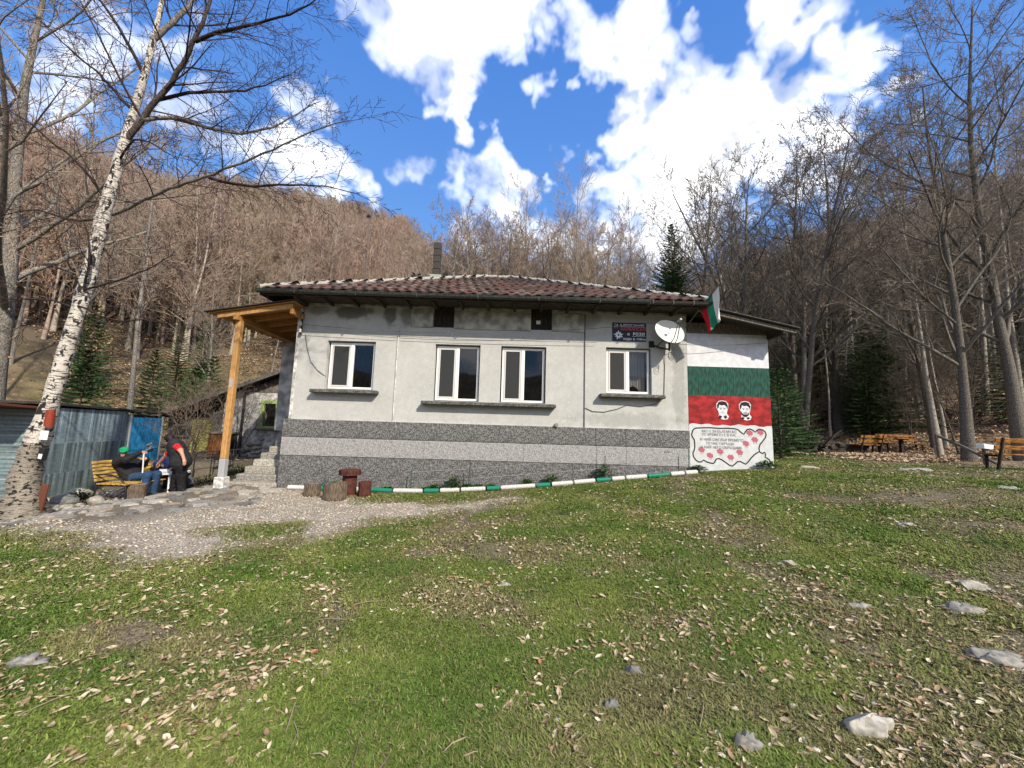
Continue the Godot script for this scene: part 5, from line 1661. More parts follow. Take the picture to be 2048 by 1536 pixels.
	for k in 6000:
		var az := rr.randf_range(-75.0, 78.0)
		var r := 14.0 + 52.0 * pow(rr.randf(), 0.8)
		var a := deg_to_rad(az)
		var p := Vector2(sin(a) * r, -8.0 - cos(a) * r)
		var where := "left" if az < -14.0 else ("mid" if az < 22.0 else "right")
		if where == "left" and (r < 16.0 or (az > -60.0 and r < 19.0)): continue
		if where == "mid" and (r < 17.0 or r > 46.0): continue
		if where == "right" and r < 24.5 - 4.0 * smoothstep(55.0, 70.0, az): continue
		var gap := {"left": 2.7, "mid": 1.5, "right": 1.75}[where] as float
		if where == "left" and az > -50.0 and r < 28.0: gap = 4.5
		var ok := true
		for q in taken:
			if q.distance_squared_to(p) < gap * gap: ok = false; break
		if not ok: continue
		var cap := {"left": 85, "mid": 125, "right": 125}[where] as int
		if wood[where].size() >= cap: continue
		taken.append(p)
		wood[where].append(p)
	for p in wood.left:
		var pick: Array = slim[rr.randi() % 4] if rr.randf() < 0.7 else wide[rr.randi() % 3]
		var s := rr.randf_range(0.6, 0.85)
		plant_tree("hillside_tree", "bare grey-brown beech among the trees climbing the left hillside", pick, P.call(p.x, p.y), rr.randf() * TAU, Vector3(s, s * rr.randf_range(0.9, 1.1), s), "trees climbing the left hillside")
	for p in wood.mid:
		var pick: Array = slim[rr.randi() % 4] if rr.randf() < 0.35 else wide[rr.randi() % 3]
		var h: float = 15.0 if pick in slim else 14.0
		var want: float = rr.randf_range(14.5, 18.0) + (p.y + 28.0) * -0.10 - ground_h(p.x, p.y)
		var s := clampf(want / h, 0.5, 1.25)
		plant_tree("woodland_tree", "bare beech with fanned twigs against the sky behind the lodge roof", pick, P.call(p.x, p.y), rr.randf() * TAU, Vector3(s, s, s), "trees behind the lodge roof")
	for p in wood.right:
		var pick: Array = pole[rr.randi() % 5] if rr.randf() < 0.9 else dark[rr.randi() % 3]
		var s := rr.randf_range(0.8, 1.15)
		plant_tree("slender_beech", "slender bare beech stem in the wood behind the picnic benches", pick, P.call(p.x, p.y), rr.randf() * TAU, Vector3(s, s * rr.randf_range(0.95, 1.15), s), "trees in the wood on the right")
	# --- young spruces under the trees
	var low := [[-13.8, -17.6, 1, 0.8], [-15.2, -18.4, 2, 1.0], [-16.5, -17.6, 1, 0.7], [-13.0, -21.0, 2, 1.0], [-10.2, -24.0, 1, 0.75], [-18.0, -20.5, 0, 0.5], [-17.3, -15.5, 2, 1.1], [-20.0, -18.0, 1, 0.9], [-12.0, -25.5, 1, 0.8], [-19.5, -24.0, 0, 0.5]]
	low.sort_custom(func(a, b): return a[0] / -a[1] < b[0] / -b[1])
	var nth := ["leftmost", "second from the left", "third from the left", "fourth from the left", "fifth from the left", "fifth from the right", "fourth from the right", "third from the right", "second from the right", "rightmost"]
	for k in low.size():
		var q: Array = low[k]
		plant_tree("young_spruce", "young green spruce on the bank above the sheds, " + nth[k], spr[q[2]], P.call(q[0], q[1]), rr.randf() * TAU, Vector3.ONE * q[3], "young spruces on the left bank")
	plant_tree("young_spruce", "dark bushy spruce hard against the right end of the annex", spr[1], P.call(9.6, -13.8), 1.0, Vector3(0.85, 0.66, 0.85))
	plant_tree("young_spruce", "second dark spruce behind the one at the annex corner", spr[1], P.call(11.6, -16.2), 2.0, Vector3(0.9, 0.8, 0.9))
	# bare undergrowth along the wood's edge
	var bush := []
	for k in 3: bush.append(tree_meshes(3, 4.2 + 0.8 * k, 0.035, 730 + k, Vector3.ZERO, {"stems": 3, "spread": 0.35, "n": [12, 7, 6], "c0": Color(0.16, 0.145, 0.125), "c1": Color(0.12, 0.10, 0.08)}))
	for k in 16:
		var az := deg_to_rad(rr.randf_range(33.0, 66.0)); var r := rr.randf_range(23.0, 33.0)
		var x := sin(az) * r; var z := -8.0 - cos(az) * r
		plant_tree("bare_sapling", "thin bare sapling in the undergrowth at the edge of the right-hand wood", bush[k % 3], P.call(x, z), rr.randf() * TAU, Vector3.ONE * rr.randf_range(0.8, 1.3), "saplings at the edge of the right-hand wood")
	for k in 40:
		var az := deg_to_rad(rr.randf_range(29.0, 66.0)); var r := rr.randf_range(26.5, 46.0)
		var x := sin(az) * r; var z := -8.0 - cos(az) * r
		plant_tree("young_spruce", "dark young spruce under the bare trees behind the picnic benches", spr[[0, 0, 1, 1, 2][rr.randi() % 5]], P.call(x, z), rr.randf() * TAU, Vector3.ONE * rr.randf_range(0.7, 1.2), "young spruces in the wood on the right")
	# --- the far woods: one mass
	for v in 3:
		var ms := tree_meshes(2, 10.5 + v, 0.11, 900 + v)
		var mesh := join_meshes(ms)
		var spots: Array[Transform3D] = []
		var cols := PackedColorArray()
		var far := RandomNumberGenerator.new(); far.seed = 60 + v
		for k in 9000:
			var az := far.randf_range(-108.0, 92.0)
			var r := 27.0 + 168.0 * pow(far.randf(), 0.7)
			if az > -12.0 and az < 22.0 and (r < 46.0 or far.randf() < 0.3): continue
			if az > 22.0 and (r > 110.0 or r < 44.0 or far.randf() < 0.55): continue
			if spots.size() >= 2600: break
			var a := deg_to_rad(az)
			var x := sin(a) * r; var z := -8.0 - cos(a) * r
			var s := far.randf_range(0.75, 1.15)
			spots.append(Transform3D(Basis(Vector3.UP, far.randf() * TAU).scaled(Vector3(s, s, s)), Vector3(x, ground_h(x, z), z)))
			var n := nz.get_noise_2d(x * 0.03, z * 0.03) + far.randf_range(-0.3, 0.3)
			var tone := Color(0.92, 0.95, 0.90) if az > 15.0 else Color.WHITE
			cols.append(tone * Color(1.0, 1.0, 1.0).lerp(Color(0.78, 0.86, 0.62), clampf(n * 1.6, 0, 1)).lerp(Color(1.0, 0.86, 0.80), clampf(-n * 1.6, 0, 1)))
		var mm := scatter("distant_wood", mesh, M.twig, spots, cols)
		mm.set_meta("label", ["bare russet wood covering the far hillside", "bare brown wood mixed over the far hillside", "bare greyish wood thinly over the far hillside"][v])
		mm.set_meta("category", "wood")

func join_meshes(ms: Array) -> ArrayMesh:
	var out := MB.new()
	for m in ms:
		var arr: Array = m.surface_get_arrays(0)
		var q := MB.new()
		q.v = arr[0]; q.n = arr[1]; q.c = arr[3]; q.uv = arr[4]; q.i = arr[12]
		out.add(q, Transform3D())
	return out.mesh()

func scatter(called: String, mesh: Mesh, m: Material, spots: Array[Transform3D], cols := PackedColorArray()) -> MultiMeshInstance3D:
	var mm := MultiMesh.new()
	mm.transform_format = MultiMesh.TRANSFORM_3D
	mm.use_colors = cols.size() > 0
	mm.mesh = mesh
	mm.instance_count = spots.size()
	for k in spots.size():
		mm.set_instance_transform(k, spots[k])
		if cols.size(): mm.set_instance_color(k, cols[k])
	var o := MultiMeshInstance3D.new()
	o.name = numbered(called)
	o.multimesh = mm
	o.material_override = m
	add_child(o)
	o.set_meta("kind", "stuff")
	return o

# ---------------------------------------------------------------- benches, tables, stumps
func build_furniture() -> void:
	slatted_bench()
	white_table()
	stumps()
	picnic_set()

func slatted_bench() -> void:
	var gy := ground_h(-9.2, -9.9)
	var b := thing("park_bench", "slatted yellow wooden bench with black iron arms by the metal shed", "bench", Vector3(-9.30, gy, -9.93))
	var L := 1.45
	for k in 6:
		var s := MB.new()
		s.box(Vector3(-0.26 + 0.115 * k, 0.40 - 0.012 * k * 0.0, 0), Vector3(0.095, 0.032, L), Basis(Vector3(0, 0, 1), 0.06 - 0.03 * k), 0.008)
		part("seat_slat", s, M.bench_yellow, b)
	for k in 6:
		var s := MB.new()
		var f := k / 5.0
		s.box(Vector3(-0.36 - 0.12 * f, 0.48 + 0.40 * f, 0), Vector3(0.03, 0.066, L), Basis(Vector3(0, 0, 1), 0.28), 0.007)
		part("back_slat", s, M.bench_yellow, b)
	for z in [-L / 2.0 + 0.05, L / 2.0 - 0.05]:
		var f := MB.new()
		var back := PackedVector3Array([Vector3(-0.525, 0.92, z), Vector3(-0.47, 0.74, z), Vector3(-0.41, 0.54, z), Vector3(-0.34, 0.38, z), Vector3(-0.36, 0.2, z), Vector3(-0.44, 0.0, z)])
		f.tube(back, PackedFloat32Array([0.018, 0.02, 0.02, 0.02, 0.02, 0.022]), 8, true)
		var arm := PackedVector3Array([Vector3(-0.44, 0.58, z), Vector3(-0.25, 0.62, z), Vector3(0.0, 0.60, z), Vector3(0.20, 0.52, z), Vector3(0.33, 0.38, z), Vector3(0.36, 0.2, z), Vector3(0.36, 0.0, z)])
		f.tube(arm, PackedFloat32Array([0.017, 0.018, 0.019, 0.019, 0.019, 0.019, 0.022]), 8, true)
		f.tube(PackedVector3Array([Vector3(-0.34, 0.375, z), Vector3(0.0, 0.36, z), Vector3(0.33, 0.37, z)]), PackedFloat32Array([0.017, 0.017, 0.017]), 8, true)
		f.tube(PackedVector3Array([Vector3(0.34, 0.24, z), Vector3(0.1, 0.1, z), Vector3(-0.1, 0.18, z), Vector3(-0.3, 0.34, z)]), PackedFloat32Array([0.012, 0.012, 0.012, 0.012]), 6)
		part("iron_frame", f, M.black_metal, b)
	var lg := sawn_log(0.19, 0.42, 31)
	var t := thing("log_block", "short sawn log block standing under the near end of the bench", "log", Vector3(-8.97, ground_h(-8.97, -9.55) - 0.06, -9.55))
	part("log", lg[0], M.stump_grey, t)
	part("sawn_face", lg[1], M.stump_top, t)

func sawn_log(r: float, h: float, seed_: int, tilt := 0.0) -> Array:
	var mb := MB.new(); var top := MB.new()
	var n := 18
	var off := seed_ * 3.7
	var rad := func(q: int, y: float) -> float:
		var a := TAU * (q % n) / n
		return r * (1.0 + 0.07 * nz.get_noise_3d(cos(a) * 1.2 + off, sin(a) * 1.2, y * 1.5) + 0.025 * sin(a * 7.0 + off))
	var pt := func(q: int, y: float) -> Vector3:
		var a := TAU * (q % n) / n
		return Vector3(cos(a) * rad.call(q, y), y + tilt * cos(a) * r * (y / h), sin(a) * rad.call(q, y))
	for k in 4:
		for q in n:
			var y0 := h * k / 4.0; var y1 := h * (k + 1) / 4.0 - (0.008 if k == 3 else 0.0)
			mb.quad(pt.call(q, y0), pt.call(q, y1), pt.call(q + 1, y1), pt.call(q + 1, y0))
	for q in n:
		var a: Vector3 = pt.call(q, h); var b: Vector3 = pt.call(q + 1, h)
		var c := Vector3(0, h, 0)
		var ai := c + (a - c) * 0.96; var bi := c + (b - c) * 0.96
		mb.quad(pt.call(q, h - 0.008), ai, bi, pt.call(q + 1, h - 0.008))
		top.tri(c, bi, ai)
	return [mb.mesh(), top.mesh()]

func stumps() -> void:
	var spec := [["log_stool", "short grey log stool nearest the steps", -4.42, -8.9, 0.17, 0.33, "stump_grey", 0.12, 11], ["log_stool", "big grey log stool in front of the red log table", -3.78, -8.62, 0.24, 0.40, "stump_grey", 0.22, 12], ["log_stool", "red-stained split log stool right of the log table", -3.30, -9.05, 0.14, 0.38, "stump_red", 0.1, 13]]
	for s in spec:
		var m := sawn_log(s[4], s[5], s[8], s[7])
		var t := thing(s[0], s[1], "stool", Vector3(s[2], ground_h(s[2], s[3]) - 0.05, s[3]), s[8], "log stools by the wall")
		part("log", m[0], M[s[6]], t)
		part("sawn_face", m[1], M.stump_top if s[6] == "stump_grey" else M.stump_red, t)
	var gx := -3.72; var gz := -9.2
	var tb := thing("log_table", "small table of a dark red log slab on a thick log leg", "table", Vector3(gx, ground_h(gx, gz) - 0.05, gz))
	var leg := sawn_log(0.16, 0.52, 21)
	part("leg", leg[0], M.stump_red, tb)
	var tp := sawn_log(0.24, 0.12, 22)
	part("slab", tp[0], M.stump_red, tb, Transform3D(Basis(), Vector3(0, 0.50, 0)))
	part("slab_top", tp[1], M.stump_red, tb, Transform3D(Basis(), Vector3(0, 0.50, 0)))

func white_table() -> void:
	var gy := ground_h(-9.1, -10.5)
	var t := thing("plastic_table", "low white plastic table between the seated people", "table", Vector3(-9.08, gy, -10.52))
	var top := MB.new()
	top.tube(PackedVector3Array([Vector3(0, 0.52, 0), Vector3(0, 0.53, 0), Vector3(0, 0.555, 0), Vector3(0, 0.565, 0)]), PackedFloat32Array([0.44, 0.455, 0.455, 0.445]), 28, true)
	part("table_top", top, M.plastic_white, t)
	for k in 4:
		var a := PI / 4.0 + k * PI / 2.0
		var lg := MB.new()
		lg.tube(PackedVector3Array([Vector3(cos(a) * 0.30, 0.525, sin(a) * 0.30), Vector3(cos(a) * 0.38, 0.0, sin(a) * 0.38)]), PackedFloat32Array([0.035, 0.022]), 8, true)
		part("leg", lg, M.plastic_white, t)
	var bt := thing("drink_bottle", "small pale bottle lying across the white table", "bottle", Vector3(-9.0, gy + 0.605, -10.30), 0.4)
	var bm := MB.new()
	bm.tube(PackedVector3Array([Vector3(-0.12, 0, 0), Vector3(-0.11, 0, 0), Vector3(0.05, 0, 0), Vector3(0.09, 0, 0), Vector3(0.12, 0, 0)]), PackedFloat32Array([0.03, 0.04, 0.04, 0.016, 0.016]), 12, true)
	part("bottle_body", bm, M.plastic_white, bt)
	var cp := MB.new()
	cp.rod(Vector3(0.12, 0, 0), Vector3(0.145, 0, 0), 0.019, 10)
	part("cap", cp, M.navy, bt)
	var bg := thing("black_bag", "black bag slumped on the white table under the bending person's hands", "bag", Vector3(-9.28, gy + 0.565, -10.42))
	var sd := sdf_mesh([[Vector3(-0.16, 0.06, 0), Vector3(0.14, 0.05, 0.02), 0.06, 0.05], [Vector3(-0.1, 0.09, 0.02), Vector3(0.05, 0.10, 0), 0.05, 0.035]], 0.014, 0.05)
	part("bag_body", sd, M.jacket_black, bg)
	var hl := MB.new()
	hl.tube(PackedVector3Array([Vector3(-0.1, 0.12, 0), Vector3(-0.06, 0.2, 0.01), Vector3(0.02, 0.2, 0.01), Vector3(0.05, 0.12, 0)]), PackedFloat32Array([0.009, 0.009, 0.009, 0.009]), 6)
	part("handle", hl, M.jacket_black, bg)

func bench_back(b: Node3D, L: float, dir: float) -> void:
	# planks run along x; dir +1: the back rest is on the far (-z) side
	for k in 3:
		var s := MB.new()
		s.box(Vector3(0, 0.45, (-0.14 + 0.145 * k) * dir), Vector3(L, 0.04, 0.13), Basis(), 0.008)
		part("seat_plank", s, M.bench_orange, b)
	for k in 2:
		var s := MB.new()
		s.box(Vector3(0, 0.64 + 0.21 * k, (-0.27 - 0.045 * k) * dir), Vector3(L, 0.13, 0.035), Basis(Vector3.RIGHT, -0.2 * dir), 0.008)
		part("back_plank", s, M.bench_orange, b)
	for x in [-L / 2.0 + 0.18, L / 2.0 - 0.18]:
		var l1 := MB.new()
		l1.bar(Vector3(x, -0.05, -0.12 * dir), Vector3(x, 0.93, -0.35 * dir), 0.07, 0.05, 0.008, Vector3.RIGHT)
		part("leg", l1, M.dark_leg, b)
		var l2 := MB.new()
		l2.bar(Vector3(x, -0.05, 0.16 * dir), Vector3(x, 0.43, 0.13 * dir), 0.07, 0.05, 0.008, Vector3.RIGHT)
		part("leg", l2, M.dark_leg, b)
		var l3 := MB.new()
		l3.bar(Vector3(x, 0.405, -0.20 * dir), Vector3(x, 0.405, 0.17 * dir), 0.06, 0.045, 0.006)
		part("seat_rail", l3, M.dark_leg, b)

func picnic_set() -> void:
	var b1 := thing("wooden_bench", "orange-brown plank bench on the left side of the far picnic table", "bench", Vector3(17.6, ground_h(17.6, -19.2), -19.2), 0.28, "picnic benches")
	bench_back(b1, 1.7, -1.0)
	var b2 := thing("wooden_bench", "orange-brown plank bench behind the right end of the far picnic table", "bench", Vector3(20.4, ground_h(20.4, -20.2), -20.2), -0.05, "picnic benches")
	bench_back(b2, 2.1, 1.0)
	var b3 := thing("wooden_bench", "near orange plank bench cut off by the right edge of the picture", "bench", Vector3(15.1, ground_h(15.1, -11.4), -11.4), -0.12, "picnic benches")
	bench_back(b3, 2.1, -1.0)
	var t := thing("picnic_table", "dark plank picnic table between the two far benches", "table", Vector3(19.1, ground_h(19.1, -19.5), -19.5), 0.1)
	for k in 4:
		var s := MB.new()
		s.box(Vector3(0, 0.80, -0.27 + 0.18 * k), Vector3(1.9, 0.045, 0.17), Basis(), 0.008)
		part("top_plank", s, M.bench_orange, t)
	for x in [-0.6, 0.6]:
		var s := MB.new()
		s.box(Vector3(x, 0.38, 0), Vector3(0.14, 0.82, 0.14), Basis(), 0.01)
		s.box(Vector3(x, 0.755, 0), Vector3(0.1, 0.045, 0.66), Basis(), 0.006)
		part("leg", s, M.dark_leg, t)

# ---------------------------------------------------------------- people
# tapered capsules joined with a smooth minimum and meshed as surface nets
func sdf_mesh(caps: Array, cell: float, k: float) -> MB:
	var lo := Vector3.ONE * 1e9; var hi := -lo
	for c in caps:
		var m: float = maxf(c[2], c[3]) + k * 0.6 + cell * 2.0
		for p in [c[0], c[1]]:
			lo = lo.min(p - Vector3.ONE * m); hi = hi.max(p + Vector3.ONE * m)
	var nx := int((hi.x - lo.x) / cell) + 3; var ny := int((hi.y - lo.y) / cell) + 3; var nzz := int((hi.z - lo.z) / cell) + 3
	var F := PackedFloat32Array()
	F.resize(nx * ny * nzz)
	F.fill(0.5)
	for c in caps:
		var a: Vector3 = c[0]; var b: Vector3 = c[1]; var ra: float = c[2]; var rb: float = c[3]
		var m := maxf(ra, rb) + k + cell * 2.0
		var p0 := (a.min(b) - Vector3.ONE * m - lo) / cell; var p1 := (a.max(b) + Vector3.ONE * m - lo) / cell
		var ba := b - a
		var bb := maxf(ba.dot(ba), 1e-9)
		for z in range(maxi(0, int(p0.z)), mini(nzz, int(p1.z) + 2)):
			for y in range(maxi(0, int(p0.y)), mini(ny, int(p1.y) + 2)):
				for x in range(maxi(0, int(p0.x)), mini(nx, int(p1.x) + 2)):
					var p := lo + Vector3(x, y, z) * cell - a
					var h := clampf(p.dot(ba) / bb, 0.0, 1.0)
					var d := (p - ba * h).length() - lerpf(ra, rb, h)
					var ix := x + nx * (y + ny * z)
					var e := F[ix]
					var q := maxf(k - absf(d - e), 0.0) / k
					F[ix] = minf(d, e) - q * q * k * 0.25
	var mb := MB.new()
	var idx := PackedInt32Array(); idx.resize(F.size()); idx.fill(-1)
	var sx := 1; var sy := nx; var sz := nx * ny
	var corner := [0, sx, sy, sx + sy, sz, sx + sz, sy + sz, sx + sy + sz]
	var cpos := [Vector3(0, 0, 0), Vector3(1, 0, 0), Vector3(0, 1, 0), Vector3(1, 1, 0), Vector3(0, 0, 1), Vector3(1, 0, 1), Vector3(0, 1, 1), Vector3(1, 1, 1)]
	var edges := [[0, 1], [2, 3], [4, 5], [6, 7], [0, 2], [1, 3], [4, 6], [5, 7], [0, 4], [1, 5], [2, 6], [3, 7]]
	for z in nzz - 1:
		for y in ny - 1:
			for x in nx - 1:
				var o := x + sy * y + sz * z
				var neg := 0
				for c in 8:
					if F[o + corner[c]] < 0.0: neg += 1
				if neg == 0 or neg == 8: continue
				var s := Vector3.ZERO; var cnt := 0
				for e in edges:
					var f0 := F[o + corner[e[0]]]; var f1 := F[o + corner[e[1]]]
					if (f0 < 0.0) == (f1 < 0.0): continue
					s += cpos[e[0]].lerp(cpos[e[1]], f0 / (f0 - f1)); cnt += 1
				idx[o] = mb.v.size()
				mb.v.append(lo + (Vector3(x, y, z) + s / cnt) * cell)
				var g := Vector3.ZERO
				for c in 8: g += (cpos[c] * 2.0 - Vector3.ONE) * F[o + corner[c]]
				mb.n.append(g.normalized()); mb.uv.append(Vector2.ZERO); mb.c.append(Color.WHITE)
	for z in range(1, nzz - 1):
		for y in range(1, ny - 1):
			for x in range(1, nx - 1):
				var o := x + sy * y + sz * z
				var f0 := F[o]
				for ax in 3:
					var st: int = [sx, sy, sz][ax]
					var f1 := F[o + st]
					if (f0 < 0.0) == (f1 < 0.0): continue
					var u: int = [sy, sz, sx][ax]; var w: int = [sz, sx, sy][ax]
					var q := [idx[o], idx[o - u], idx[o - u - w], idx[o - w]]
					if q.min() < 0: continue
					if f0 < 0.0: mb.i.append_array([q[0], q[2], q[1], q[0], q[3], q[2]])
					else: mb.i.append_array([q[0], q[1], q[2], q[0], q[2], q[3]])
	return mb

# cloth is never smooth: push the surface in and out along folds
func crumple(mb: MB, amp: float, freq: float) -> MB:
	for k in mb.v.size():
		var p := mb.v[k]
		mb.v[k] = p + mb.n[k] * amp * (nz2.get_noise_3d(p.x * freq, p.y * freq * 2.2, p.z * freq) * 1.6 + nz.get_noise_3d(p.x * freq * 2.4, p.y * freq * 2.4, p.z * freq * 2.4))
	# fresh normals for the folded surface
	var nn := PackedVector3Array(); nn.resize(mb.v.size())
	for k in range(0, mb.i.size(), 3):
		var f := (mb.v[mb.i[k + 2]] - mb.v[mb.i[k]]).cross(mb.v[mb.i[k + 1]] - mb.v[mb.i[k]])
		for q in 3: nn[mb.i[k + q]] += f
	for k in nn.size():
		var v := nn[k].normalized()
		mb.n[k] = v if v.dot(mb.n[k]) > 0.0 else -v
	return mb

func hand_caps(at: Vector3, dir: Vector3, palm: Vector3, curl: float, s := 0.9) -> Array:
	# dir: towards the fingers; palm: the way the palm faces; four fingers and a thumb, bent at the knuckles
	var side := dir.cross(palm).normalized()
	var out := [[at, at + dir * 0.07 * s, 0.026 * s, 0.030 * s], [at + side * 0.022 * s, at + dir * 0.075 * s + side * 0.026 * s, 0.020 * s, 0.018 * s], [at - side * 0.02 * s, at + dir * 0.07 * s - side * 0.024 * s, 0.02 * s, 0.018 * s]]
	for k in 4:
		var o := at + dir * 0.085 * s + side * (0.03 - 0.02 * k) * s
		var L: float = [0.036, 0.041, 0.038, 0.030][k] * s
		var d := dir
		for j in 3:
			d = (d * cos(curl) + palm * sin(curl)).normalized() if j == 0 else (d.rotated(side, 0.0) * cos(curl) + palm.slide(d).normalized() * sin(curl)).normalized()
			out.append([o, o + d * L * (1.0 - 0.2 * j), 0.0095 * s, 0.0085 * s])
			o += d * L * (1.0 - 0.2 * j)
	var t0 := at + side * 0.032 * s + dir * 0.02 * s
	var t1 := t0 + (side * 0.6 + dir * 0.7 + palm * 0.5).normalized() * 0.04 * s
	out.append([t0, t1, 0.014 * s, 0.011 * s])
	out.append([t1, t1 + (dir * 0.7 + palm * 0.7).normalized() * 0.03 * s, 0.011 * s, 0.009 * s])
	return out

func head_caps(c: Vector3, face: Vector3, up: Vector3, s := 0.92) -> Array:
	var r := face.cross(up).normalized()
	return [[c + up * 0.035 * s - face * 0.012 * s, c + up * 0.03 * s + face * 0.01 * s, 0.088 * s, 0.086 * s], [c - up * 0.01 * s + face * 0.03 * s, c - up * 0.075 * s + face * 0.05 * s, 0.062 * s, 0.042 * s],
		[c + up * 0.012 * s + face * 0.088 * s, c - up * 0.02 * s + face * 0.106 * s, 0.010 * s, 0.016 * s], [c + r * 0.083 * s + up * 0.015 * s, c + r * 0.085 * s - up * 0.02 * s, 0.016 * s, 0.011 * s], [c - r * 0.083 * s + up * 0.015 * s, c - r * 0.085 * s - up * 0.02 * s, 0.016 * s, 0.011 * s],
		[c - up * 0.052 * s + face * 0.078 * s + r * 0.018 * s, c - up * 0.052 * s + face * 0.078 * s - r * 0.018 * s, 0.012 * s, 0.012 * s], [c + up * 0.022 * s + face * 0.075 * s + r * 0.03 * s, c + up * 0.022 * s + face * 0.075 * s - r * 0.03 * s, 0.016 * s, 0.016 * s]]

func puff(caps: Array, by: float) -> Array:
	var out := []
	for c in caps: out.append([c[0], c[1], c[2] + by, c[3] + by])
	return out

func eyes_and_mouth(c: Vector3, face: Vector3, up: Vector3, parent: Node, o: Vector3, s := 0.92) -> void:
	var r := face.cross(up).normalized()
	var e := MB.new()
	for sd in [-1.0, 1.0]:
		var p: Vector3 = c - o + up * 0.012 * s + face * 0.086 * s + r * sd * 0.032 * s
		e.tube(PackedVector3Array([p - r * 0.012 * s, p, p + r * 0.012 * s]), PackedFloat32Array([0.003, 0.008, 0.003]), 8, true)
	part("eyes", e, M.black_paint, parent)
	var m := MB.new()
	var q := c - o - up * 0.052 * s + face * 0.089 * s
	m.tube(PackedVector3Array([q - r * 0.022 * s, q, q + r * 0.022 * s]), PackedFloat32Array([0.002, 0.005, 0.002]), 6, true)
	part("mouth", m, M.shirt_red, parent)

func rel(caps: Array, o: Vector3) -> Array:
	var out := []
	for c in caps: out.append([c[0] - o, c[1] - o, c[2], c[3]])
	return out

func shoe_caps(heel: Vector3, toe: Vector3) -> Array:
	return [[heel + Vector3(0, 0.045, 0), toe + Vector3(0, 0.036, 0), 0.043, 0.036], [heel + Vector3(0, 0.09, 0), heel.lerp(toe, 0.35) + Vector3(0, 0.06, 0), 0.042, 0.04]]

func build_people() -> void:
	seated_man()
	bending_person()
	far_sitter()

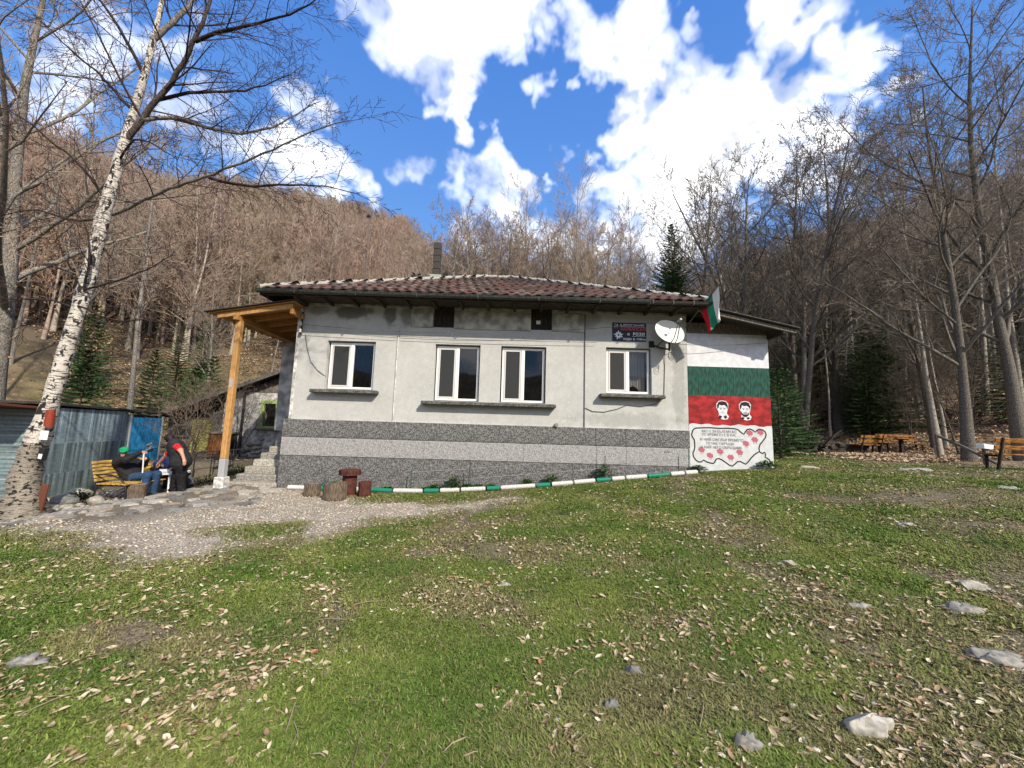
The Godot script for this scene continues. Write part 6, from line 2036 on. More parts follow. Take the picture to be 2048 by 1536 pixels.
func seated_man() -> void:
	var gy := ground_h(-9.0, -9.8)
	var o := Vector3(-9.5, gy, -9.85)
	var t := thing("person", "person in green cap and black jacket sitting on the slatted bench, holding a white stick", "person", o)
	var hip := Vector3(-9.42, gy + 0.50, -9.88)
	var chest := Vector3(-9.62, gy + 0.80, -9.86); var neck := Vector3(-9.66, gy + 0.96, -9.84); var head := Vector3(-9.66, gy + 1.075, -9.80)
	var sl := Vector3(-9.60, gy + 0.86, -9.64); var sr := Vector3(-9.68, gy + 0.86, -10.05)
	var el := Vector3(-9.30, gy + 0.93, -9.52); var hl := Vector3(-9.10, gy + 1.09, -9.62)
	var er := Vector3(-9.36, gy + 0.78, -10.05); var hr := Vector3(-9.12, gy + 0.93, -9.86)
	var kl := Vector3(-8.92, gy + 0.55, -9.72); var kr := Vector3(-8.95, gy + 0.55, -10.02)
	var al := Vector3(-8.93, gy + 0.10, -9.70); var ar := Vector3(-8.98, gy + 0.10, -10.02)
	var face := Vector3(0.55, -0.05, 0.83).normalized()
	var torso := [[hip, chest, 0.165, 0.165], [hip + Vector3(0, 0, 0.08), chest + Vector3(0, 0, 0.10), 0.13, 0.12], [hip - Vector3(0, 0, 0.08), chest - Vector3(0, 0, 0.10), 0.13, 0.12], [sl, sr, 0.085, 0.085], [chest, neck, 0.12, 0.065]]
	var armL := [[sl, el, 0.066, 0.052], [el, hl, 0.05, 0.038]]
	var armR := [[sr, er, 0.066, 0.052], [er, hr, 0.05, 0.038]]
	var legs := [[hip + Vector3(0, -0.03, 0.09), kl, 0.095, 0.068], [kl, al, 0.064, 0.048], [hip + Vector3(0, -0.03, -0.09), kr, 0.095, 0.068], [kr, ar, 0.064, 0.048]]
	var up := (Vector3.UP + face * 0.05).normalized()
	var body := sdf_mesh(rel(torso + armL + armR + legs + [[neck - Vector3(0, 0.03, 0), head, 0.058, 0.055]], o), 0.016, 0.05)
	body.add(sdf_mesh(rel(head_caps(head, face, up), o), 0.0075, 0.02), Transform3D())
	# both fists close round the stick
	var sd := Vector3(-0.10, 1.0, 0.0).normalized()
	body.add(sdf_mesh(rel(hand_caps(hl, Vector3(0.35, 0.15, -0.6).normalized(), Vector3(0.6, 0.0, -0.2).normalized(), 0.95), o), 0.005, 0.008), Transform3D())
	body.add(sdf_mesh(rel(hand_caps(hr, Vector3(0.4, 0.2, 0.7).normalized(), Vector3(-0.5, 0.0, 0.5).normalized(), 0.9), o), 0.005, 0.008), Transform3D())
	part("body", body, M.skin, t)
	part("jacket", crumple(sdf_mesh(rel(puff(torso + armL + armR, 0.022) + [[neck + Vector3(0, -0.01, 0), neck + Vector3(0, -0.045, 0), 0.082, 0.09]], o), 0.015, 0.06), 0.010, 9.0), M.jacket_black, t)
	part("jeans", crumple(sdf_mesh(rel(puff(legs, 0.016), o), 0.015, 0.04), 0.010, 9.0), M.jeans, t)
	part("shoes", sdf_mesh(rel(shoe_caps(Vector3(-8.97, gy, -9.71), Vector3(-8.76, gy, -9.62)) + shoe_caps(Vector3(-9.02, gy, -10.03), Vector3(-8.80, gy, -10.0)), o), 0.011, 0.02), M.shoe_grey, t)
	var capc := head + up * 0.055
	part("cap", sdf_mesh(rel([[capc - face * 0.012, capc + face * 0.012, 0.094, 0.092], [capc + face * 0.09 - up * 0.012, capc + face * 0.145 - up * 0.03, 0.030, 0.012], [capc + face * 0.09 + face.cross(up) * 0.04 - up * 0.014, capc + face * 0.13 + face.cross(up) * 0.03 - up * 0.03, 0.02, 0.01], [capc + face * 0.09 - face.cross(up) * 0.04 - up * 0.014, capc + face * 0.13 - face.cross(up) * 0.03 - up * 0.03, 0.02, 0.01]], o), 0.008, 0.02), M.cap_green, t)
	var gl := MB.new()
	var r := face.cross(up).normalized()
	for k in [-1.0, 1.0]:
		gl.box(head - o + up * 0.012 + face * 0.088 + r * 0.034 * k, Vector3(0.055, 0.038, 0.012), Basis(r, up, -face), 0.005)
		gl.bar(head - o + up * 0.018 + face * 0.085 + r * 0.064 * k, head - o + up * 0.02 - face * 0.0 + r * 0.088 * k, 0.006, 0.008)
	part("sunglasses", gl, M.black_metal, t)
	eyes_and_mouth(head, face, up, t, o)
	var st := thing("walking_stick", "white walking stick held upright by the seated person", "stick", Vector3(-9.06, gy + 0.42, -9.70))
	var sm := MB.new()
	sm.tube(PackedVector3Array([Vector3(0.05, 0, 0), Vector3(0.0, 0.66, 0.0)]), PackedFloat32Array([0.014, 0.015]), 10, true)
	part("shaft", sm, M.plastic_white, st)
	var sh := MB.new()
	sh.tube(PackedVector3Array([Vector3(0.0, 0.655, 0), Vector3(-0.004, 0.71, 0.0)]), PackedFloat32Array([0.02, 0.022]), 10, true)
	part("knob", sh, M.plastic_white, st)

func bending_person() -> void:
	var gy := ground_h(-8.2, -9.8)
	var o := Vector3(-8.22, gy, -9.8)
	var t := thing("person", "dark-haired person in black vest and red shirt bending over the white table", "person", o)
	var hip := Vector3(-8.18, gy + 0.80, -9.78); var chest := Vector3(-8.42, gy + 1.13, -9.85); var neck := Vector3(-8.58, gy + 1.24, -9.92); var head := Vector3(-8.72, gy + 1.28, -9.97)
	var sl := Vector3(-8.58, gy + 1.12, -10.06); var sr := Vector3(-8.33, gy + 1.20, -9.70)
	var el := Vector3(-8.86, gy + 0.90, -10.12); var hl := Vector3(-9.10, gy + 0.68, -10.20)
	var er := Vector3(-8.06, gy + 1.06, -9.58); var hr := Vector3(-7.90, gy + 0.86, -9.52)
	var face := Vector3(-0.75, -0.55, -0.35).normalized()
	var up := Vector3(-0.45, 0.85, -0.2).normalized(); up = (up - face * up.dot(face)).normalized()
	var fl := Vector3(-8.42, gy, -9.93); var fr := Vector3(-8.05, gy, -9.74)
	var torso := [[hip, chest, 0.155, 0.15], [hip + Vector3(0.02, 0, 0.07), chest + Vector3(0.05, 0.02, 0.09), 0.13, 0.115], [hip - Vector3(0.02, 0, 0.07), chest - Vector3(0.05, 0.02, 0.09), 0.13, 0.115], [sl, sr, 0.08, 0.08], [chest, neck, 0.11, 0.06]]
	var armL := [[sl, el, 0.062, 0.048], [el, hl, 0.045, 0.032]]
	var armR := [[sr, er, 0.062, 0.048], [er, hr, 0.045, 0.032]]
	var kL := Vector3(-8.32, gy + 0.43, -9.88); var kR := Vector3(-8.10, gy + 0.43, -9.74)
	var legs := [[hip + Vector3(-0.06, -0.05, -0.06), kL, 0.112, 0.078], [kL, fl + Vector3(0, 0.08, 0), 0.075, 0.06], [hip + Vector3(0.06, -0.05, 0.05), kR, 0.112, 0.078], [kR, fr + Vector3(0, 0.08, 0), 0.075, 0.06]]
	var body := sdf_mesh(rel(torso + armL + armR + legs + [[neck, head, 0.052, 0.05]], o), 0.016, 0.05)
	body.add(sdf_mesh(rel(head_caps(head, face, up), o), 0.0075, 0.02), Transform3D())
	body.add(sdf_mesh(rel(hand_caps(hl, Vector3(-0.7, -0.6, -0.3).normalized(), Vector3(-0.5, 0.6, 0.1).normalized() * -1.0, 0.45), o), 0.005, 0.008), Transform3D())
	body.add(sdf_mesh(rel(hand_caps(hr, Vector3(0.35, -0.93, 0.1).normalized(), Vector3(-0.8, -0.25, -0.3).normalized(), 0.3), o), 0.005, 0.008), Transform3D())
	part("body", body, M.skin, t)
	part("vest", crumple(sdf_mesh(rel(puff(torso, 0.034) + [[hip + Vector3(0.0, -0.06, 0.06), hip + Vector3(0, -0.06, -0.06), 0.17, 0.17]], o), 0.015, 0.06), 0.010, 9.0), M.vest_dark, t)
	part("sleeves", crumple(sdf_mesh(rel([[sl.lerp(el, 0.42), sl.lerp(el, 0.85), 0.070, 0.066], [sr.lerp(er, 0.38), sr.lerp(er, 0.80), 0.076, 0.070]], o), 0.013, 0.02), 0.010, 9.0), M.shirt_red, t)
	part("trousers", crumple(sdf_mesh(rel(puff(legs, 0.022), o), 0.015, 0.05), 0.010, 9.0), M.trousers_black, t)
	part("shoes", sdf_mesh(rel(shoe_caps(fl + Vector3(0.05, 0, 0.02), fl + Vector3(-0.14, 0, -0.06)) + shoe_caps(fr + Vector3(0.06, 0, 0.02), fr + Vector3(-0.12, 0, -0.02)), o), 0.011, 0.02), M.jacket_black, t)
	var hc := head + up * 0.035 - face * 0.03
	part("hair", sdf_mesh(rel([[hc, hc - face * 0.02, 0.10, 0.095], [hc - face * 0.04 - up * 0.02, hc - face * 0.05 - up * 0.09, 0.085, 0.06], [hc + face * 0.05 + up * 0.045, hc + face * 0.085 + up * 0.02, 0.05, 0.03]], o), 0.010, 0.03), M.hair_dark, t)
	eyes_and_mouth(head, face, up, t, o)

func far_sitter() -> void:
	var gy := ground_h(-9.5, -11.1)
	var o := Vector3(-9.5, gy, -11.1)
	var t := thing("person", "person in navy and grey trousers, half hidden behind the bending one, leg stretched out", "person", o)
	var hip := Vector3(-9.46, gy + 0.42, -11.1); var chest := Vector3(-9.50, gy + 0.74, -11.05); var neck := Vector3(-9.50, gy + 0.89, -11.0); var head := Vector3(-9.49, gy + 1.0, -10.96)
	var sl := Vector3(-9.30, gy + 0.80, -11.0); var sr := Vector3(-9.70, gy + 0.80, -11.06)
	var er := Vector3(-9.74, gy + 0.62, -10.85); var hr := Vector3(-9.52, gy + 0.62, -10.68)
	var el := Vector3(-9.22, gy + 0.58, -10.9); var hl := Vector3(-9.12, gy + 0.56, -10.70)
	var k1 := Vector3(-8.93, gy + 0.42, -10.90); var a1 := Vector3(-8.52, gy + 0.14, -10.62)
	var k2 := Vector3(-9.3, gy + 0.44, -10.68); var a2 := Vector3(-9.28, gy + 0.08, -10.72)
	var face := Vector3(0.3, -0.25, 0.9).normalized()
	var up := (Vector3.UP - face * face.y).normalized()
	var torso := [[hip, chest, 0.15, 0.15], [hip + Vector3(0.08, 0, 0), chest + Vector3(0.09, 0, 0), 0.12, 0.11], [hip - Vector3(0.08, 0, 0), chest - Vector3(0.09, 0, 0), 0.12, 0.11], [sl, sr, 0.08, 0.08], [chest, neck, 0.11, 0.06]]
	var arms := [[sl, el, 0.06, 0.048], [el, hl, 0.046, 0.034], [sr, er, 0.06, 0.048], [er, hr, 0.046, 0.034]]
	var legs := [[hip + Vector3(0.08, -0.02, 0.03), k1, 0.09, 0.066], [k1, a1, 0.062, 0.046], [hip + Vector3(-0.05, -0.02, 0.05), k2, 0.09, 0.066], [k2, a2, 0.062, 0.046]]
	var body := sdf_mesh(rel(torso + arms + legs + [[neck, head, 0.054, 0.05]], o), 0.017, 0.05)
	body.add(sdf_mesh(rel(head_caps(head, face, up), o), 0.008, 0.02), Transform3D())
	body.add(sdf_mesh(rel(hand_caps(hr, Vector3(0.5, -0.1, 0.8).normalized(), Vector3(0.2, -0.9, 0.2).normalized(), 0.4), o), 0.006, 0.008), Transform3D())
	body.add(sdf_mesh(rel(hand_caps(hl, Vector3(0.0, -0.1, 1.0).normalized(), Vector3(0.0, -1.0, 0.0), 0.3), o), 0.006, 0.008), Transform3D())
	part("body", body, M.skin, t)
	part("jacket", crumple(sdf_mesh(rel(puff(torso + arms, 0.02), o), 0.016, 0.05), 0.010, 9.0), M.navy, t)
	part("trousers", crumple(sdf_mesh(rel(puff(legs, 0.016), o), 0.016, 0.04), 0.010, 9.0), M.trousers_grey, t)
	part("shoes", sdf_mesh(rel([[a1 + Vector3(-0.02, -0.03, -0.02), a1 + Vector3(0.14, 0.02, 0.10), 0.05, 0.04], [a2 + Vector3(0, -0.03, 0), a2 + Vector3(0.05, -0.04, 0.16), 0.05, 0.04]], o), 0.012, 0.02), M.jacket_black, t)
	part("hair", sdf_mesh(rel([[head + up * 0.045 - face * 0.02, head + up * 0.04 - face * 0.035, 0.095, 0.092]], o), 0.01, 0.02), M.hair_dark, t)
	eyes_and_mouth(head, face, up, t, o)
	# a low log seat for this person
	var lg := sawn_log(0.2, 0.28, 77)
	var s := thing("log_stump", "low log stump under the half-hidden person", "log", Vector3(-9.47, gy - 0.02, -11.12))
	part("log", lg[0], M.stump_grey, s)
	part("sawn_face", lg[1], M.stump_top, s)

# ---------------------------------------------------------------- things on and around the lodge
func sag(a: Vector3, b: Vector3, drop: float, n := 14) -> PackedVector3Array:
	var out := PackedVector3Array()
	for k in n + 1:
		var f := float(k) / n
		out.append(a.lerp(b, f) - Vector3(0, drop * 4.0 * f * (1.0 - f), 0))
	return out

func wire(called: String, label: String, pts: PackedVector3Array, r: float, m: Material, group := "") -> void:
	var mb := MB.new()
	var rv := PackedFloat32Array(); rv.resize(pts.size()); rv.fill(r)
	mb.tube(pts, rv, 5)
	single(called, mb, m, label, "cable", Transform3D(), group)

func build_small_things() -> void:
	lodge_sign()
	satellite_dish()
	flag()
	wires()
	edging()
	odds_and_ends()
	lawn_rocks()

func lodge_sign() -> void:
	var s := thing("lodge_sign", "dark blue name board with white and red letters and an edelweiss over the curtained window", "sign", Vector3(3.075, 4.275, FZ + 0.012))
	var bd := MB.new()
	bd.box(Vector3.ZERO, Vector3(0.90, 0.50, 0.02), Basis(), 0.003)
	part("board", bd, M.sign_blue, s)
	var z := 0.012
	text_part("Т.Д. „В. ЛЕВСКИ“ КАРЛОВО", 0.070, M.sign_white, s, Vector3(0.0, 0.185, z), 0.003, true, 0.86)
	text_part("ХИЖА", 0.045, M.sign_red, s, Vector3(-0.35, 0.105, z), 0.003, true)
	text_part("БАЛКАНСКИ", 0.118, M.sign_red, s, Vector3(0.10, 0.078, z), 0.003, true, 0.95)
	text_part("РОЗИ", 0.118, M.sign_white, s, Vector3(0.25, -0.055, z), 0.003, true)
	text_part("НАДМ. В. 1100 м.", 0.078, M.sign_white, s, Vector3(0.14, -0.195, z), 0.003, true, 0.95)
	for q in [[0.0, 0.138, 0.84, 0.008], [0.25, -0.118, 0.36, 0.007]]:
		var ln := MB.new()
		ln.box(Vector3(q[0], q[1], z), Vector3(q[2], q[3], 0.003))
		part("rule_line", ln, M.sign_white, s)
	var fl := MB.new()
	for k in 9:
		var a := TAU * k / 9.0 + 0.2
		var d := Vector2(cos(a), sin(a)); var n := d.orthogonal()
		var L := 0.135 if k % 2 == 0 else 0.105
		fl.plate(PackedVector2Array([d * 0.025 + n * 0.008, d * L * 0.55 + n * 0.024, d * L, d * L * 0.55 - n * 0.024, d * 0.025 - n * 0.008]), Transform3D(Basis(), Vector3(-0.29, -0.09, z - 0.002)), 0.003)
	part("edelweiss", fl, M.sign_white, s)
	var yl := MB.new()
	yl.box(Vector3(-0.025, -0.065, z), Vector3(0.06, 0.06, 0.003), Basis(Vector3(0, 0, 1), 0.1))
	part("yellow_mark", yl, M.sign_yellow, s)

func satellite_dish() -> void:
	var d := thing("satellite_dish", "white oval satellite dish on a wall arm beside the name board", "satellite dish", Vector3(3.96, 4.20, -9.52))
	var face := Basis.from_euler(Vector3(-0.42, 0.16, 0.0))
	var bowl := MB.new()
	var rings := 7; var n := 36
	var pt := func(k: int, q: int, off: float) -> Vector3:
		var f := float(k) / rings; var a := TAU * (q % n) / n
		return face * Vector3(cos(a) * 0.385 * f, sin(a) * 0.36 * f, -0.085 * (1.0 - f * f) - off)
	for k in rings:
		for q in n:
			bowl.quad(pt.call(k, q, 0.0), pt.call(k + 1, q, 0.0), pt.call(k + 1, q + 1, 0.0), pt.call(k, q + 1, 0.0))
			bowl.quad(pt.call(k, q + 1, 0.006), pt.call(k + 1, q + 1, 0.006), pt.call(k + 1, q, 0.006), pt.call(k, q, 0.006))
	var rim := PackedVector3Array(); var rr := PackedFloat32Array()
	for q in n + 1:
		rim.append(pt.call(rings, q, 0.003)); rr.append(0.008)
	bowl.tube(rim, rr, 6)
	part("reflector", bowl, M.dish, d)
	var lnb := face * Vector3(0.085, 0.06, 0.36)
	for sx in [-0.05, 0.04]:
		var ar := MB.new()
		ar.tube(PackedVector3Array([face * Vector3(sx * 1.3, -0.36, 0.0), face * Vector3(sx + 0.02, -0.30, 0.12), lnb + face * Vector3(sx * 0.5, -0.02, -0.02)]), PackedFloat32Array([0.011, 0.011, 0.010]), 6, true)
		part("feed_arm", ar, M.black_metal, d)
	var lb := MB.new()
	lb.tube(PackedVector3Array([lnb + face * Vector3(0, 0.0, 0.06), lnb + face * Vector3(0, 0, 0.02), lnb + face * Vector3(0, 0, -0.05)]), PackedFloat32Array([0.03, 0.034, 0.045]), 12, true)
	part("feed_horn", lb, M.galvanised, d)
	var mt := MB.new()
	mt.tube(PackedVector3Array([face * Vector3(0, 0, -0.09), Vector3(0.06, -0.18, -0.20), Vector3(0.07, -0.46, -0.22)]), PackedFloat32Array([0.03, 0.024, 0.024]), 8, true)
	mt.tube(PackedVector3Array([Vector3(0.07, -0.42, -0.22), Vector3(-0.10, -0.36, -0.35), Vector3(-0.30, -0.24, -0.475)]), PackedFloat32Array([0.022, 0.022, 0.022]), 8, true)
	mt.tube(PackedVector3Array([face * Vector3(-0.1, -0.16, -0.07), Vector3(-0.18, -0.30, -0.40)]), PackedFloat32Array([0.012, 0.012]), 6, true)
	mt.box(Vector3(-0.30, -0.24, -0.472), Vector3(0.14, 0.18, 0.012), Basis(), 0.002)
	part("wall_arm", mt, M.black_metal, d)
	for k in 3:
		var cb := MB.new()
		var r := 0.07 + 0.025 * k
		var cp := PackedVector3Array(); var cr := PackedFloat32Array()
		for q in 19:
			var a := TAU * q / 18.0
			cp.append(Vector3(0.07 + r * 0.55 * sin(a), -0.52 - r * (1.0 - cos(a)) * 0.9 + 0.02, -0.2 + 0.03 * k)); cr.append(0.006)
		cb.tube(cp, cr, 5)
		part("cable_loop", cb, M.black_metal, d)
	var sp := MB.new()
	sp.rod(Vector3(0.02, 0.30, -0.30), Vector3(0.02, 0.47, -0.30), 0.02)
	part("mast_end", sp, M.galvanised, d)

func flag() -> void:
	var f := thing("flag", "white, green and red flag drooping from a short pole at the annex corner", "flag", Vector3(4.56, 4.46, -9.86))
	var tip := Vector3(0.33, 0.74, 0.98)
	var pm := MB.new()
	pm.tube(PackedVector3Array([Vector3(-0.02, -0.04, -0.06), tip]), PackedFloat32Array([0.016, 0.012]), 8, true)
	part("pole", pm, M.weathered_wood, f)
	# hoist along the pole; the fly hangs down in folds
	var n := 24; var m := 24
	var cloth := func(s: float, v: float) -> Vector3:
		var h := Vector3(0.012, 0, 0) + tip * lerpf(0.42, 0.98, s)
		var fold := sin(s * 9.0 + v * 2.0) * 0.06 * v + sin(s * 17.0 + 1.0) * 0.02 * v
		var side := Vector3(0.95, -0.1, -0.25).normalized()
		var down := Vector3(0.16 + 0.10 * s, -1.0, -0.10).normalized()
		# the folds draw the cloth together towards the fly
		var mid := tip * 0.70
		var g := h.lerp(mid + (h - mid) * 0.55, v * 0.9)
		return g + down * v * (0.72 + 0.05 * sin(s * 6.0)) + side * fold + Vector3(0, 0, 0.05 * cos(s * 12.0 + v * 3.0) * v)
	for b in 3:
		var mb := MB.new()
		for a in n / 3:
			for q in m:
				var s0 := (b * n / 3.0 + a) / n; var s1 := s0 + 1.0 / n
				var v0 := float(q) / m; var v1 := float(q + 1) / m
				var nv: Vector3 = (cloth.call(s1, v0) - cloth.call(s0, v0)).cross(cloth.call(s0, v1) - cloth.call(s0, v0)).normalized() * 0.002
				mb.quad(cloth.call(s0, v0) + nv, cloth.call(s1, v0) + nv, cloth.call(s1, v1) + nv, cloth.call(s0, v1) + nv)
				mb.quad(cloth.call(s0, v1) - nv, cloth.call(s1, v1) - nv, cloth.call(s1, v0) - nv, cloth.call(s0, v0) - nv)
		part("stripe", mb, [M.flag_red, M.flag_green, M.flag_white][b], f)

func wires() -> void:
	var rk := thing("insulator_rack", "upright iron rack of porcelain insulators on the corner above the first window", "insulators", Vector3(-5.60, 4.30, FZ + 0.03))
	var bar := MB.new()
	bar.box(Vector3(0, 0, 0.02), Vector3(0.03, 0.75, 0.02), Basis(), 0.003)
	part("iron_bar", bar, M.black_metal, rk)
	for k in 4:
		var y := 0.28 - 0.185 * k
		var im := MB.new()
		im.tube(PackedVector3Array([Vector3(0.0, y - 0.045, 0.08), Vector3(0, y - 0.03, 0.08), Vector3(0, y, 0.08), Vector3(0, y + 0.025, 0.08), Vector3(0, y + 0.05, 0.08)]), PackedFloat32Array([0.034, 0.042, 0.026, 0.036, 0.02]), 12, true)
		part("insulator", im, M.porcelain, rk)
		var pn := MB.new()
		pn.tube(PackedVector3Array([Vector3(0, y - 0.08, 0.02), Vector3(0, y - 0.09, 0.08), Vector3(0, y + 0.0, 0.08)]), PackedFloat32Array([0.008, 0.008, 0.008]), 6)
		part("pin", pn, M.black_metal, rk)
	var z := FZ + 0.11
	wire("service_cable", "thin cable from the insulator rack along the wall to the annex roof corner", sag(Vector3(-5.6, 4.20, z), Vector3(4.5, 4.60, FZ + 0.25), 0.30, 24), 0.006, M.cable, "cables strung along the front")
	wire("service_cable", "lower thin cable sagging along the wall above the windows", sag(Vector3(-5.6, 4.03, z), Vector3(2.2, 3.95, z - 0.02), 0.06, 20), 0.006, M.cable, "cables strung along the front")
	wire("service_cable", "cable running from the dish to the annex wall", sag(Vector3(4.05, 3.93, -9.75), Vector3(6.7, 4.08, -9.94), 0.05), 0.006, M.cable, "cables strung along the front")
	wire("loose_cable", "cable drooping down the wall between rack and first window", PackedVector3Array([Vector3(-5.5, 3.95, FZ + 0.03), Vector3(-5.42, 3.55, FZ + 0.012), Vector3(-5.30, 3.22, FZ + 0.012), Vector3(-5.10, 3.0, FZ + 0.012), Vector3(-4.93, 2.88, FZ + 0.012), Vector3(-4.88, 2.85, FZ - 0.02)]), 0.008, M.cable)
	wire("loose_cable", "cable looping under the right-hand sill", PackedVector3Array([Vector3(1.92, 2.22, FZ + 0.014), Vector3(2.1, 2.14, FZ + 0.014), Vector3(2.4, 2.13, FZ + 0.014), Vector3(2.75, 2.22, FZ + 0.014), Vector3(3.0, 2.33, FZ + 0.014), Vector3(3.35, 2.30, FZ + 0.014), Vector3(3.75, 2.38, FZ + 0.014), Vector3(3.97, 2.62, FZ + 0.014), Vector3(4.0, 3.4, FZ + 0.014), Vector3(4.0, 3.75, FZ + 0.05)]), 0.009, M.cable)

func edging() -> void:
	var spec := [[578, 632, 0], [633, 654, 1], [655, 700, 0], [701, 739, 0], [741, 786, 1], [788, 847, 0], [849, 879, 1], [881, 920, 0], [922, 972, 0], [974, 1000, 1], [1002, 1071, 0], [1073, 1101, 1], [1103, 1146, 0], [1148, 1191, 0], [1193, 1222, 1], [1224, 1250, 0], [1252, 1294, 0], [1296, 1339, 1], [1341, 1369, 0], [1371, 1396, 0]]
	var gi := 0; var wi := 0
	for q in spec:
		var x0: float = -0.22 + (q[0] - 1000) * 0.0122; var x1: float = -0.22 + (q[1] - 1000) * 0.0122
		var z0 := -9.62 + 0.02 * sin(x0 * 2.0); var z1 := -9.62 + 0.02 * sin(x1 * 2.0)
		var a := Vector3(x0 + 0.01, ground_h(x0, z0) + 0.055, z0); var b := Vector3(x1 - 0.01, ground_h(x1, z1) + 0.05, z1)
		var mb := MB.new()
		mb.tube(PackedVector3Array([a, a.lerp(b, 0.06), a.lerp(b, 0.94), b]), PackedFloat32Array([0.05, 0.058, 0.056, 0.048]), 12, true)
		if q[2] == 1: gi += 1
		else: wi += 1
		var col := "green" if q[2] == 1 else "white"
		var nth: String = ["first", "second", "third", "fourth", "fifth", "sixth", "seventh", "eighth", "ninth", "tenth", "eleventh", "twelfth", "thirteenth", "fourteenth", "fifteenth"][(gi if q[2] == 1 else wi) - 1]
		single("edging_pipe", mb, M.pipe_green if q[2] == 1 else M.pipe_white, "%s %s painted edging pipe along the plinth, counted from the steps" % [nth, col], "pipe", Transform3D(), "%s edging pipes along the plinth" % col)
	# thin stakes with two strands of wire
	var sx := [-4.55, -2.42, -1.0, 2.36, 4.45]
	var pts1 := PackedVector3Array(); var pts2 := PackedVector3Array()
	var names := ["thin dark stake beside the log stools", "thin green stake right of the red stool", "thin dark stake left of the middle of the flower bed", "thin dark stake behind the leafy clump on the right", "thin dark stake in front of the mural's lower corner"]
	for k in sx.size():
		var x: float = sx[k]
		var g := ground_h(x, -9.72)
		var h: float = [0.35, 0.55, 0.60, 0.62, 0.62][k]
		var mb := MB.new()
		mb.rod(Vector3(x, g - 0.1, -9.72), Vector3(x + 0.01, g + h, -9.72), 0.011, 6)
		single("garden_stake", mb, M.stake, names[k], "stake", Transform3D(), "stakes along the plinth")
		if k >= 1:
			pts1.append(Vector3(x, g + h - 0.06, -9.715)); pts2.append(Vector3(x, g + h - 0.30, -9.715))
	wire("fence_wire", "upper thin wire strung between the garden stakes", pts1, 0.003, M.galvanised)
	wire("fence_wire", "lower thin wire strung between the garden stakes", pts2, 0.003, M.galvanised)
	# plants of the flower bed
	var rr := RandomNumberGenerator.new(); rr.seed = 909
	var pl := [[-1.85, 0.10, 0.9], [-1.35, 0.24, 1.0], [-1.0, 0.10, 0.9], [-0.75, 0.08, 0.7], [-2.1, 0.06, 0.7], [-0.45, 0.08, 0.6], [0.45, 0.12, 0.8], [1.05, 0.16, 0.8], [2.35, 0.25, 1.0], [4.75, 0.10, 0.9], [6.5, 0.12, 1.1], [-4.3, 0.12, 0.6], [-3.0, 0.07, 0.6]]
	var nm := ["low leafy plant left in the flower bed", "tallest leafy clump left of the bed's middle", "low leafy plant right of the tall clump", "small sprig beside the low leafy plants", "small leafy tuft behind the first green pipe", "small tuft near the middle green pipe", "feathery seedling before the light plinth course", "feathery green seedling left of the second green pipe", "round glossy leafy clump over the right green pipe", "low weeds at the foot of the mural", "leafy weeds at the annex's right corner", "sprig behind the log stools", "tuft behind the red stool"]
	for k in pl.size():
		var p: Array = pl[k]
		var z := -9.74 if p[0] < 4.6 else -9.86
		var mb := MB.new()
		var n := int(260 * p[2])
		for q in n:
			var a := rr.randf() * TAU
			var rad: float = rr.randf() * 0.24 * p[2]
			var h: float = p[1] * 1.6 * sqrt(maxf(0.0, 1.0 - pow(rad / (0.25 * p[2]), 2.0))) * rr.randf_range(0.3, 1.0)
			var c := Vector3(cos(a) * rad, h + 0.015, sin(a) * rad * 0.5)
			var d := (Vector3(cos(a), rr.randf_range(0.1, 0.9), sin(a))).normalized()
			var sd := d.cross(Vector3.UP).normalized() * rr.randf_range(0.016, 0.028)
			var j := rr.randf_range(0.6, 1.3)
			mb.col = Color(0.065 * j, 0.145 * j, 0.03 * j)
			var L := rr.randf_range(0.05, 0.09)
			mb.quad(c, c + d * L * 0.5 + sd, c + d * L + Vector3(0, -0.012, 0), c + d * L * 0.5 - sd)
		for q in 6:
			mb.col = Color(0.07, 0.10, 0.03)
			var a := rr.randf() * TAU
			mb.tube(PackedVector3Array([Vector3(0, -0.02, 0), Vector3(cos(a) * 0.1 * p[2], p[1] * 1.2, sin(a) * 0.05)]), PackedFloat32Array([0.004, 0.002]), 4)
		var t := thing("bed_plant", nm[k], "plant", Vector3(p[0], ground_h(p[0], z), z), 0.0, "plants along the plinth")
		part("foliage", mb, M.grass, t)

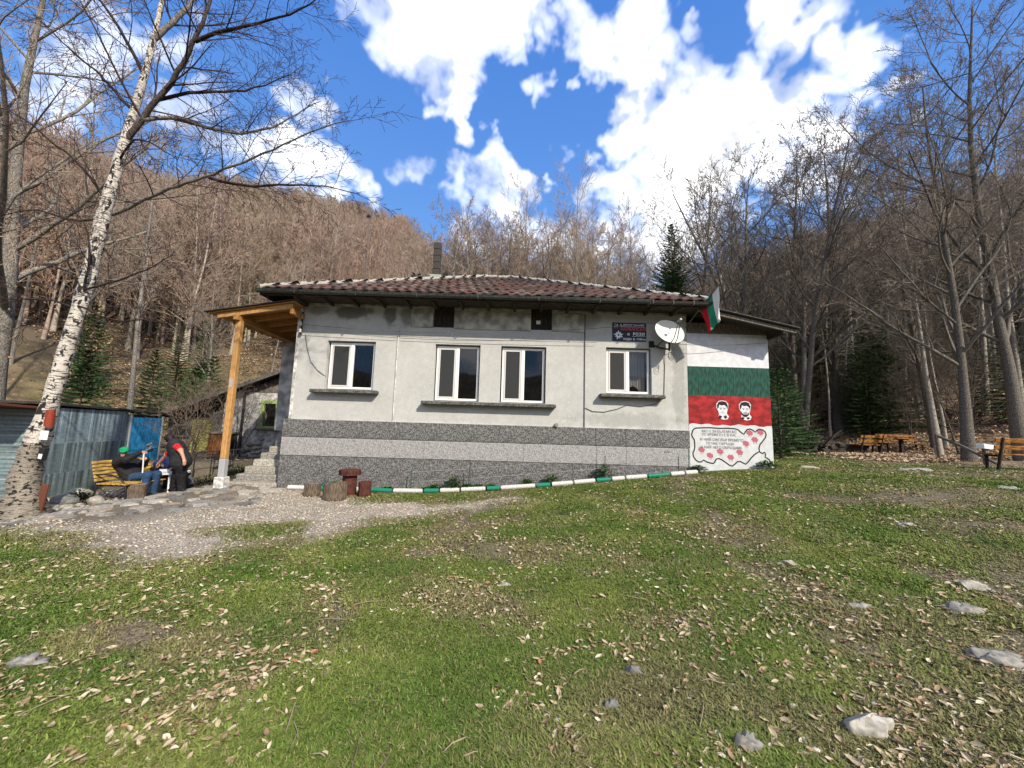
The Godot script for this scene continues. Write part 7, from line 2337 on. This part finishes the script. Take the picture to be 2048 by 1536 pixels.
func odds_and_ends() -> void:
	# pipe rail by the steps
	var r := thing("pipe_railing", "low black pipe railing behind the bending person", "railing")
	var g := func(x: float, z: float) -> float: return ground_h(x, z)
	var rail := MB.new()
	rail.tube(PackedVector3Array([Vector3(-9.15, g.call(-9.15, -11.4) - 0.05, -11.4), Vector3(-9.15, 0.55, -11.4), Vector3(-9.12, 0.64, -11.41), Vector3(-9.02, 0.68, -11.42), Vector3(-8.5, 0.74, -11.6), Vector3(-7.9, 0.80, -11.8)]), PackedFloat32Array([0.018, 0.018, 0.018, 0.018, 0.018, 0.018]), 8, true)
	part("rail", rail, M.black_metal, r)
	for x in [-8.75, -8.2]:
		var p := MB.new()
		p.rod(Vector3(x, g.call(x, -11.5) - 0.05, -11.52), Vector3(x, 0.70, -11.52), 0.014)
		part("upright", p, M.black_metal, r)
	# barbecue tray
	var b := thing("iron_barbecue", "small black iron barbecue tray on legs left of the porch post", "barbecue", Vector3(-8.55, ground_h(-8.55, -11.75), -11.75))
	var tr := MB.new()
	tr.box(Vector3(0, 0.42, 0), Vector3(0.46, 0.14, 0.3), Basis(), 0.015)
	part("tray", tr, M.black_metal, b)
	for sx in [-0.19, 0.19]:
		for sz in [-0.11, 0.11]:
			var lg := MB.new()
			lg.rod(Vector3(sx, 0.36, sz), Vector3(sx * 1.1, -0.03, sz * 1.1), 0.012)
			part("leg", lg, M.black_metal, b)
	# low juniper mats
	var rr := RandomNumberGenerator.new(); rr.seed = 4141
	for q in [[-8.35, -10.95, 0.62, "flat dark juniper spreading beside the stretched-out leg"], [-7.75, -11.3, 0.5, "flat dark juniper between the porch post and the barbecue"], [-9.7, -9.0, 0.4, "dark bushy juniper stub behind the slatted bench"]]:
		var mb := MB.new()
		for k in 900:
			var a := rr.randf() * TAU; var d: float = q[2] * sqrt(rr.randf())
			var h: float = 0.30 * (1.0 - d / q[2]) * rr.randf_range(0.4, 1.1) + 0.03
			var c := Vector3(cos(a) * d, h, sin(a) * d * 0.6)
			var dir := Vector3(cos(a), rr.randf_range(-0.1, 0.7), sin(a)).normalized()
			var sd := dir.cross(Vector3.UP).normalized() * 0.014
			var j := rr.randf_range(0.6, 1.3)
			mb.col = Color(0.040 * j, 0.055 * j, 0.026 * j)
			mb.tri(c - sd, c + dir * rr.randf_range(0.06, 0.13), c + sd)
		var t := thing("juniper", q[3], "shrub", Vector3(q[0], ground_h(q[0], q[1]), q[1]), 0.0, "low junipers")
		part("foliage", mb, M.needles, t)
	# slim pole standing behind the roof
	var po := thing("antenna_pole", "slim dark pole with a small head standing behind the roof", "pole", Vector3(-8.1, ground_h(-8.1, -20.0), -20.0))
	var pm := MB.new()
	var top := 13.0 - ground_h(-8.1, -20.0)
	pm.tube(PackedVector3Array([Vector3(0.1, -0.2, 0), Vector3(0, top, 0)]), PackedFloat32Array([0.05, 0.03]), 8, true)
	part("shaft", pm, M.weathered_wood, po)
	var ph := MB.new()
	ph.box(Vector3(-0.06, top + 0.05, 0), Vector3(0.22, 0.14, 0.12), Basis(), 0.02)
	part("head_box", ph, M.black_metal, po)
	# by the benches on the right
	var wb := thing("post_box", "small white box on a short post beside the near orange bench", "box", Vector3(15.9, ground_h(15.9, -13.0), -13.0))
	var w1 := MB.new()
	w1.box(Vector3(0, 0.25, 0), Vector3(0.12, 0.6, 0.12), Basis(), 0.01)
	part("post", w1, M.weathered_wood, wb)
	var w2 := MB.new()
	w2.box(Vector3(0, 0.62, 0), Vector3(0.34, 0.15, 0.24), Basis(Vector3(0, 0, 1), -0.06), 0.01)
	part("box", w2, M.plastic_white, wb)
	var lg := MB.new()
	lg.tube(PackedVector3Array([Vector3(17.6, ground_h(17.6, -15.9) + 0.92, -15.9), Vector3(16.6, ground_h(16.6, -14.2) + 0.55, -14.2), Vector3(15.5, ground_h(15.5, -12.4) + 0.1, -12.4)]), PackedFloat32Array([0.055, 0.05, 0.045]), 8, true)
	single("fallen_pole", lg, M.weathered_wood, "long grey pole slanting down to the ground behind the near bench", "pole")
	var ps := MB.new()
	ps.tube(PackedVector3Array([Vector3(17.65, ground_h(17.65, -16.0) - 0.1, -16.0), Vector3(17.6, ground_h(17.65, -16.0) + 1.0, -16.0)]), PackedFloat32Array([0.07, 0.06]), 8, true)
	single("fence_post", ps, M.weathered_wood, "grey post holding the upper end of the slanting pole", "post")
	# dark upturned root plate at the wood's edge
	var rt := thing("root_mass", "dark tangle of upturned roots and logs left of the far picnic bench", "roots", Vector3(15.0, ground_h(15.0, -19.6), -19.6))
	var rm := MB.new()
	for k in 46:
		var a := rr.randf() * TAU
		var d := Vector3(cos(a), rr.randf_range(0.1, 1.3), sin(a) * 0.6).normalized()
		var p := Vector3(rr.randf_range(-0.7, 0.7), rr.randf_range(0.0, 0.5), rr.randf_range(-0.4, 0.4))
		var L := rr.randf_range(0.5, 1.5)
		var e := p + d * L * 0.5 + Vector3(rr.randf_range(-0.2, 0.2), 0.1, rr.randf_range(-0.2, 0.2))
		rm.tube(PackedVector3Array([p, e, p + d * L + Vector3(0, -0.15, 0)]), PackedFloat32Array([rr.randf_range(0.05, 0.12), 0.05, 0.015]), 6)
	part("roots", rm, M.dark_board, rt)
	for k in 3:
		var lm := MB.new()
		lm.tube(PackedVector3Array([Vector3(0.3 + 0.4 * k, 0.12 + 0.14 * k, 0.5), Vector3(2.6 + 0.3 * k, 0.16 + 0.12 * k, 0.2 - 0.2 * k)]), PackedFloat32Array([0.12, 0.10]), 9, true)
		part("log", lm, M.dark_board, rt)
	var mb := MB.new()
	mb.tube(PackedVector3Array([Vector3(0, 0.3, -0.4), Vector3(0.15, 1.6, -0.5), Vector3(-0.1, 2.6, -0.5), Vector3(0.1, 3.1, -0.5)]), PackedFloat32Array([0.28, 0.22, 0.26, 0.14]), 9, true)
	part("broken_stem", mb, M.dark_board, rt)

func lawn_rocks() -> void:
	var rr := RandomNumberGenerator.new(); rr.seed = 555
	var spec := [[1.98, -2.28, 0.20, 0.075, 2, "large pale lichened rock set in the turf at lower right"], [3.04, -4.34, 0.15, 0.05, 0, "flat pale stone in the grass right of the middle"], [3.32, -2.80, 0.22, 0.06, 1, "grey stone near the right edge beside a drift of leaves"], [0.86, -2.73, 0.10, 0.05, 3, "grey cobble in the bare patch near the bottom"], [-0.01, -3.98, 0.12, 0.03, 0, "thin flat stone half buried in the middle of the lawn"], [-3.14, -2.72, 0.18, 0.04, 1, "smooth grey stone low at the left edge"], [1.22, -2.12, 0.11, 0.05, 1, "brownish cobble at the bottom beside the big pale rock"], [10.9, -10.4, 0.6, 0.07, 0, "long pale rock slab in the grass before the far benches"], [3.82, -3.42, 0.20, 0.05, 1, "flat grey stone right of the mossy tuft"], [7.75, -10.1, 0.35, 0.06, 0, "low pale stone right of the mural corner"], [3.0, -3.45, 0.14, 0.045, 1, "small grey stone below the mossy tuft"], [4.4, -3.8, 0.2, 0.05, 0, "flat pale stone near the right edge in mid lawn"], [0.62, -2.4, 0.07, 0.04, 3, "small dark cobble left of the bottom cobbles"], [9.4, -7.4, 0.3, 0.05, 1, "grey stone out on the right of the lawn"], [5.3, -5.3, 0.16, 0.04, 0, "pale flat stone right of the dark soil patch"], [13.2, -9.0, 0.4, 0.06, 0, "pale stone on bare soil before the near bench"]]
	for s in spec:
		var b := Basis(Vector3.UP, rr.randf() * 0.8 - 0.4).scaled(Vector3(s[2] * 0.75, s[3] * 1.1, s[2] * 0.42))
		single("rock", rock_mesh(rr, 0.9, 14, 22), M["stone%d" % s[4]], s[5], "rock", Transform3D(b, Vector3(s[0], ground_h(s[0], s[1]) - s[3] * 0.10, s[1])), "stones in the lawn")

# ---------------------------------------------------------------- turf, fallen leaves, pebbles, sticks
func build_lawn() -> void:
	var rr := RandomNumberGenerator.new(); rr.seed = 31337
	# grass: short tufts, blades bent every way
	for v in 4:
		var mb := MB.new()
		var br := RandomNumberGenerator.new(); br.seed = 70 + v
		for k in 210:
			var a := br.randf() * TAU; var d := 0.17 * sqrt(br.randf())
			var p := Vector3(cos(a) * d, -0.006, sin(a) * d)
			var b := br.randf() * TAU
			var out := Vector3(cos(b), 0, sin(b))
			var h := br.randf_range(0.010, 0.034) * (0.6 + 0.6 * absf(sin(p.x * 40.0) * cos(p.z * 37.0)))
			var w := out.cross(Vector3.UP) * br.randf_range(0.0018, 0.0036) * (1.7 if v == 3 else 1.0)
			var m := p + Vector3(0, h * 0.6, 0) + out * h * 0.25
			var t := p + Vector3(0, h * br.randf_range(0.75, 1.0), 0) + out * h * br.randf_range(0.5, 1.1)
			var j := br.randf_range(0.6, 1.3)
			mb.col = Color(j, j, j) if br.randf() < 0.86 else Color(1.9, 1.4, 1.7)
			mb.quad(p - w, p + w, m + w * 0.8, m - w * 0.8)
			mb.tri(m - w * 0.8, m + w * 0.8, t)
		var spots: Array[Transform3D] = []
		var cols := PackedColorArray()
		for k in 9200:
			# more tufts near by, where each blade shows
			var az := rr.randf_range(-1.2, 1.2)
			var r := 1.2 * pow(26.0 / 1.2, pow(rr.randf(), 1.15))
			var x := sin(az) * r; var z := -cos(az) * r
			if z < -9.75 and x > -6.0 and x < 6.8: continue
			if z < -8.8 and x < -5.0: continue
			var g := turf(x, z)
			if rr.randf() > g * 1.2: continue
			var s := rr.randf_range(0.8, 1.2) * (1.0 + 0.09 * r)
			var e := 0.15
			var up := Vector3(ground_h(x - e, z) - ground_h(x + e, z), 2.0 * e, ground_h(x, z - e) - ground_h(x, z + e)).normalized()
			var q := Quaternion(Vector3.UP, up)
			spots.append(Transform3D(Basis(q) * Basis(Vector3.UP, rr.randf() * TAU).scaled(Vector3(s, minf(s, 1.15) * rr.randf_range(0.6, 1.1), s)), Vector3(x, ground_h(x, z), z)))
			var n1 := clampf(0.5 + nz.get_noise_2d(x * 0.9 + 70.0, z * 0.9) * 1.1, 0, 1)
			var c := Color(0.074, 0.140, 0.018).lerp(Color(0.18, 0.22, 0.045), n1)
			c = c.lerp(Color(0.22, 0.19, 0.09), clampf(1.02 - g * 1.25 + rr.randf_range(-0.2, 0.2), 0.0, 0.8))
			if rr.randf() < 0.10: c = Color(0.25, 0.22, 0.10)
			var pj := rr.randf_range(0.72, 1.22)
			cols.append(Color(c.r * pj, c.g * pj, c.b * pj))
		var o := scatter("lawn_grass", mb.mesh(), M.grass, spots, cols)
		tag(o, ["short green grass covering the lawn", "short grass mixed through the lawn", "thin grass blades mixed through the lawn", "broad-bladed turf mixed through the lawn"][v], "grass")
	# fallen leaves: curled, pointed ovals
	for v in 4:
		var mb := MB.new()
		var curl: float = [0.25, 0.6, -0.4, 0.9][v]
		var L := 0.034
		var wl := [0.0, 0.010, 0.0155, 0.0125, 0.0]
		for k in 4:
			var y0 := -L + 2.0 * L * k / 4.0; var y1 := -L + 2.0 * L * (k + 1) / 4.0
			var h0 := curl * 12.0 * y0 * y0 + 0.002; var h1 := curl * 12.0 * y1 * y1 + 0.002
			for s in [-1.0, 1.0]:
				var e0 := Vector3(wl[k] * s, h0 + wl[k] * 0.45, y0); var e1 := Vector3(wl[k + 1] * s, h1 + wl[k + 1] * 0.45, y1)
				if s > 0.0: mb.quad(Vector3(0, h0, y0), e0, e1, Vector3(0, h1, y1)) if k > 0 else mb.tri(Vector3(0, h0, y0), e1, Vector3(0, h1, y1))
				else: mb.quad(e0, Vector3(0, h0, y0), Vector3(0, h1, y1), e1) if k > 0 else mb.tri(Vector3(0, h0, y0), Vector3(0, h1, y1), e1)
		mb.tri(Vector3(-0.001, 0.002 + curl * 12.0 * L * L, -L), Vector3(0.001, 0.002 + curl * 12.0 * L * L, -L), Vector3(0.003, 0.004, -L - 0.014))
		var spots: Array[Transform3D] = []
		var cols := PackedColorArray()
		for k in 27000:
			var az := rr.randf_range(-1.2, 1.2)
			var r := 1.25 * pow(34.0 / 1.25, pow(rr.randf(), 0.70))
			var x := sin(az) * r; var z := -cos(az) * r
			if z < -9.7 and x > -6.0 and x < 6.85: continue
			var dn := nz2.get_noise_2d(x * 0.8 + 300.0, z * 0.8) * 0.9 + nz.get_noise_2d(x * 2.6, z * 2.6 + 77.0) * 0.6
			var want := 0.27 + dn * 0.85
			if x > 2.0: want += 0.18
			want -= 0.22 * (1.0 - smoothstep(0.6, 1.8, absf(x + 0.4))) * smoothstep(-4.6, -3.4, z)
			if x < -1.5 and z > -5.0: want += 0.12
			want += 0.35 * smoothstep(12.0, 20.0, r)
			if gravelly(x, z) > 0.5: want -= 0.45
			if rr.randf() > want: continue
			var s := lerpf(0.36, 0.90, pow(rr.randf(), 1.5)) * (1.0 + 0.022 * r)
			var b := Basis.from_euler(Vector3(rr.randfn(0.0, 0.28), rr.randf() * TAU, rr.randfn(0.0, 0.32))).scaled(Vector3.ONE * s)
			spots.append(Transform3D(b, Vector3(x, ground_h(x, z) + rr.randf_range(0.006, 0.024), z)))
			var q := rr.randf()
			var c := Color(0.40, 0.325, 0.215) if q < 0.5 else (Color(0.52, 0.46, 0.34) if q < 0.62 else (Color(0.27, 0.185, 0.11) if q < 0.975 else Color(0.33, 0.15, 0.08)))
			var j := rr.randf_range(0.75, 1.15)
			cols.append(Color(c.r * j, c.g * j, c.b * j))
		var o := scatter("fallen_leaves", mb.mesh(), M.dry_leaf, spots, cols)
		tag(o, ["pale dry leaves strewn over the lawn", "curled dry leaves strewn over the lawn", "arched dry leaves strewn over the lawn", "tightly curled dry leaves strewn over the lawn"][v], "leaves")
	# drifts of old leaves under the trees
	var lm := MB.new()
	for k in 26:
		var p := Vector3(rr.randfn(0.0, 0.22), rr.randf_range(0.0, 0.05), rr.randfn(0.0, 0.22))
		var a := Vector3(rr.randfn(), rr.randfn() * 0.4, rr.randfn()).normalized() * 0.055
		var b := a.cross(Vector3(rr.randfn() * 0.4, 1.0, rr.randfn() * 0.4)).normalized() * 0.032
		var j := rr.randf_range(0.6, 1.2)
		lm.col = Color(j, j, j)
		lm.quad(p - a, p + b, p + a, p - b)
	var ls: Array[Transform3D] = []
	var lc := PackedColorArray()
	for k in 9000:
		var az := deg_to_rad(rr.randf_range(26.0, 68.0) if k % 3 > 0 else rr.randf_range(-62.0, -24.0)); var r := rr.randf_range(15.0, 42.0)
		var x := sin(az) * r; var z := -8.0 - cos(az) * r
		if x < 0.0 and (z > -16.5 or r < 14.0): continue
		if rr.randf() > 0.25 + 1.0 - turf(x, z) * 1.6 + nz.get_noise_2d(x * 0.7, z * 0.7): continue
		ls.append(Transform3D(Basis(Vector3.UP, rr.randf() * TAU).scaled(Vector3.ONE * rr.randf_range(0.8, 1.4)), Vector3(x, ground_h(x, z) + 0.01, z)))
		var c := Color(0.50, 0.38, 0.26) if rr.randf() < 0.6 else Color(0.36, 0.25, 0.15)
		lc.append(c)
	tag(scatter("leaf_litter", lm.mesh(), M.dry_leaf, ls, lc), "drifts of old tan leaves under the trees", "leaves")
	# pebbles on the gravel and the worn patches
	for v in 2:
		var rm := rock_mesh(rr, 0.4)
		var spots: Array[Transform3D] = []
		var cols := PackedColorArray()
		for k in 26000:
			var x := rr.randf_range(-9.6, 5.0); var z := rr.randf_range(-10.2, -1.6)
			if x < -5.6 and z < -6.2: continue
			var gv := gravelly(x, z)
			var bare := 1.0 - turf(x, z)
			var want := maxf(gv * 0.9, bare * 0.35 if z > -4.5 and x > -1.0 else 0.0)
			if rr.randf() > want: continue
			var s := 0.0042 * pow(rr.randf(), -0.33) * (1.3 if gv > 0.5 else 1.2)
			s = minf(s, 0.019)
			spots.append(Transform3D(Basis.from_euler(Vector3(rr.randf(), rr.randf() * 6.3, rr.randf())).scaled(Vector3(s * 1.3, s * 0.7, s)), Vector3(x, ground_h(x, z) + s * 0.3, z)))
			var j := rr.randf_range(0.65, 1.15)
			var c := Color(0.50, 0.45, 0.375) if rr.randf() < 0.7 else Color(0.44, 0.36, 0.27)
			cols.append(Color(c.r * j, c.g * j, c.b * j))
		var o := scatter("gravel", rm, M.dry_leaf, spots, cols)
		tag(o, ["loose grey gravel on the worn path", "finer buff gravel on the worn path"][v], "gravel")
	# dry twigs lying about
	var tw := MB.new()
	for k in 150:
		var az := rr.randf_range(-0.95, 0.95); var r := 1.8 * pow(8.0, rr.randf())
		var x := sin(az) * r; var z := -cos(az) * r
		if z < -9.6: continue
		var a := rr.randf() * TAU; var L := rr.randf_range(0.06, 0.26)
		var d := Vector3(cos(a), 0, sin(a)) * L
		var p := Vector3(x, ground_h(x, z) + 0.022, z)
		var j := rr.randf_range(0.6, 1.3)
		tw.col = Color(0.24 * j, 0.19 * j, 0.13 * j)
		tw.tube(PackedVector3Array([p, p + d * 0.5 + Vector3(rr.randfn() * 0.015, 0.008, rr.randfn() * 0.015), p + d]), PackedFloat32Array([0.004, 0.0035, 0.002]), 4)
	var to := part("dry_twigs", tw, M.dry_leaf, self)
	to.set_meta("kind", "stuff")
	tag(to, "thin dry twigs lying in the grass", "twigs")
